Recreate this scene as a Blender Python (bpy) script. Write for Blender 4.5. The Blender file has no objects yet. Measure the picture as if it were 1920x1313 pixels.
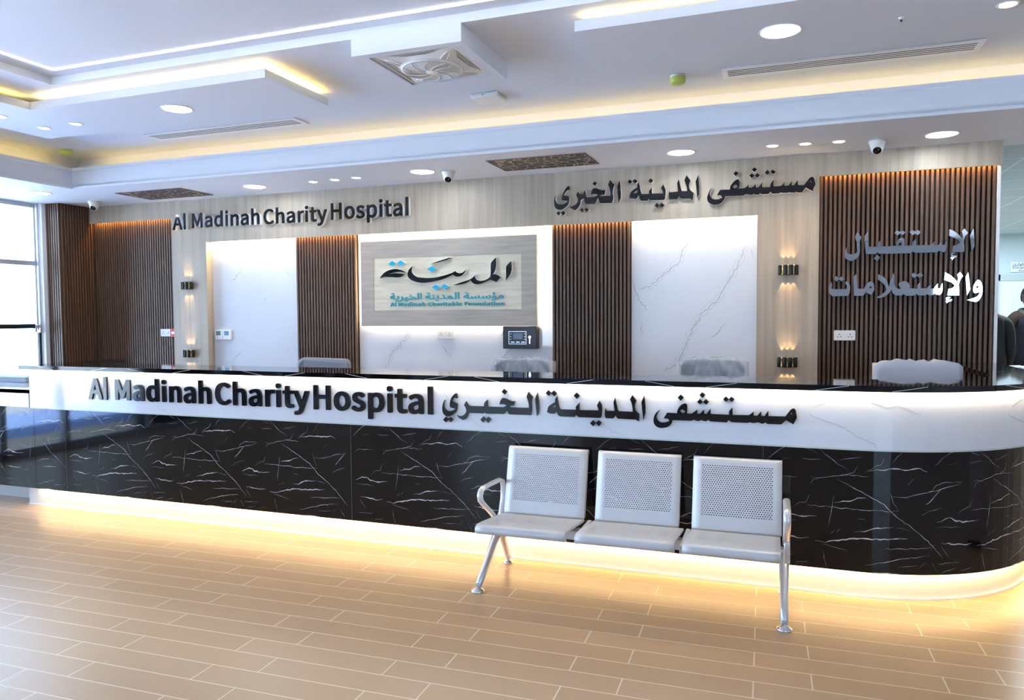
import bpy, bmesh, math, random
from mathutils import Vector, Matrix
PI = math.pi
scene = bpy.context.scene
col = scene.collection

# ------------------------------------------------------------------ camera
yaw, pitch, roll = -0.3505, -0.0469, -0.0062
fw = Vector((math.sin(yaw)*math.cos(pitch), math.cos(yaw)*math.cos(pitch), math.sin(pitch)))
r0 = Vector((math.cos(yaw), -math.sin(yaw), 0)); u0 = r0.cross(fw)
rt = math.cos(roll)*r0 + math.sin(roll)*u0; up = -math.sin(roll)*r0 + math.cos(roll)*u0
cd = bpy.data.cameras.new('camera'); cam = bpy.data.objects.new('camera', cd); col.objects.link(cam)
cam.matrix_world = Matrix(((rt.x, up.x, -fw.x, 0), (rt.y, up.y, -fw.y, 0), (rt.z, up.z, -fw.z, 1.5), (0, 0, 0, 1)))
cd.sensor_width = 36; cd.lens = 1407.0/1920*36; cd.clip_start = 0.05; cd.clip_end = 200
scene.camera = cam

# ------------------------------------------------------------------ world, exposure
wd = bpy.data.worlds.new('sky'); scene.world = wd; wd.use_nodes = True
bg = wd.node_tree.nodes['Background']
bg.inputs[0].default_value = (0.56, 0.76, 1.0, 1); bg.inputs[1].default_value = 7.5
sl = bpy.data.lights.new('sun', 'SUN'); sl.energy = 62; sl.angle = .01; sl.color = (1, .97, .92)
so = bpy.data.objects.new('sun', sl); so.rotation_euler = Vector((-.50, -.22, -.84)).to_track_quat('-Z', 'Y').to_euler(); col.objects.link(so)
vs = scene.view_settings
vs.view_transform = 'Standard'; vs.look = 'None'; vs.gamma = 1.0; vs.exposure = 0.18; vs.use_curve_mapping = False
scene.cycles.max_bounces = 8; scene.cycles.diffuse_bounces = 5; scene.cycles.glossy_bounces = 4
scene.cycles.transparent_max_bounces = 16
scene.cycles.sample_clamp_indirect = 25.0
scene.cycles.use_denoising = True

WARM = (1.0, 0.80, 0.50); COVE = (1.0, 0.62, 0.12); COOL = (0.85, 0.93, 1.0)

def aim(o, d):
    o.rotation_euler = Vector(d).to_track_quat('-Z', 'Y').to_euler()
def area(name, loc, sx, sy, rot, energy, color, spread=None):
    l = bpy.data.lights.new(name, 'AREA'); l.shape = 'RECTANGLE'; l.size = sx; l.size_y = sy
    l.energy = energy; l.color = color
    if spread: l.spread = spread
    o = bpy.data.objects.new(name, l); o.location = loc; o.rotation_euler = rot; col.objects.link(o)
    return o
DOWN = (0, 0, 0); UP = (PI, 0, 0)
# daylight portals of the glass walls (they only guide sampling of the sky)
def portal(loc, sx, sy, rot):
    o = area('daylight_portal', loc, sx, sy, rot, 1, (1, 1, 1)); o.data.cycles.is_portal = True
portal((-7.70, 0.0, 1.4), 2.7, 11.9, (0, -PI/2, 0))
portal((-5.3, -5.9, 1.55), 2.5, 2.3, (PI/2, 0, 0)); portal((4.3, -5.9, 1.55), 2.5, 2.3, (PI/2, 0, 0))

# led strips of the reception wall, counter and ceiling coves
area('led_recess_top', (-5.24, 6.452, 2.315), 1.08, 0.02, DOWN, 7, WARM)
area('led_recess_top', (-4.34, 6.432, 2.315), 0.70, 0.01, DOWN, 2.5, (1, .55, .2))
area('led_recess_top', (-2.98, 6.452, 2.315), 1.98, 0.02, DOWN, 10, WARM)
area('led_recess_top', (-1.62, 6.432, 2.315), 0.70, 0.01, DOWN, 2.5, (1, .55, .2))
area('led_recess_top', (-0.745, 6.452, 2.315), 1.02, 0.02, DOWN, 6, WARM)
area('led_slat_top', (-6.83, 6.432, 2.585), 1.12, 0.01, DOWN, 4, (1, .5, .14))
area('led_slat_top', (0.85, 6.432, 2.590), 1.18, 0.01, DOWN, 4, (1, .5, .14))
area('led_recess_side', (-5.80, 6.45, 1.15), 2.2, 0.03, (0, -PI/2, 0), 17, WARM)
area('led_recess_side', (-0.215, 6.45, 1.15), 2.2, 0.03, (0, PI/2, 0), 15, WARM)
area('led_logo_halo', (-3.0, 6.47, 1.44), 1.72, 0.03, DOWN, 5, WARM)
area('led_logo_halo', (-2.14, 6.47, 1.80), 0.75, 0.03, (0, -PI/2, 0), 6, WARM)
area('led_logo_halo', (-3.87, 6.47, 1.80), 0.75, 0.03, (0, PI/2, 0), 4, WARM)
area('led_ceiling_cove', (-1.0, 5.475, 2.925), 10.9, 0.03, (1.75, 0, 0), 8, COVE, 2.0)
area('led_ceiling_cove', (-6.555, -0.2, 2.925), 0.03, 11.2, (0, 1.75, 0), 7, COVE, 2.0)
area('led_panel_edge', (-4.12, 4.02, 3.06), 2.0, 0.03, UP, 3.2, (1, .70, .26))
area('led_panel_edge', (-3.14, 4.31, 3.06), 0.03, 0.66, UP, 1.6, COVE)
area('led_panel_edge', (-5.20, 0.6, 3.06), 0.03, 6.7, UP, 6, COVE)
area('led_panel_edge', (0.4, 3.98, 3.06), 2.9, 0.03, UP, 2.6, (1, .68, .24))

area('corridor_fill', (3.0, 9.5, 2.73), .6, .6, DOWN, 80, (.80, .93, 1))  # two fills added to brighten the dark corridor, no fixture modelled
area('corridor_fill', (3.2, 12.5, 2.73), .6, .6, DOWN, 80, (.80, .93, 1))

# ------------------------------------------------------------------ helpers
def mat(name, color=(.8, .8, .8), rough=.5, metal=0.0, spec=.5, emit=None, estr=0.0, coat=0.0):
    m = bpy.data.materials.new(name); m.use_nodes = True
    b = m.node_tree.nodes['Principled BSDF']
    b.inputs['Base Color'].default_value = (*color, 1); b.inputs['Roughness'].default_value = rough
    b.inputs['Metallic'].default_value = metal; b.inputs['Specular IOR Level'].default_value = spec
    b.inputs['Coat Weight'].default_value = coat
    if emit:
        b.inputs['Emission Color'].default_value = (*emit, 1); b.inputs['Emission Strength'].default_value = estr
    return m
class NT:
    """small wrapper for building node trees"""
    def __init__(s, m): s.t = m.node_tree; s.b = s.t.nodes['Principled BSDF']
    def n(s, kind, **kw):
        nd = s.t.nodes.new(kind)
        for k, v in kw.items(): setattr(nd, k, v)
        return nd
    def l(s, a, b): s.t.links.new(a, b)
    def coords(s, scale=(1, 1, 1), rot=(0, 0, 0), loc=(0, 0, 0), out='Object'):
        tc = s.n('ShaderNodeTexCoord'); mp = s.n('ShaderNodeMapping')
        mp.inputs['Scale'].default_value = scale; mp.inputs['Rotation'].default_value = rot; mp.inputs['Location'].default_value = loc
        s.l(tc.outputs[out], mp.inputs['Vector']); return mp.outputs['Vector']
    def noise(s, vec, scale=5, detail=4, rough=.5, dist=0):
        nz = s.n('ShaderNodeTexNoise'); nz.inputs['Scale'].default_value = scale; nz.inputs['Detail'].default_value = detail
        nz.inputs['Roughness'].default_value = rough; nz.inputs['Distortion'].default_value = dist
        s.l(vec, nz.inputs['Vector']); return nz.outputs['Fac']
    def ramp(s, fac, stops):
        r = s.n('ShaderNodeValToRGB'); e = r.color_ramp.elements
        while len(e) < len(stops): e.new(.5)
        for i, (p, c) in enumerate(stops): e[i].position = p; e[i].color = (*c, 1)
        s.l(fac, r.inputs['Fac']); return r.outputs['Color']
    def math(s, op, a, b=None, c=None):
        m = s.n('ShaderNodeMath', operation=op)
        for i, x in enumerate((a, b, c)):
            if x is None: continue
            if isinstance(x, (int, float)): m.inputs[i].default_value = x
            else: s.l(x, m.inputs[i])
        return m.outputs[0]
    def mix(s, fac, a, b, blend='MIX'):
        m = s.n('ShaderNodeMix', data_type='RGBA', blend_type=blend)
        for sock, x in ((m.inputs[0], fac), (m.inputs[6], a), (m.inputs[7], b)):
            if isinstance(x, (int, float)): sock.default_value = x
            elif isinstance(x, tuple): sock.default_value = (*x, 1)
            else: s.l(x, sock)
        return m.outputs[2]
    def bump(s, h, strength=.2, dist=.01):
        b = s.n('ShaderNodeBump'); b.inputs['Strength'].default_value = strength; b.inputs['Distance'].default_value = dist
        s.l(h, b.inputs['Height']); s.l(b.outputs[0], s.b.inputs['Normal'])
    def color(s, c): s.l(c, s.b.inputs['Base Color'])

class MB:
    """collects shapes into one mesh; every shape may use its own material slot"""
    def __init__(s): s.bm = bmesh.new(); s.uv = None
    def face(s, vs, mi=0, smooth=False):
        try: f = s.bm.faces.new(vs)
        except ValueError: return None
        f.material_index = mi; f.smooth = smooth; return f
    def box(s, x0, x1, y0, y1, z0, z1, mi=0, bev=0.0, seg=2):
        v = [s.bm.verts.new(p) for p in ((x0,y0,z0),(x1,y0,z0),(x1,y1,z0),(x0,y1,z0),(x0,y0,z1),(x1,y0,z1),(x1,y1,z1),(x0,y1,z1))]
        fs = [s.face([v[i] for i in q], mi) for q in ((3,2,1,0),(4,5,6,7),(0,1,5,4),(1,2,6,5),(2,3,7,6),(3,0,4,7))]
        if bev:
            es = list({e for f in fs for e in f.edges})
            r = bmesh.ops.bevel(s.bm, geom=es, offset=bev, segments=seg, affect='EDGES', profile=.5, clamp_overlap=True)
            for f in r['faces']: f.material_index = mi; f.smooth = True
        return s
    def prism(s, pts, d, mi=0, smooth=False):
        """polygon of 3d points swept by vector d"""
        d = Vector(d); a = [s.bm.verts.new(p) for p in pts]; b = [s.bm.verts.new(Vector(p)+d) for p in pts]
        n = len(pts); s.face(a, mi); s.face(b[::-1], mi)
        for i in range(n): s.face([a[i], b[i], b[(i+1) % n], a[(i+1) % n]], mi, smooth)
        return s
    def tube(s, pts, r, seg=10, mi=0, cap=True, closed=False, flat=None):
        pts = [Vector(p) for p in pts]; n = len(pts); rings = []
        if not hasattr(r, '__len__'): r = [r]*n
        ref = None
        for i, p in enumerate(pts):
            if closed: t = (pts[(i+1) % n]-pts[i-1]).normalized()
            elif i == 0: t = (pts[1]-p).normalized()
            elif i == n-1: t = (p-pts[i-1]).normalized()
            else: t = ((pts[i+1]-p).normalized()+(p-pts[i-1]).normalized()).normalized()
            if ref is None: ref = Vector((1, 0, 0)) if abs(t.x) < .9 else Vector((0, 1, 0))
            a = (ref - t*ref.dot(t)).normalized(); b = t.cross(a); ref = a
            fl = flat or 1.0
            rings.append([s.bm.verts.new(p + a*math.cos(2*PI*k/seg)*r[i]*fl + b*math.sin(2*PI*k/seg)*r[i]) for k in range(seg)])
        m = n if closed else n-1
        for i in range(m):
            A, B = rings[i], rings[(i+1) % n]
            for k in range(seg): s.face([A[k], A[(k+1) % seg], B[(k+1) % seg], B[k]], mi, True)
        if cap and not closed: s.face(rings[0][::-1], mi); s.face(rings[-1], mi)
        return s
    def lathe(s, prof, c=(0, 0, 0), seg=24, mi=0, axis='Z', smooth=True, mis=None):
        rings = []
        for (r, h) in prof:
            ring = []
            for k in range(seg):
                a = 2*PI*k/seg; x, y, z = r*math.cos(a), r*math.sin(a), h
                if axis == 'Y': x, y, z = x, z, y
                if axis == 'X': x, y, z = z, x, y
                ring.append(s.bm.verts.new((c[0]+x, c[1]+y, c[2]+z)))
            rings.append(ring)
        for i in range(len(rings)-1):
            for k in range(seg):
                s.face([rings[i][k], rings[i][(k+1) % seg], rings[i+1][(k+1) % seg], rings[i+1][k]], mis[i] if mis else mi, smooth)
        if prof[0][0] > 1e-6: s.face(rings[0][::-1], mis[0] if mis else mi)
        if prof[-1][0] > 1e-6: s.face(rings[-1], mis[-1] if mis else mi)
        return s
    def sweep(s, path, prof, mi=0, closed_prof=True, caps=True):
        """profile (outward offset, z) carried along a 2d path; outward = right-hand side of travel"""
        n = len(path); P = [Vector((p[0], p[1])) for p in path]; rings = []
        for i in range(n):
            d1 = (P[i]-P[i-1]).normalized() if i else None
            d2 = (P[i+1]-P[i]).normalized() if i < n-1 else None
            d1 = d1 or d2; d2 = d2 or d1
            n1 = Vector((d1.y, -d1.x)); n2 = Vector((d2.y, -d2.x)); m = n1+n2; m = m/(1+n1.dot(n2))
            rings.append([s.bm.verts.new((P[i].x+m.x*o, P[i].y+m.y*o, z)) for o, z in prof])
        k = len(prof)
        for i in range(n-1):
            for j in range(k if closed_prof else k-1):
                s.face([rings[i][j], rings[i+1][j], rings[i+1][(j+1) % k], rings[i][(j+1) % k]], mi)
        if caps and closed_prof: s.face(rings[0], mi); s.face(rings[-1][::-1], mi)
        return s
    def strip(s, pts, w, nrm, mi=0):
        """flat ribbon through 3d points, half widths w[i], lying in the plane with normals nrm[i]"""
        n = len(pts); L, R = [], []
        for i in range(n):
            p = Vector(pts[i]); t = (Vector(pts[min(i+1, n-1)])-Vector(pts[max(i-1, 0)])).normalized()
            b = Vector(nrm[i]).cross(t).normalized()*w[i]
            L.append(s.bm.verts.new(p+b)); R.append(s.bm.verts.new(p-b))
        for i in range(n-1): s.face([R[i], R[i+1], L[i+1], L[i]], mi)
        return s

WM = {}
def world_of(o): return WM.get(o.name, Matrix.Identity(4)) if o else Matrix.Identity(4)
def obj(name, mb, mats, parent=None, fix=True):
    """links the collected shapes as ONE mesh object (given in world coordinates)"""
    bm = mb.bm
    if fix: bmesh.ops.recalc_face_normals(bm, faces=bm.faces)
    W = world_of(parent); bm.transform(W.inverted())
    me = bpy.data.meshes.new(name); bm.to_mesh(me); bm.free()
    for m in (mats if isinstance(mats, (list, tuple)) else [mats]): me.materials.append(m)
    o = bpy.data.objects.new(name, me); col.objects.link(o)
    if parent: o.parent = parent
    WM[o.name] = W.copy()
    return o
def tag(o, label, cat, group=None, kind=None):
    if label: o['label'] = label
    if cat: o['category'] = cat
    if group: o['group'] = group
    if kind: o['kind'] = kind
    return o
def thing(name, label, cat, loc=(0, 0, 0), group=None):
    o = bpy.data.objects.new(name, None); o.location = loc; o.empty_display_size = .1; col.objects.link(o)
    WM[o.name] = Matrix.Translation(loc); return tag(o, label, cat, group)
def struct(name, mb, m, label=None):
    o = obj(name, mb, m); o['kind'] = 'structure'
    if label: o['label'] = label
    return o
def dup(root, loc, label, group=None):
    def rec(o, p):
        c = o.copy(); col.objects.link(c)
        if p: c.parent = p
        for ch in list(o.children): rec(ch, c)
        return c
    r = rec(root, None); r.location = loc; r['label'] = label
    if group: r['group'] = group
    return r
TXT = {
 'counter_arabic': [
  ('letter',[[-2757,2078,-2749,2019,-2741,1953,-2740,1887,-2745,1840,-2767,1797,-2775,1859,-2782,1932,-2788,2001,-2773,2044]]),
  ('letter',[[-2870,2084,-2853,2062,-2817,2024,-2829,1993,-2831,1981,-2834,1970,-2836,1956,-2835,1944,-2834,1931,-2832,1917,-2831,1903,-2832,1890,-2833,1876,-2834,1863,-2836,1850,-2839,1838,-2842,1827,-2846,1817,-2849,1806,-3104,1804,-3111,1806,-3119,1808,-3125,1812,-3130,1819,-3134,1828,-3138,1839,-3140,1851,-3142,1864,-3144,1877,-3148,1866,-3152,1855,-3157,1845,-3163,1833,-3169,1822,-3175,1814,-3182,1809,-3189,1808,-3197,1806,-3413,1802,-3420,1806,-3426,1810,-3431,1814,-3434,1817,-3437,1820,-3439,1824,-3453,1803,-3652,1802,-3655,1791,-3659,1781,-3663,1770,-3668,1759,-3674,1746,-3682,1735,-3692,1725,-3704,1717,-3716,1712,-3728,1713,-3741,1717,-3753,1722,-3763,1727,-3771,1732,-3779,1738,-3788,1746,-3796,1755,-3805,1765,-3796,1761,-3788,1758,-3779,1755,-3769,1754,-3759,1755,-3749,1757,-3738,1760,-3726,1765,-3715,1772,-3705,1779,-3696,1788,-3689,1797,-3683,1806,-3679,1815,-3678,1825,-3678,1835,-3680,1847,-3685,1859,-3689,1868,-3695,1877,-3702,1886,-3708,1895,-3682,1942,-3662,1907,-3636,1888,-3445,1890,-3438,1936,-3399,1971,-3399,1889,-3189,1889,-3171,1898,-3151,1913,-3160,1917,-3169,1920,-3178,1923,-3188,1924,-3199,1925,-3210,1925,-3220,1923,-3230,1921,-3240,1918,-3238,1931,-3235,1945,-3231,1957,-3226,1970,-3220,1981,-3213,1990,-3207,1996,-3200,1999,-3192,2000,-3182,1999,-3171,1997,-3160,1993,-3150,1989,-3139,1984,-3128,1978,-3117,1973,-3103,1969,-3090,1966,-3078,1964,-3067,1964,-3056,1966,-3045,1968,-3061,1914,-3071,1914,-3082,1913,-3093,1912,-3103,1908,-3113,1903,-3122,1898,-3103,1890,-2864,1892,-2871,1955,-2895,2027]]),
  ('letter',[[-3799,1975,-3798,1988,-3798,2001,-3799,2012,-3801,2022,-3805,2031,-3810,2036,-3815,2038,-3822,2036,-3828,2032,-3838,2025,-3849,2014,-3859,2004,-3867,1994,-3875,1984,-3882,1972,-3886,1960,-3891,1946,-3894,1932,-3897,1920,-3899,1908,-3900,1897,-3900,1887,-3900,1878,-3899,1870,-3896,1864,-3890,1859,-3882,1856,-3872,1855,-3860,1853,-3849,1851,-3837,1849,-3825,1846,-3833,1840,-3840,1834,-3849,1828,-3862,1823,-3876,1818,-3891,1815,-3905,1813,-3919,1813,-3932,1815,-3945,1820,-3957,1828,-3966,1838,-3974,1849,-3980,1862,-3983,1875,-3984,1885,-3984,1896,-3983,1907,-3981,1917,-3976,1929,-3971,1941,-3965,1953,-3971,1945,-3977,1936,-3983,1927,-3988,1917,-3993,1904,-3997,1890,-4000,1875,-4002,1861,-4003,1846,-4003,1832,-4002,1818,-3999,1805,-3996,1794,-3991,1784,-3985,1776,-3978,1768,-3967,1759,-3954,1752,-3941,1747,-3929,1746,-3916,1747,-3903,1750,-3891,1754,-3878,1759,-3865,1766,-3854,1773,-3843,1782,-3832,1792,-3823,1802,-3816,1812,-3810,1823,-3807,1833,-3805,1844,-3803,1854,-3801,1865,-3800,1876,-3800,1887,-3800,1896,-3801,1903,-3803,1909,-3807,1914,-3813,1917,-3821,1918,-3830,1921,-3839,1924,-3851,1928,-3863,1932,-3874,1936,-3870,1945,-3865,1954,-3859,1962,-3851,1970,-3841,1976,-3833,1980,-3826,1982,-3820,1982,-3814,1981,-3809,1979,-3804,1977]]),
  ('dot',[[-3957,1741,-3926,1711,-3955,1672,-3994,1701],[-3899,1740,-3860,1709,-3889,1675,-3926,1708]]),
  ('dot',[[-3456,1762,-3427,1732,-3456,1692,-3493,1723],[-3390,1759,-3356,1729,-3389,1690,-3427,1722]]),
  ('dot',[[-3180,2112,-3141,2081,-3172,2042,-3213,2074]]),
  ('letter',[[-1496,2080,-1487,2023,-1480,1948,-1481,1879,-1504,1803,-1510,1859,-1520,1940,-1525,2009,-1512,2041]]),
  ('letter',[[-1630,2084,-1583,2020,-1587,2009,-1592,1998,-1595,1988,-1598,1977,-1600,1967,-1600,1956,-1600,1947,-1599,1937,-1597,1927,-1595,1918,-1592,1910,-1587,1904,-1581,1897,-1575,1890,-1567,1883,-1558,1876,-1550,1870,-1552,1825,-1557,1786,-1589,1806,-1627,1806,-1789,1808,-1796,1812,-1802,1816,-1808,1821,-1813,1829,-1817,1839,-1821,1849,-1824,1841,-1827,1834,-1831,1826,-1837,1820,-1843,1814,-1850,1808,-1934,1808,-1938,1814,-1941,1821,-1944,1828,-1946,1838,-1947,1849,-1947,1860,-1947,1869,-1946,1879,-1945,1889,-1944,1899,-1934,1921,-1931,1893,-1832,1895,-1845,1992,-1828,2045,-1825,2032,-1821,2019,-1818,2006,-1815,1993,-1812,1978,-1808,1963,-1805,1949,-1802,1936,-1799,1922,-1796,1910,-1792,1901,-1788,1897,-1782,1895,-1776,1894,-1624,1893,-1624,1905,-1625,1917,-1625,1930,-1627,1942,-1629,1957,-1632,1972,-1636,1986,-1640,1999,-1643,2009,-1647,2017,-1651,2025,-1655,2033]]),
  ('letter',[[-2010,2004,-2005,1996,-1999,1987,-1994,1979,-1989,1971,-1985,1960,-1982,1949,-1980,1936,-1979,1922,-1979,1905,-1980,1887,-1981,1872,-1982,1857,-1984,1843,-1985,1830,-1988,1820,-1991,1814,-1995,1811,-1999,1807,-2250,1806,-2256,1809,-2263,1811,-2270,1815,-2275,1820,-2281,1827,-2286,1834,-2303,1807,-2478,1805,-2485,1808,-2492,1811,-2498,1815,-2504,1822,-2510,1831,-2515,1841,-2519,1852,-2522,1865,-2525,1878,-2533,1853,-2551,1836,-2600,1834,-2641,1851,-2639,1863,-2636,1874,-2633,1886,-2630,1897,-2627,1908,-2621,1919,-2612,1927,-2602,1935,-2590,1943,-2579,1950,-2570,1956,-2560,1962,-2551,1967,-2542,1973,-2540,2007,-2518,2041,-2508,1989,-2497,1930,-2486,1898,-2474,1890,-2291,1891,-2288,1931,-2248,1975,-2248,1890,-2019,1895,-2038,1953],[-2580,1911,-2539,1942,-2533,1912]]),
  ('dot',[[-2623,2113,-2591,2081,-2620,2043,-2656,2076],[-2555,2110,-2519,2076,-2548,2040,-2591,2078]]),
  ('dot',[[-2282,2093,-2244,2059,-2276,2019,-2316,2055]]),
  ('dot',[[-2088,1777,-2055,1746,-2081,1707,-2123,1740],[-2022,1778,-1985,1748,-2016,1710,-2054,1745]]),
  ('letter',[[112,1924,114,1898,82,1826,9,1867,-40,1820,-183,1819,-195,1834,-225,1819,-254,1824,-267,1833,-318,1822,-361,1829,-382,1821,-542,1821,-568,1833,-577,1845,-594,1817,-770,1820,-792,1836,-810,1821,-841,1822,-866,1832,-885,1820,-921,1820,-946,1831,-966,1819,-1179,1816,-1182,1805,-1184,1794,-1188,1783,-1196,1771,-1205,1760,-1216,1749,-1228,1742,-1242,1735,-1257,1731,-1272,1727,-1288,1724,-1303,1724,-1319,1725,-1335,1728,-1350,1734,-1362,1743,-1372,1754,-1380,1765,-1385,1777,-1388,1789,-1390,1803,-1389,1818,-1386,1834,-1383,1850,-1378,1863,-1372,1876,-1364,1888,-1355,1898,-1344,1908,-1332,1918,-1321,1927,-1329,1913,-1338,1898,-1345,1884,-1351,1871,-1355,1858,-1356,1846,-1355,1835,-1351,1824,-1345,1814,-1336,1804,-1325,1795,-1313,1789,-1301,1786,-1288,1786,-1276,1787,-1263,1789,-1250,1791,-1239,1795,-1229,1800,-1220,1805,-1211,1810,-1230,1830,-1276,1834,-1239,1898,-1129,1896,-1129,1907,-1128,1918,-1125,1930,-1119,1944,-1111,1959,-1102,1973,-1092,1984,-1082,1993,-1071,2000,-1060,2005,-1049,2009,-1039,2009,-1031,2006,-1025,1999,-1021,1990,-1018,1975,-1018,1956,-1018,1939,-1019,1924,-1021,1911,-1023,1897,-971,1899,-960,1907,-950,1915,-940,1923,-929,1931,-919,1938,-908,1945,-911,1901,-881,1900,-874,1909,-866,1918,-859,1926,-852,1934,-844,1941,-837,1948,-837,1902,-810,1901,-804,1910,-799,1919,-792,1929,-785,1940,-777,1951,-769,1962,-766,1903,-574,1901,-573,1942,-539,1984,-535,1901,-370,1905,-361,1911,-353,1917,-345,1924,-336,1931,-328,1939,-319,1947,-319,1902,-280,1902,-275,1910,-270,1919,-264,1927,-257,1935,-249,1944,-241,1952,-242,1904,-209,1902,-203,1911,-198,1920,-192,1930,-185,1940,-178,1951,-171,1962,-168,1904,0,1906,9,1918,17,1930,25,1942,33,1952,42,1965,49,1975,57,1984,67,1990,77,1994,86,1994,93,1990,98,1983,103,1972,106,1958,109,1941],[-1075,1941,-1043,1927,-1048,1905,-1066,1898,-1098,1922],[46,1942,64,1946,75,1918]]),
  ('dot',[[-1092,2108,-1057,2076,-1089,2036,-1123,2072]]),
  ('dot',[[-860,2142,-823,2113,-853,2075,-889,2106],[-882,2063,-851,2032,-882,2004,-913,2030],[-820,2064,-787,2035,-815,2002,-850,2032]]),
  ('dot',[[-609,2102,-577,2072,-602,2041,-637,2067],[-552,2101,-518,2075,-543,2040,-577,2069]]),
 ],
 'header_arabic': [
  ('letter',[[-2683,5273,-2672,5185,-2662,5079,-2664,4974,-2698,4895,-2711,4976,-2722,5082,-2724,5174,-2708,5222]]),
  ('letter',[[-2848,5291,-2772,5199,-2797,5136,-2800,5119,-2802,5101,-2804,5084,-2805,5066,-2803,5048,-2799,5030,-2796,5012,-2794,4995,-2794,4980,-2796,4965,-2798,4952,-2801,4939,-2804,4928,-2808,4918,-2812,4908,-2815,4898,-2870,4899,-2928,4901,-2981,4902,-3019,4906,-3028,4911,-3033,4920,-3037,4932,-3041,4944,-3045,4958,-3049,4973,-3053,4988,-3063,4997,-3085,4949,-3114,4897,-3280,4904,-3298,4954,-3313,5005,-3365,4979,-3366,4967,-3368,4954,-3369,4942,-3372,4929,-3376,4916,-3380,4902,-3386,4888,-3395,4873,-3407,4856,-3423,4838,-3439,4822,-3455,4812,-3469,4810,-3484,4815,-3498,4822,-3511,4829,-3523,4836,-3535,4845,-3546,4853,-3556,4860,-3566,4868,-3574,4874,-3582,4880,-3570,4879,-3558,4877,-3546,4876,-3533,4877,-3520,4880,-3507,4885,-3493,4890,-3481,4896,-3468,4902,-3456,4909,-3445,4917,-3436,4926,-3428,4935,-3422,4946,-3418,4957,-3415,4967,-3414,4978,-3415,4988,-3417,4999,-3421,5011,-3426,5024,-3434,5039,-3442,5055,-3450,5070,-3413,5129,-3391,5095,-3354,5075,-3313,5083,-3290,5153,-3276,5081,-3261,5030,-3246,5018,-3121,5018,-3073,5037,-3065,5050,-3078,5055,-3092,5060,-3105,5065,-3117,5068,-3131,5069,-3143,5069,-3154,5068,-3165,5066,-3176,5065,-3187,5063,-3185,5075,-3182,5087,-3179,5099,-3176,5110,-3172,5122,-3168,5133,-3163,5143,-3158,5152,-3148,5160,-3136,5165,-3125,5168,-3113,5168,-3101,5167,-3088,5163,-3076,5159,-3063,5153,-3050,5146,-3037,5141,-3024,5136,-3012,5132,-2999,5128,-2986,5126,-2972,5124,-2957,5124,-2942,5124,-2928,5123,-2946,5043,-2958,5043,-2970,5044,-2982,5044,-2993,5042,-3004,5039,-3014,5035,-3023,5030,-3033,5026,-2841,5019,-2844,5090,-2862,5162,-2883,5212]]),
  ('letter',[[-3562,5163,-3562,5175,-3561,5187,-3562,5199,-3565,5211,-3568,5224,-3573,5232,-3581,5234,-3590,5232,-3600,5226,-3608,5220,-3618,5211,-3628,5200,-3637,5189,-3647,5176,-3655,5162,-3664,5148,-3672,5134,-3678,5121,-3684,5109,-3690,5097,-3694,5085,-3698,5072,-3702,5058,-3704,5046,-3706,5035,-3707,5023,-3708,5014,-3706,5006,-3703,4999,-3698,4993,-3691,4989,-3682,4987,-3670,4985,-3658,4984,-3646,4982,-3634,4980,-3623,4977,-3612,4974,-3600,4971,-3610,4962,-3618,4953,-3628,4944,-3638,4937,-3650,4932,-3663,4927,-3677,4924,-3691,4922,-3706,4921,-3722,4921,-3737,4922,-3752,4925,-3765,4930,-3777,4937,-3788,4945,-3797,4953,-3805,4963,-3811,4974,-3816,4985,-3820,4998,-3822,5011,-3822,5026,-3822,5041,-3820,5056,-3816,5071,-3811,5086,-3806,5101,-3800,5116,-3807,5105,-3814,5095,-3821,5084,-3827,5071,-3833,5057,-3839,5041,-3843,5024,-3847,5007,-3848,4987,-3848,4966,-3847,4945,-3845,4927,-3842,4912,-3838,4898,-3834,4886,-3828,4875,-3820,4865,-3811,4856,-3801,4847,-3790,4841,-3778,4835,-3765,4830,-3751,4828,-3737,4827,-3722,4829,-3707,4833,-3692,4838,-3676,4845,-3661,4854,-3644,4863,-3629,4874,-3616,4885,-3605,4897,-3596,4909,-3588,4921,-3582,4934,-3577,4948,-3574,4962,-3572,4977,-3570,4991,-3569,5004,-3568,5017,-3568,5028,-3570,5038,-3577,5046,-3587,5052,-3600,5057,-3615,5062,-3633,5067,-3653,5071,-3672,5076,-3666,5086,-3661,5095,-3656,5105,-3649,5114,-3641,5124,-3632,5135,-3623,5144,-3615,5152,-3604,5158,-3594,5162,-3585,5164,-3577,5165,-3570,5164]]),
  ('dot',[[-3771,4811,-3729,4772,-3756,4730,-3809,4769],[-3684,4811,-3639,4768,-3673,4730,-3726,4772]]),
  ('dot',[[-3347,4843,-3304,4807,-3336,4764,-3384,4808],[-3269,4845,-3217,4806,-3249,4765,-3301,4807]]),
  ('dot',[[-3117,5284,-3077,5246,-3110,5204,-3158,5244]]),
  ('letter',[[-1383,5271,-1372,5173,-1362,5070,-1364,4955,-1394,4893,-1402,4992,-1415,5087,-1423,5169]]),
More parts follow.
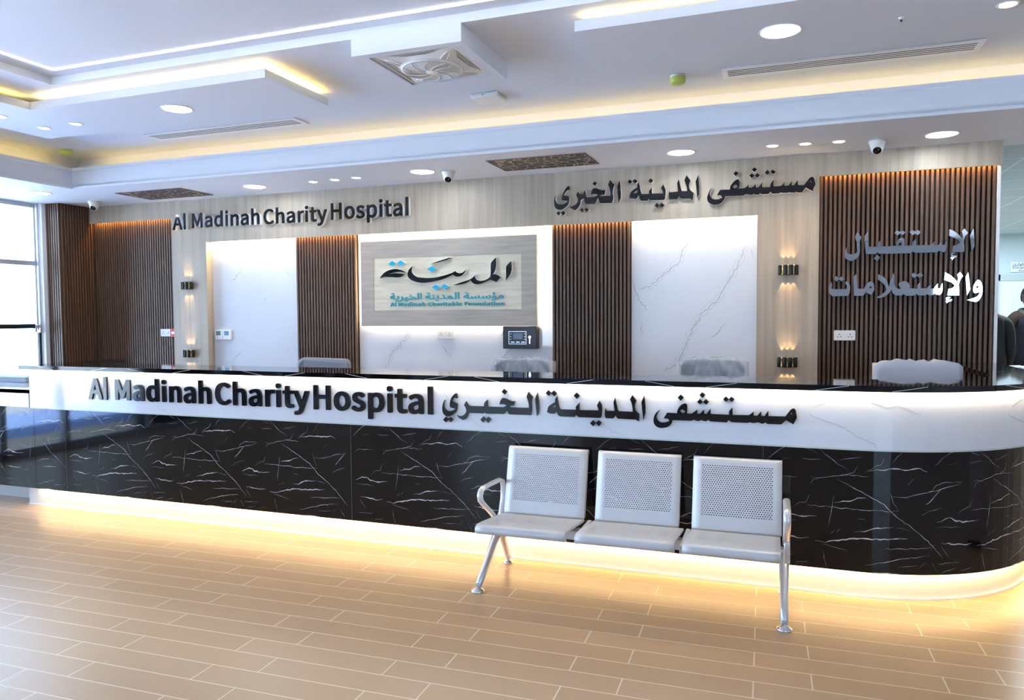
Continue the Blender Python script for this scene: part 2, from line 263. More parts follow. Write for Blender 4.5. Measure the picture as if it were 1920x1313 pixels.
  ('letter',[[-1568,5282,-1504,5188,-1508,5179,-1514,5169,-1518,5160,-1522,5149,-1525,5136,-1527,5122,-1529,5108,-1529,5095,-1527,5082,-1524,5069,-1520,5057,-1515,5046,-1509,5037,-1503,5029,-1495,5021,-1488,5014,-1480,5007,-1471,5001,-1463,4994,-1454,4988,-1461,4927,-1467,4863,-1507,4896,-1642,4901,-1653,4909,-1664,4917,-1673,4926,-1679,4936,-1683,4947,-1687,4958,-1704,4914,-1724,4898,-1847,4902,-1857,4937,-1855,5006,-1844,5053,-1839,5018,-1704,5024,-1722,5155,-1697,5225,-1692,5207,-1687,5189,-1682,5170,-1677,5152,-1673,5132,-1668,5112,-1664,5093,-1660,5076,-1656,5062,-1653,5050,-1650,5039,-1646,5027,-1559,5022,-1562,5070,-1583,5146,-1603,5205]]),
  ('letter',[[-1951,5159,-1945,5148,-1938,5137,-1932,5125,-1927,5113,-1921,5100,-1916,5087,-1912,5073,-1909,5057,-1908,5039,-1908,5020,-1909,5000,-1910,4982,-1912,4964,-1914,4948,-1916,4932,-1919,4920,-1924,4910,-1930,4904,-1936,4897,-2158,4906,-2193,4929,-2207,4899,-2312,4903,-2320,4911,-2329,4919,-2336,4931,-2341,4943,-2346,4957,-2350,4972,-2354,4987,-2365,4995,-2393,4941,-2517,4959,-2515,4972,-2514,4984,-2513,4997,-2510,5011,-2506,5024,-2502,5039,-2496,5053,-2489,5065,-2478,5076,-2466,5086,-2452,5095,-2439,5104,-2426,5112,-2413,5120,-2399,5128,-2386,5136,-2383,5177,-2358,5224,-2344,5168,-2330,5083,-2309,5019,-2186,5011,-2183,5060,-2139,5123,-2136,5016,-1950,5008,-1961,5053,-1984,5103],[-2446,5045,-2383,5087,-2379,5045,-2411,5036]]),
  ('dot',[[-2517,5277,-2468,5237,-2499,5195,-2549,5235],[-2429,5278,-2379,5239,-2411,5198,-2464,5240]]),
  ('dot',[[-2162,5270,-2116,5232,-2148,5188,-2197,5227]]),
  ('dot',[[-2057,4856,-2016,4819,-2043,4775,-2095,4809],[-1977,4855,-1926,4814,-1960,4774,-2015,4815]]),
  ('letter',[[383,5095,388,5079,393,5060,398,5039,403,5018,401,4995,363,4900,264,4961,207,4889,140,4893,126,4908,108,4893,27,4898,18,4910,0,4895,-96,4902,-105,4913,-127,4895,-228,4896,-260,4927,-288,4895,-394,4898,-413,4917,-436,4892,-496,4903,-515,4913,-543,4896,-618,4910,-632,4911,-674,4894,-949,4900,-954,4885,-960,4869,-968,4852,-977,4838,-988,4823,-1001,4808,-1016,4796,-1033,4787,-1052,4779,-1072,4774,-1092,4771,-1112,4771,-1132,4774,-1152,4778,-1170,4785,-1186,4793,-1200,4803,-1213,4815,-1223,4828,-1230,4841,-1235,4857,-1237,4873,-1238,4888,-1237,4902,-1234,4917,-1229,4931,-1224,4946,-1218,4963,-1211,4982,-1203,4999,-1195,5014,-1184,5028,-1173,5039,-1162,5049,-1169,5033,-1177,5016,-1185,4999,-1190,4984,-1195,4966,-1196,4950,-1195,4935,-1190,4919,-1181,4903,-1170,4889,-1156,4877,-1140,4868,-1122,4861,-1108,4858,-1094,4857,-1079,4857,-1064,4858,-1048,4861,-1031,4867,-1014,4873,-997,4879,-1026,4920,-1082,4928,-1031,5009,-878,5004,-878,5020,-878,5036,-874,5053,-867,5067,-858,5081,-847,5096,-836,5109,-825,5121,-813,5133,-801,5142,-789,5150,-775,5156,-762,5159,-752,5157,-743,5149,-737,5137,-732,5122,-731,5109,-730,5094,-731,5078,-732,5063,-734,5045,-738,5028,-741,5010,-656,5010,-644,5018,-631,5027,-619,5036,-606,5047,-594,5057,-582,5068,-591,5025,-577,5014,-534,5014,-525,5022,-516,5030,-507,5039,-497,5050,-488,5063,-479,5076,-480,5018,-465,5007,-432,5015,-425,5027,-417,5040,-409,5052,-400,5064,-391,5077,-382,5089,-386,5017,-363,5006,-266,5004,-257,5052,-212,5121,-215,5020,-192,5009,-101,5013,-92,5022,-83,5031,-74,5040,-65,5049,-56,5058,-47,5067,-51,5015,-33,5009,12,5010,19,5021,27,5032,34,5042,43,5053,52,5064,61,5074,57,5012,98,5010,103,5022,109,5034,116,5047,125,5059,136,5072,147,5085,147,5016,170,5005,241,5005,250,5018,258,5030,267,5042,276,5055,287,5069,298,5084,309,5098,320,5109,334,5118,348,5123,360,5123,369,5118,376,5108],[-798,5077,-765,5056,-774,5027,-807,5019,-836,5045],[321,5062,343,5055,348,5027]]),
  ('dot',[[-790,5293,-745,5257,-790,5211,-828,5253]]),
  ('dot',[[-505,5331,-464,5297,-504,5257,-546,5294],[-544,5240,-503,5203,-540,5162,-585,5204],[-460,5239,-420,5203,-454,5163,-499,5203]]),
  ('dot',[[-305,5278,-270,5237,-300,5199,-349,5236],[-232,5279,-181,5239,-217,5203,-263,5240]]),
 ],
 'reception_arabic': [
  ('letter',[[1017,4248,1081,4162,1074,4145,1067,4128,1060,4111,1056,4094,1055,4078,1057,4062,1059,4045,1060,4024,1060,3998,1061,3966,1060,3935,1056,3909,1051,3889,1043,3873,1033,3859,1022,3847,1009,3835,994,3825,979,3816,964,3810,948,3805,932,3804,917,3807,900,3813,883,3822,868,3834,856,3849,847,3868,841,3887,839,3908,841,3930,845,3951,851,3971,858,3991,866,4008,874,4021,882,4032,890,4042,884,4023,878,4003,875,3985,873,3970,874,3956,877,3944,882,3933,889,3924,899,3917,912,3911,926,3908,942,3907,958,3908,975,3912,990,3917,1003,3923,1014,3932,1021,3945,1023,3959,1021,3976,1019,3995,1017,4014,1015,4034,1014,4055,1011,4076,1008,4096,1004,4115,998,4134,992,4153,986,4172]]),
  ('letter',[[1167,4250,1173,4135,1183,4018,1296,4010,1308,4078,1349,4111,1348,4010,1562,4017,1556,4049,1565,4064,1574,4079,1583,4093,1591,4105,1602,4117,1612,4126,1622,4132,1632,4135,1643,4134,1652,4131,1661,4125,1668,4116,1673,4104,1676,4086,1677,4065,1677,4047,1676,4034,1674,4024,1672,4013,1776,4012,1785,4065,1830,4109,1832,4013,2023,4008,2032,4016,2042,4023,2052,4033,2064,4044,2077,4057,2089,4070,2082,4009,2132,4007,2138,4018,2144,4029,2151,4040,2160,4051,2169,4063,2178,4075,2176,4011,2211,4007,2214,4021,2217,4035,2220,4049,2225,4060,2229,4071,2234,4081,2236,4059,2238,4035,2239,4013,2239,3992,2238,3973,2236,3955,2234,3939,2230,3925,2224,3913,2216,3904,2208,3895,2164,3903,2143,3923,2119,3898,2054,3900,2034,3908,2020,3897,1814,3901,1783,3928,1768,3896,1331,3902,1305,3929,1279,3899,1143,3904,1131,4022,1118,4178],[1613,4063,1639,4037,1618,4015,1588,4028]]),
  ('dot',[[1569,4250,1605,4226,1640,4247,1687,4214,1647,4173,1613,4197,1575,4170,1533,4212]]),
  ('dot',[[1772,4247,1816,4222,1853,4245,1894,4208,1854,4164,1819,4188,1779,4165,1739,4214]]),
  ('dot',[[1300,3887,1345,3842,1302,3786,1256,3833]]),
  ('letter',[[2273,4238,2335,4202,2395,4147,2440,4090,2448,4139,2431,4195,2466,4238,2513,4170,2478,4121,2463,4045,2473,3972,2470,3892,2312,3895,2325,3989,2378,3998,2409,4036,2377,4081,2327,4105,2270,4136]]),
  ('dot',[[2326,3889,2359,3879,2353,3863,2330,3869,2322,3850,2381,3845,2372,3820,2343,3810,2309,3772,2313,3798,2289,3806,2303,3828,2293,3856,2302,3881]]),
  ('letter',[[2582,4231,2597,4100,2602,3968,2563,3892,2553,4002,2541,4135]]),
 ],
 'information_arabic': [
  ('letter',[[657,3489,670,3442,667,3422,664,3403,664,3388,669,3380,676,3376,683,3371,869,3368,887,3404,855,3465,880,3494,891,3483,902,3471,911,3457,918,3439,923,3419,926,3397,927,3377,927,3356,925,3335,922,3316,917,3297,909,3280,901,3263,678,3260,663,3273,647,3286,634,3301,628,3319,625,3340,625,3362,626,3384,628,3407,633,3429,640,3450,648,3469]]),
  ('dot',[[724,3575,764,3541,805,3571,845,3532,806,3490,769,3524,731,3492,685,3529]]),
  ('letter',[[1016,3608,1023,3488,1034,3371,1119,3366,1131,3389,1143,3412,1155,3432,1168,3448,1182,3462,1197,3471,1211,3477,1226,3480,1239,3477,1249,3468,1257,3455,1263,3437,1266,3418,1268,3397,1269,3373,1271,3351,1230,3272,1150,3313,1115,3260,987,3262,979,3409,973,3549],[1198,3392,1222,3411,1230,3391,1216,3371]]),
  ('letter',[[1315,3594,1335,3583,1356,3571,1376,3559,1393,3546,1408,3533,1421,3519,1432,3504,1442,3486,1450,3465,1457,3442,1463,3417,1469,3393,1495,3504,1532,3606,1545,3556,1544,3529,1543,3501,1542,3474,1543,3451,1549,3425,1558,3403,1568,3385,1580,3372,1594,3364,1607,3355,1641,3364,1630,3377,1619,3390,1611,3404,1607,3417,1605,3431,1608,3443,1618,3455,1633,3465,1649,3472,1666,3475,1685,3475,1702,3471,1717,3463,1732,3452,1743,3440,1751,3428,1756,3414,1759,3401,1759,3389,1756,3377,1753,3366,1855,3356,1860,3418,1902,3467,1904,3363,1988,3358,2010,3396,2041,3428,2038,3357,2080,3356,2108,3401,2136,3432,2131,3355,2166,3361,2178,3412,2193,3438,2194,3418,2196,3398,2197,3379,2197,3360,2197,3337,2194,3315,2190,3296,2182,3281,2172,3270,2162,3258,2110,3265,2098,3285,2070,3257,2007,3258,1990,3276,1973,3254,1869,3256,1851,3282,1828,3252,1705,3252,1676,3278,1647,3255,1564,3260,1551,3270,1539,3280,1528,3294,1520,3311,1515,3332,1509,3353,1504,3342,1499,3332,1492,3320,1481,3306,1466,3288,1450,3270,1434,3255,1417,3245,1399,3238,1381,3232,1362,3227,1344,3225,1326,3224,1309,3225,1290,3224,1310,3237,1330,3250,1350,3263,1365,3274,1382,3286,1397,3298,1409,3309,1422,3321,1431,3332,1435,3348,1433,3365,1428,3385,1420,3406,1407,3427,1389,3447,1366,3468,1340,3488,1316,3508]]),
  ('dot',[[1810,3602,1852,3566,1892,3600,1933,3557,1887,3515,1852,3551,1812,3517,1770,3564]]),
  ('letter',[[2224,3598,2298,3551,2356,3492,2390,3447,2398,3510,2383,3555,2421,3599,2461,3534,2429,3484,2408,3408,2417,3331,2416,3248,2261,3250,2274,3346,2324,3358,2357,3396,2312,3442,2215,3482]]),
  ('dot',[[2276,3230,2302,3220,2298,3204,2277,3207,2271,3189,2327,3191,2317,3166,2283,3156,2249,3130,2254,3151,2235,3160,2254,3177,2239,3199,2248,3220]]),
  ('letter',[[2527,3590,2547,3443,2560,3335,2517,3246,2506,3368,2495,3521]]),
  ('letter',[[2662,3476,2676,3468,2691,3450,2702,3427,2708,3408,2713,3386,2716,3362,2717,3338,2717,3313,2715,3287,2712,3261,2706,3237,2698,3215,2687,3193,2676,3175,2663,3161,2647,3152,2629,3150,2608,3152,2588,3156,2565,3163,2542,3171,2518,3178,2535,3184,2552,3189,2568,3194,2585,3201,2602,3207,2620,3214,2637,3222,2651,3231,2666,3251,2676,3273,2677,3288,2662,3288,2637,3279,2617,3277,2606,3285,2600,3298,2596,3315,2594,3334,2595,3357,2598,3379,2605,3401,2614,3423,2624,3442,2636,3458,2649,3472],[2648,3388,2670,3367,2648,3350,2628,3365]]),
 ],
 'logo_arabic': [
  ('letter',[[-7373,3717,-7357,3735,-7341,3753,-7324,3770,-7308,3786,-7292,3801,-7275,3814,-7258,3826,-7239,3837,-7218,3847,-7196,3856,-7171,3865,-7146,3872,-7118,3877,-7087,3882,-7057,3886,-7028,3887,-7001,3886,-6976,3883,-6951,3878,-6928,3873,-6905,3867,-6883,3860,-6862,3852,-6845,3845,-6831,3839,-6820,3833,-6810,3828,-6799,3822,-6820,3815,-6838,3819,-6856,3822,-6875,3826,-6895,3828,-6917,3830,-6940,3832,-6966,3832,-6995,3831,-7029,3826,-7068,3819,-7108,3811,-7147,3803,-7139,3795,-7116,3798,-7094,3802,-7071,3805,-7046,3806,-7018,3806,-6988,3804,-6957,3802,-6929,3799,-6903,3797,-6878,3793,-6854,3789,-6829,3786,-6841,3777,-6853,3767,-6864,3758,-6875,3750,-6887,3742,-6898,3737,-6913,3733,-6930,3730,-6949,3728,-6971,3727,-6997,3727,-7029,3729,-7066,3732,-7104,3735,-7139,3738,-7172,3739,-7204,3740,-7233,3741,-7258,3741,-7275,3739,-7290,3737,-7304,3734,-7317,3731,-7332,3728,-7345,3724,-7359,3721]]),
  ('blue',[[-7093,4044,-7005,3990,-7086,3937,-7178,3987],[-6908,4050,-6809,3995,-6902,3946,-6993,3997]]),
  ('blue',[[-6254,3921,-6154,3860,-6251,3812,-6352,3865]]),
  ('blue',[[-6178,3571,-6082,3522,-6159,3472,-6259,3528],[-5993,3581,-5902,3536,-5978,3480,-6066,3532]]),
  ('letter',[[-6649,3932,-6655,3919,-6661,3907,-6667,3894,-6670,3881,-6673,3867,-6675,3852,-6674,3837,-6671,3822,-6665,3809,-6655,3795,-6644,3782,-6631,3770,-6617,3758,-6601,3747,-6584,3737,-6566,3728,-6548,3722,-6529,3718,-6508,3715,-6484,3712,-6452,3708,-6416,3705,-6377,3702,-6338,3701,-6297,3701,-6256,3703,-6214,3705,-6176,3708,-6141,3713,-6109,3718,-6078,3724,-6047,3731,-6016,3738,-5985,3745,-5955,3752,-5924,3760,-5842,3782,-5769,3818,-5760,3810,-5752,3802,-5743,3794,-5733,3788,-5721,3782,-5708,3777,-5694,3774,-5680,3772,-5665,3773,-5649,3776,-5633,3781,-5617,3789,-5600,3799,-5583,3812,-5566,3826,-5549,3840,-5553,3830,-5556,3819,-5563,3808,-5571,3796,-5582,3782,-5595,3768,-5608,3756,-5622,3744,-5638,3734,-5654,3724,-5671,3718,-5689,3713,-5707,3711,-5726,3711,-5743,3712,-5759,3716,-5773,3723,-5787,3730,-5802,3737,-5815,3753,-5824,3750,-5849,3739,-5873,3728,-5898,3718,-5925,3707,-5956,3696,-5990,3684,-6023,3673,-6053,3664,-6076,3658,-6095,3654,-6115,3650,-6140,3646,-6176,3640,-6219,3632,-6264,3626,-6306,3620,-6346,3617,-6385,3614,-6424,3613,-6461,3614,-6497,3617,-6533,3622,-6568,3629,-6600,3637,-6630,3647,-6659,3659,-6684,3671,-6706,3684,-6724,3697,-6737,3710,-6747,3723,-6755,3736,-6761,3749,-6763,3762,-6764,3775,-6763,3788,-6761,3802,-6757,3817,-6752,3832,-6745,3846,-6737,3860,-6727,3873,-6715,3885,-6703,3897,-6691,3907,-6677,3915,-6663,3923]]),
  ('letter',[[-6295,3959,-6136,4004,-6101,4014,-6067,4023,-6032,4032,-5998,4041,-5964,4050,-5930,4058,-5896,4066,-5861,4074,-5869,4064,-5877,4055,-5889,4046,-5910,4038,-5937,4029,-5967,4019,-5998,4011,-6031,4004,-6065,3997,-6101,3990,-6136,3984]]),
  ('letter',[[-4961,4045,-4959,4026,-4958,4006,-4956,3986,-4956,3965,-4956,3942,-4957,3917,-4959,3892,-4962,3869,-4967,3847,-4973,3826,-4980,3806,-4987,3789,-4995,3774,-5004,3761,-5013,3750,-5022,3737,-5008,3738,-4994,3738,-4979,3736,-4967,3734,-4954,3730,-4941,3725,-4927,3719,-4913,3711,-4898,3702,-4882,3691,-4867,3682,-4919,3634,-4958,3595,-5006,3620,-5075,3642,-5095,3633,-5114,3624,-5134,3616,-5154,3607,-5175,3599,-5197,3591,-5219,3583,-5242,3577,-5268,3571,-5296,3567,-5324,3564,-5348,3564,-5369,3567,-5388,3573,-5404,3580,-5419,3588,-5430,3597,-5438,3608,-5446,3619,-5454,3630,-5462,3642,-5486,3629,-5510,3615,-5534,3602,-5561,3591,-5590,3582,-5622,3575,-5654,3570,-5687,3565,-5718,3562,-5750,3561,-5781,3560,-5813,3559,-5791,3566,-5769,3573,-5746,3579,-5722,3586,-5697,3594,-5671,3601,-5644,3609,-5614,3617,-5581,3626,-5544,3635,-5509,3645,-5480,3655,-5461,3664,-5445,3674,-5432,3684,-5418,3694,-5402,3705,-5386,3717,-5371,3729,-5355,3741,-5363,3728,-5371,3715,-5373,3701,-5371,3689,-5366,3676,-5358,3663,-5347,3652,-5333,3643,-5316,3635,-5297,3630,-5277,3626,-5256,3625,-5233,3626,-5210,3628,-5189,3632,-5170,3638,-5151,3646,-5134,3654,-5119,3663,-5105,3671,-5093,3680,-5083,3689,-5075,3702,-5070,3720,-5067,3740,-5066,3762,-5065,3783,-5065,3803,-5065,3823,-5065,3843,-5065,3863,-5064,3884,-5063,3904,-5061,3924,-5060,3944,-5029,3983]]),
  ('letter',[[-4664,3968,-4661,3943,-4659,3917,-4656,3892,-4656,3868,-4656,3845,-4657,3823,-4660,3802,-4665,3781,-4672,3760,-4680,3741,-4691,3721,-4704,3702,-4720,3682,-4738,3663,-4758,3643,-4777,3623,-4774,3645,-4770,3667,-4767,3689,-4765,3711,-4765,3733,-4766,3756,-4767,3778,-4767,3799,-4767,3820,-4765,3840,-4764,3859,-4762,3879,-4728,3918]]),
 ],
 'counter_latin': [
  ('letter',[[-9596,1763,-9529,1763,-9529,2112,-9596,2112]]),
  ('letter',[[-9883,1763,-9841,1763,-9834,1764,-9829,1768,-9802,1855,-9714,1855,-9691,1780,-9687,1769,-9684,1765,-9675,1763,-9632,1763,-9625,1764,-9620,1768,-9620,1784,-9722,2082,-9727,2086,-9780,2087,-9787,2086,-9792,2081,-9895,1782,-9895,1768,-9890,1764],[-9784,1908,-9784,1912,-9757,1994,-9731,1908]]),
  ('letter',[[-8944,1765,-8906,1768,-8891,1773,-8872,1783,-8870,1783,-8869,1774,-8866,1772,-8858,1770,-8821,1770,-8814,1771,-8809,1774,-8808,1918,-8812,1949,-8822,1974,-8833,1986,-8842,1994,-8863,2005,-8895,2010,-8936,2008,-8972,1998,-8996,1987,-9010,1978,-9010,1964,-8997,1942,-8990,1937,-8971,1937,-8958,1945,-8935,1955,-8909,1958,-8899,1957,-8890,1951,-8882,1941,-8879,1933,-8877,1924,-8925,1918,-8971,1904,-8994,1891,-9015,1868,-9020,1846,-9021,1830,-9017,1808,-9008,1792,-8990,1776,-8984,1774,-8970,1768],[-8932,1816,-8942,1818,-8947,1822,-8952,1831,-8953,1838,-8952,1847,-8947,1853,-8942,1859,-8925,1868,-8896,1876,-8877,1879,-8877,1838,-8890,1828,-8910,1818,-8920,1816]]),
  ('letter',[[-8661,1765,-8628,1767,-8615,1771,-8596,1781,-8594,1781,-8593,1774,-8590,1772,-8582,1770,-8545,1770,-8538,1771,-8533,1774,-8532,2093,-8533,2099,-8538,2103,-8589,2104,-8596,2103,-8601,2099,-8601,2001,-8612,2005,-8636,2010,-8659,2010,-8692,2004,-8721,1989,-8742,1968,-8748,1961,-8762,1932,-8768,1881,-8763,1842,-8750,1810,-8727,1785,-8705,1774,-8697,1770],[-8647,1817,-8660,1818,-8675,1827,-8687,1842,-8695,1863,-8697,1891,-8695,1907,-8691,1918,-8685,1932,-8676,1943,-8657,1956,-8636,1958,-8619,1952,-8602,1941,-8602,1839,-8624,1823,-8632,1819]]),
  ('letter',[[-7999,1765,-7964,1767,-7947,1773,-7928,1783,-7926,1783,-7925,1774,-7922,1772,-7913,1770,-7876,1770,-7869,1771,-7864,1774,-7863,1919,-7867,1949,-7876,1973,-7891,1990,-7919,2005,-7950,2010,-7991,2008,-8012,2003,-8030,1997,-8051,1987,-8065,1978,-8065,1964,-8053,1944,-8045,1937,-8027,1937,-8014,1945,-7995,1953,-7978,1958,-7964,1958,-7954,1957,-7947,1952,-7938,1941,-7934,1931,-7933,1924,-7980,1918,-8027,1904,-8049,1891,-8070,1868,-8075,1846,-8076,1831,-8072,1808,-8063,1792,-8041,1774,-8026,1768],[-7987,1816,-7997,1818,-8002,1822,-8008,1831,-8009,1838,-8007,1846,-7998,1858,-7980,1868,-7951,1876,-7933,1879,-7933,1837,-7958,1821,-7975,1816]]),
  ('letter',[[-9354,1770,-9315,1770,-9308,1771,-9303,1774,-9302,1936,-9248,1803,-9243,1800,-9236,1799,-9205,1799,-9198,1800,-9193,1803,-9140,1934,-9139,1774,-9134,1771,-9128,1770,-9086,1770,-9079,1771,-9074,1774,-9073,2069,-9074,2075,-9077,2078,-9086,2080,-9138,2080,-9145,2079,-9150,2075,-9210,1924,-9219,1897,-9221,1897,-9290,2075,-9295,2079,-9302,2080,-9354,2080,-9361,2079,-9366,2075,-9367,1781,-9366,1774,-9363,1772]]),
  ('letter',[[-8457,1770,-8413,1770,-8406,1771,-8402,1774,-8401,1993,-8402,2000,-8406,2003,-8457,2004,-8464,2003,-8469,2000,-8470,1781,-8469,1774,-8466,1772]]),
  ('letter',[[-8325,1770,-8282,1770,-8275,1771,-8270,1774,-8269,1931,-8247,1948,-8226,1957,-8215,1957,-8204,1952,-8195,1940,-8191,1927,-8189,1774,-8184,1771,-8177,1770,-8133,1770,-8127,1771,-8122,1774,-8121,1916,-8124,1946,-8132,1975,-8149,1994,-8172,2006,-8199,2010,-8219,2010,-8238,2007,-8258,2000,-8275,1989,-8277,2000,-8282,2003,-8325,2004,-8332,2003,-8337,2000,-8338,1781,-8337,1774,-8334,1772]]),
  ('letter',[[-7793,1770,-7750,1770,-7743,1771,-7738,1774,-7737,1930,-7715,1948,-7693,1957,-7682,1957,-7672,1952,-7664,1943,-7659,1929,-7657,1774,-7652,1771,-7645,1770,-7601,1770,-7592,1772,-7589,1774,-7588,1781,-7588,1921,-7591,1949,-7600,1976,-7618,1995,-7640,2006,-7646,2007,-7667,2010,-7702,2008,-7720,2002,-7737,1993,-7737,2093,-7738,2099,-7741,2102,-7750,2104,-7800,2103,-7805,2099,-7806,2093,-7806,1781,-7805,1774,-7802,1772]]),
  ('letter',[[-8438,2027,-8418,2028,-8409,2032,-8400,2040,-8396,2048,-8394,2061,-8396,2075,-8400,2082,-8408,2090,-8417,2094,-8430,2096,-8453,2094,-8462,2090,-8471,2082,-8474,2077,-8476,2056,-8471,2041,-8461,2032,-8455,2029]]),
  ('letter',[[-6163,1676,-6148,1676,-6117,1681,-6095,1692,-6075,1710,-6062,1728,-6049,1755,-5960,1983,-5960,1998,-5963,2001,-5972,2003,-6016,2003,-6023,2002,-6028,1998,-6071,1880,-6077,1858,-6079,1858,-6081,1862,-6087,1881,-6135,1998,-6140,2002,-6147,2003,-6194,2003,-6201,2002,-6206,1998,-6207,1991,-6205,1982,-6112,1779,-6122,1753,-6130,1741,-6138,1734,-6154,1727,-6175,1731,-6182,1730,-6187,1727,-6195,1701,-6195,1684,-6186,1680]]),
  ('letter',[[-7367,1763,-7330,1765,-7306,1771,-7291,1777,-7267,1790,-7247,1808,-7246,1814,-7248,1823,-7267,1843,-7273,1848,-7281,1849,-7296,1847,-7307,1836,-7319,1828,-7337,1820,-7348,1817,-7363,1817,-7384,1821,-7409,1835,-7427,1857,-7438,1884,-7443,1916,-7440,1956,-7426,1990,-7407,2012,-7382,2025,-7360,2029,-7348,2029,-7323,2020,-7312,2013,-7303,2004,-7289,2002,-7280,2004,-7255,2030,-7255,2043,-7270,2057,-7285,2066,-7311,2076,-7325,2080,-7351,2083,-7363,2083,-7413,2075,-7455,2056,-7460,2051,-7489,2022,-7506,1986,-7516,1926,-7508,1864,-7486,1820,-7455,1789,-7427,1776,-7411,1770]]),
  ('letter',[[-6865,1763,-6831,1765,-6814,1770,-6797,1777,-6791,1781,-6789,1781,-6788,1772,-6783,1769,-6739,1768,-6731,1769,-6726,1772,-6725,1915,-6729,1947,-6739,1970,-6753,1987,-6759,1992,-6783,2004,-6816,2008,-6858,2005,-6894,1996,-6915,1987,-6931,1977,-6931,1962,-6917,1939,-6911,1936,-6891,1936,-6876,1944,-6856,1953,-6830,1957,-6819,1955,-6808,1949,-6798,1931,-6797,1923,-6799,1922,-6843,1917,-6891,1902,-6915,1890,-6936,1866,-6943,1833,-6938,1805,-6930,1791,-6907,1773,-6888,1766],[-6847,1814,-6859,1816,-6868,1823,-6873,1833,-6869,1849,-6862,1857,-6843,1866,-6814,1875,-6796,1876,-6796,1836,-6828,1817]]),
  ('letter',[[-6268,1763,-6234,1765,-6208,1771,-6203,1775,-6203,1792,-6210,1815,-6213,1818,-6227,1820,-6249,1814,-6257,1814,-6267,1821,-6273,1835,-6273,1953,-6221,1953,-6212,1954,-6209,1957,-6208,1963,-6209,1998,-6214,2002,-6221,2003,-6273,2003,-6274,2058,-6279,2062,-6286,2063,-6331,2062,-6336,2058,-6337,2052,-6340,2002,-6374,2000,-6379,1996,-6379,1957,-6374,1953,-6343,1953,-6343,1839,-6340,1814,-6333,1795,-6318,1778,-6304,1771,-6296,1767]]),
  ('letter',[[-7194,1768,-7150,1768,-7143,1769,-7138,1772,-7137,1928,-7116,1945,-7102,1953,-7091,1955,-7078,1954,-7069,1950,-7061,1939,-7057,1926,-7055,1772,-7050,1769,-7043,1768,-6999,1768,-6990,1770,-6987,1772,-6986,1779,-6986,1915,-6990,1951,-6998,1973,-7017,1994,-7039,2005,-7067,2008,-7100,2006,-7120,2001,-7138,1991,-7137,2092,-7138,2098,-7141,2100,-7150,2102,-7201,2101,-7206,2098,-7207,2092,-7207,1779,-7206,1772,-7203,1770]]),
  ('letter',[[-6654,1768,-6610,1768,-6603,1769,-6598,1772,-6597,1912,-6588,1929,-6579,1940,-6568,1949,-6556,1954,-6544,1954,-6538,1952,-6526,1951,-6519,1952,-6514,1955,-6506,1990,-6507,1999,-6511,2003,-6533,2008,-6568,2006,-6589,1999,-6603,1988,-6605,1998,-6610,2002,-6654,2003,-6661,2002,-6666,1998,-6667,1779,-6666,1772,-6663,1770]]),
  ('letter',[[-6471,1768,-6427,1768,-6420,1769,-6415,1772,-6414,1992,-6415,1998,-6420,2002,-6471,2003,-6478,2002,-6483,1998,-6484,1779,-6483,1772,-6480,1770]]),
  ('letter',[[-6453,2025,-6431,2027,-6422,2031,-6412,2040,-6409,2046,-6407,2057,-6409,2074,-6412,2080,-6421,2088,-6431,2092,-6452,2094,-6469,2092,-6475,2089,-6485,2080,-6488,2074,-6490,2057,-6488,2045,-6485,2040,-6475,2031,-6467,2027]]),
  ('letter',[[-5049,1666,-5004,1666,-4997,1667,-4992,1670,-4992,1766,-4975,1759,-4954,1756,-4935,1756,-4900,1761,-4870,1777,-4845,1804,-4842,1810,-4829,1839,-4823,1883,-4828,1936,-4840,1967,-4856,1987,-4863,1993,-4890,2008,-4928,2014,-4950,2013,-4977,2007,-4998,1995,-5000,2004,-5005,2007,-5049,2008,-5056,2007,-5061,2004,-5062,1677,-5061,1670,-5058,1668],[-4955,1811,-4971,1815,-4991,1828,-4991,1935,-4969,1951,-4948,1959,-4941,1959,-4930,1957,-4914,1949,-4903,1934,-4896,1912,-4894,1886,-4897,1862,-4906,1838,-4919,1822,-4934,1813]]),
  ('letter',[[-5460,1756,-5445,1756,-5411,1760,-5377,1777,-5349,1804,-5346,1810,-5333,1836,-5327,1878,-5327,1891,-5333,1933,-5349,1965,-5376,1992,-5385,1997,-5408,2008,-5447,2014,-5458,2014,-5495,2008,-5531,1989,-5531,1988,-5555,1965,-5569,1936,-5577,1890,-5571,1837,-5555,1804,-5527,1777,-5514,1770,-5496,1761],[-5457,1811,-5467,1812,-5481,1821,-5495,1838,-5504,1861,-5506,1890,-5504,1908,-5496,1929,-5484,1945,-5467,1956,-5451,1959,-5437,1956,-5421,1947,-5409,1932,-5400,1909,-5397,1883,-5400,1860,-5406,1844,-5421,1822,-5437,1812]]),
  ('letter',[[-5216,1756,-5193,1756,-5163,1759,-5141,1768,-5116,1788,-5106,1805,-5102,1838,-5107,1864,-5116,1877,-5138,1895,-5160,1905,-5209,1923,-5218,1929,-5224,1936,-5225,1944,-5220,1953,-5216,1956,-5205,1961,-5192,1962,-5183,1960,-5169,1954,-5152,1943,-5140,1942,-5131,1944,-5111,1967,-5108,1976,-5109,1984,-5115,1989,-5140,2004,-5169,2012,-5187,2014,-5220,2012,-5234,2010,-5256,2002,-5281,1982,-5291,1961,-5294,1943,-5293,1929,-5289,1911,-5280,1898,-5255,1879,-5237,1870,-5199,1857,-5180,1847,-5172,1838,-5170,1828,-5175,1818,-5182,1812,-5196,1808,-5210,1808,-5237,1816,-5262,1833,-5282,1833,-5290,1827,-5306,1806,-5306,1791,-5290,1778,-5269,1768,-5242,1759]]),
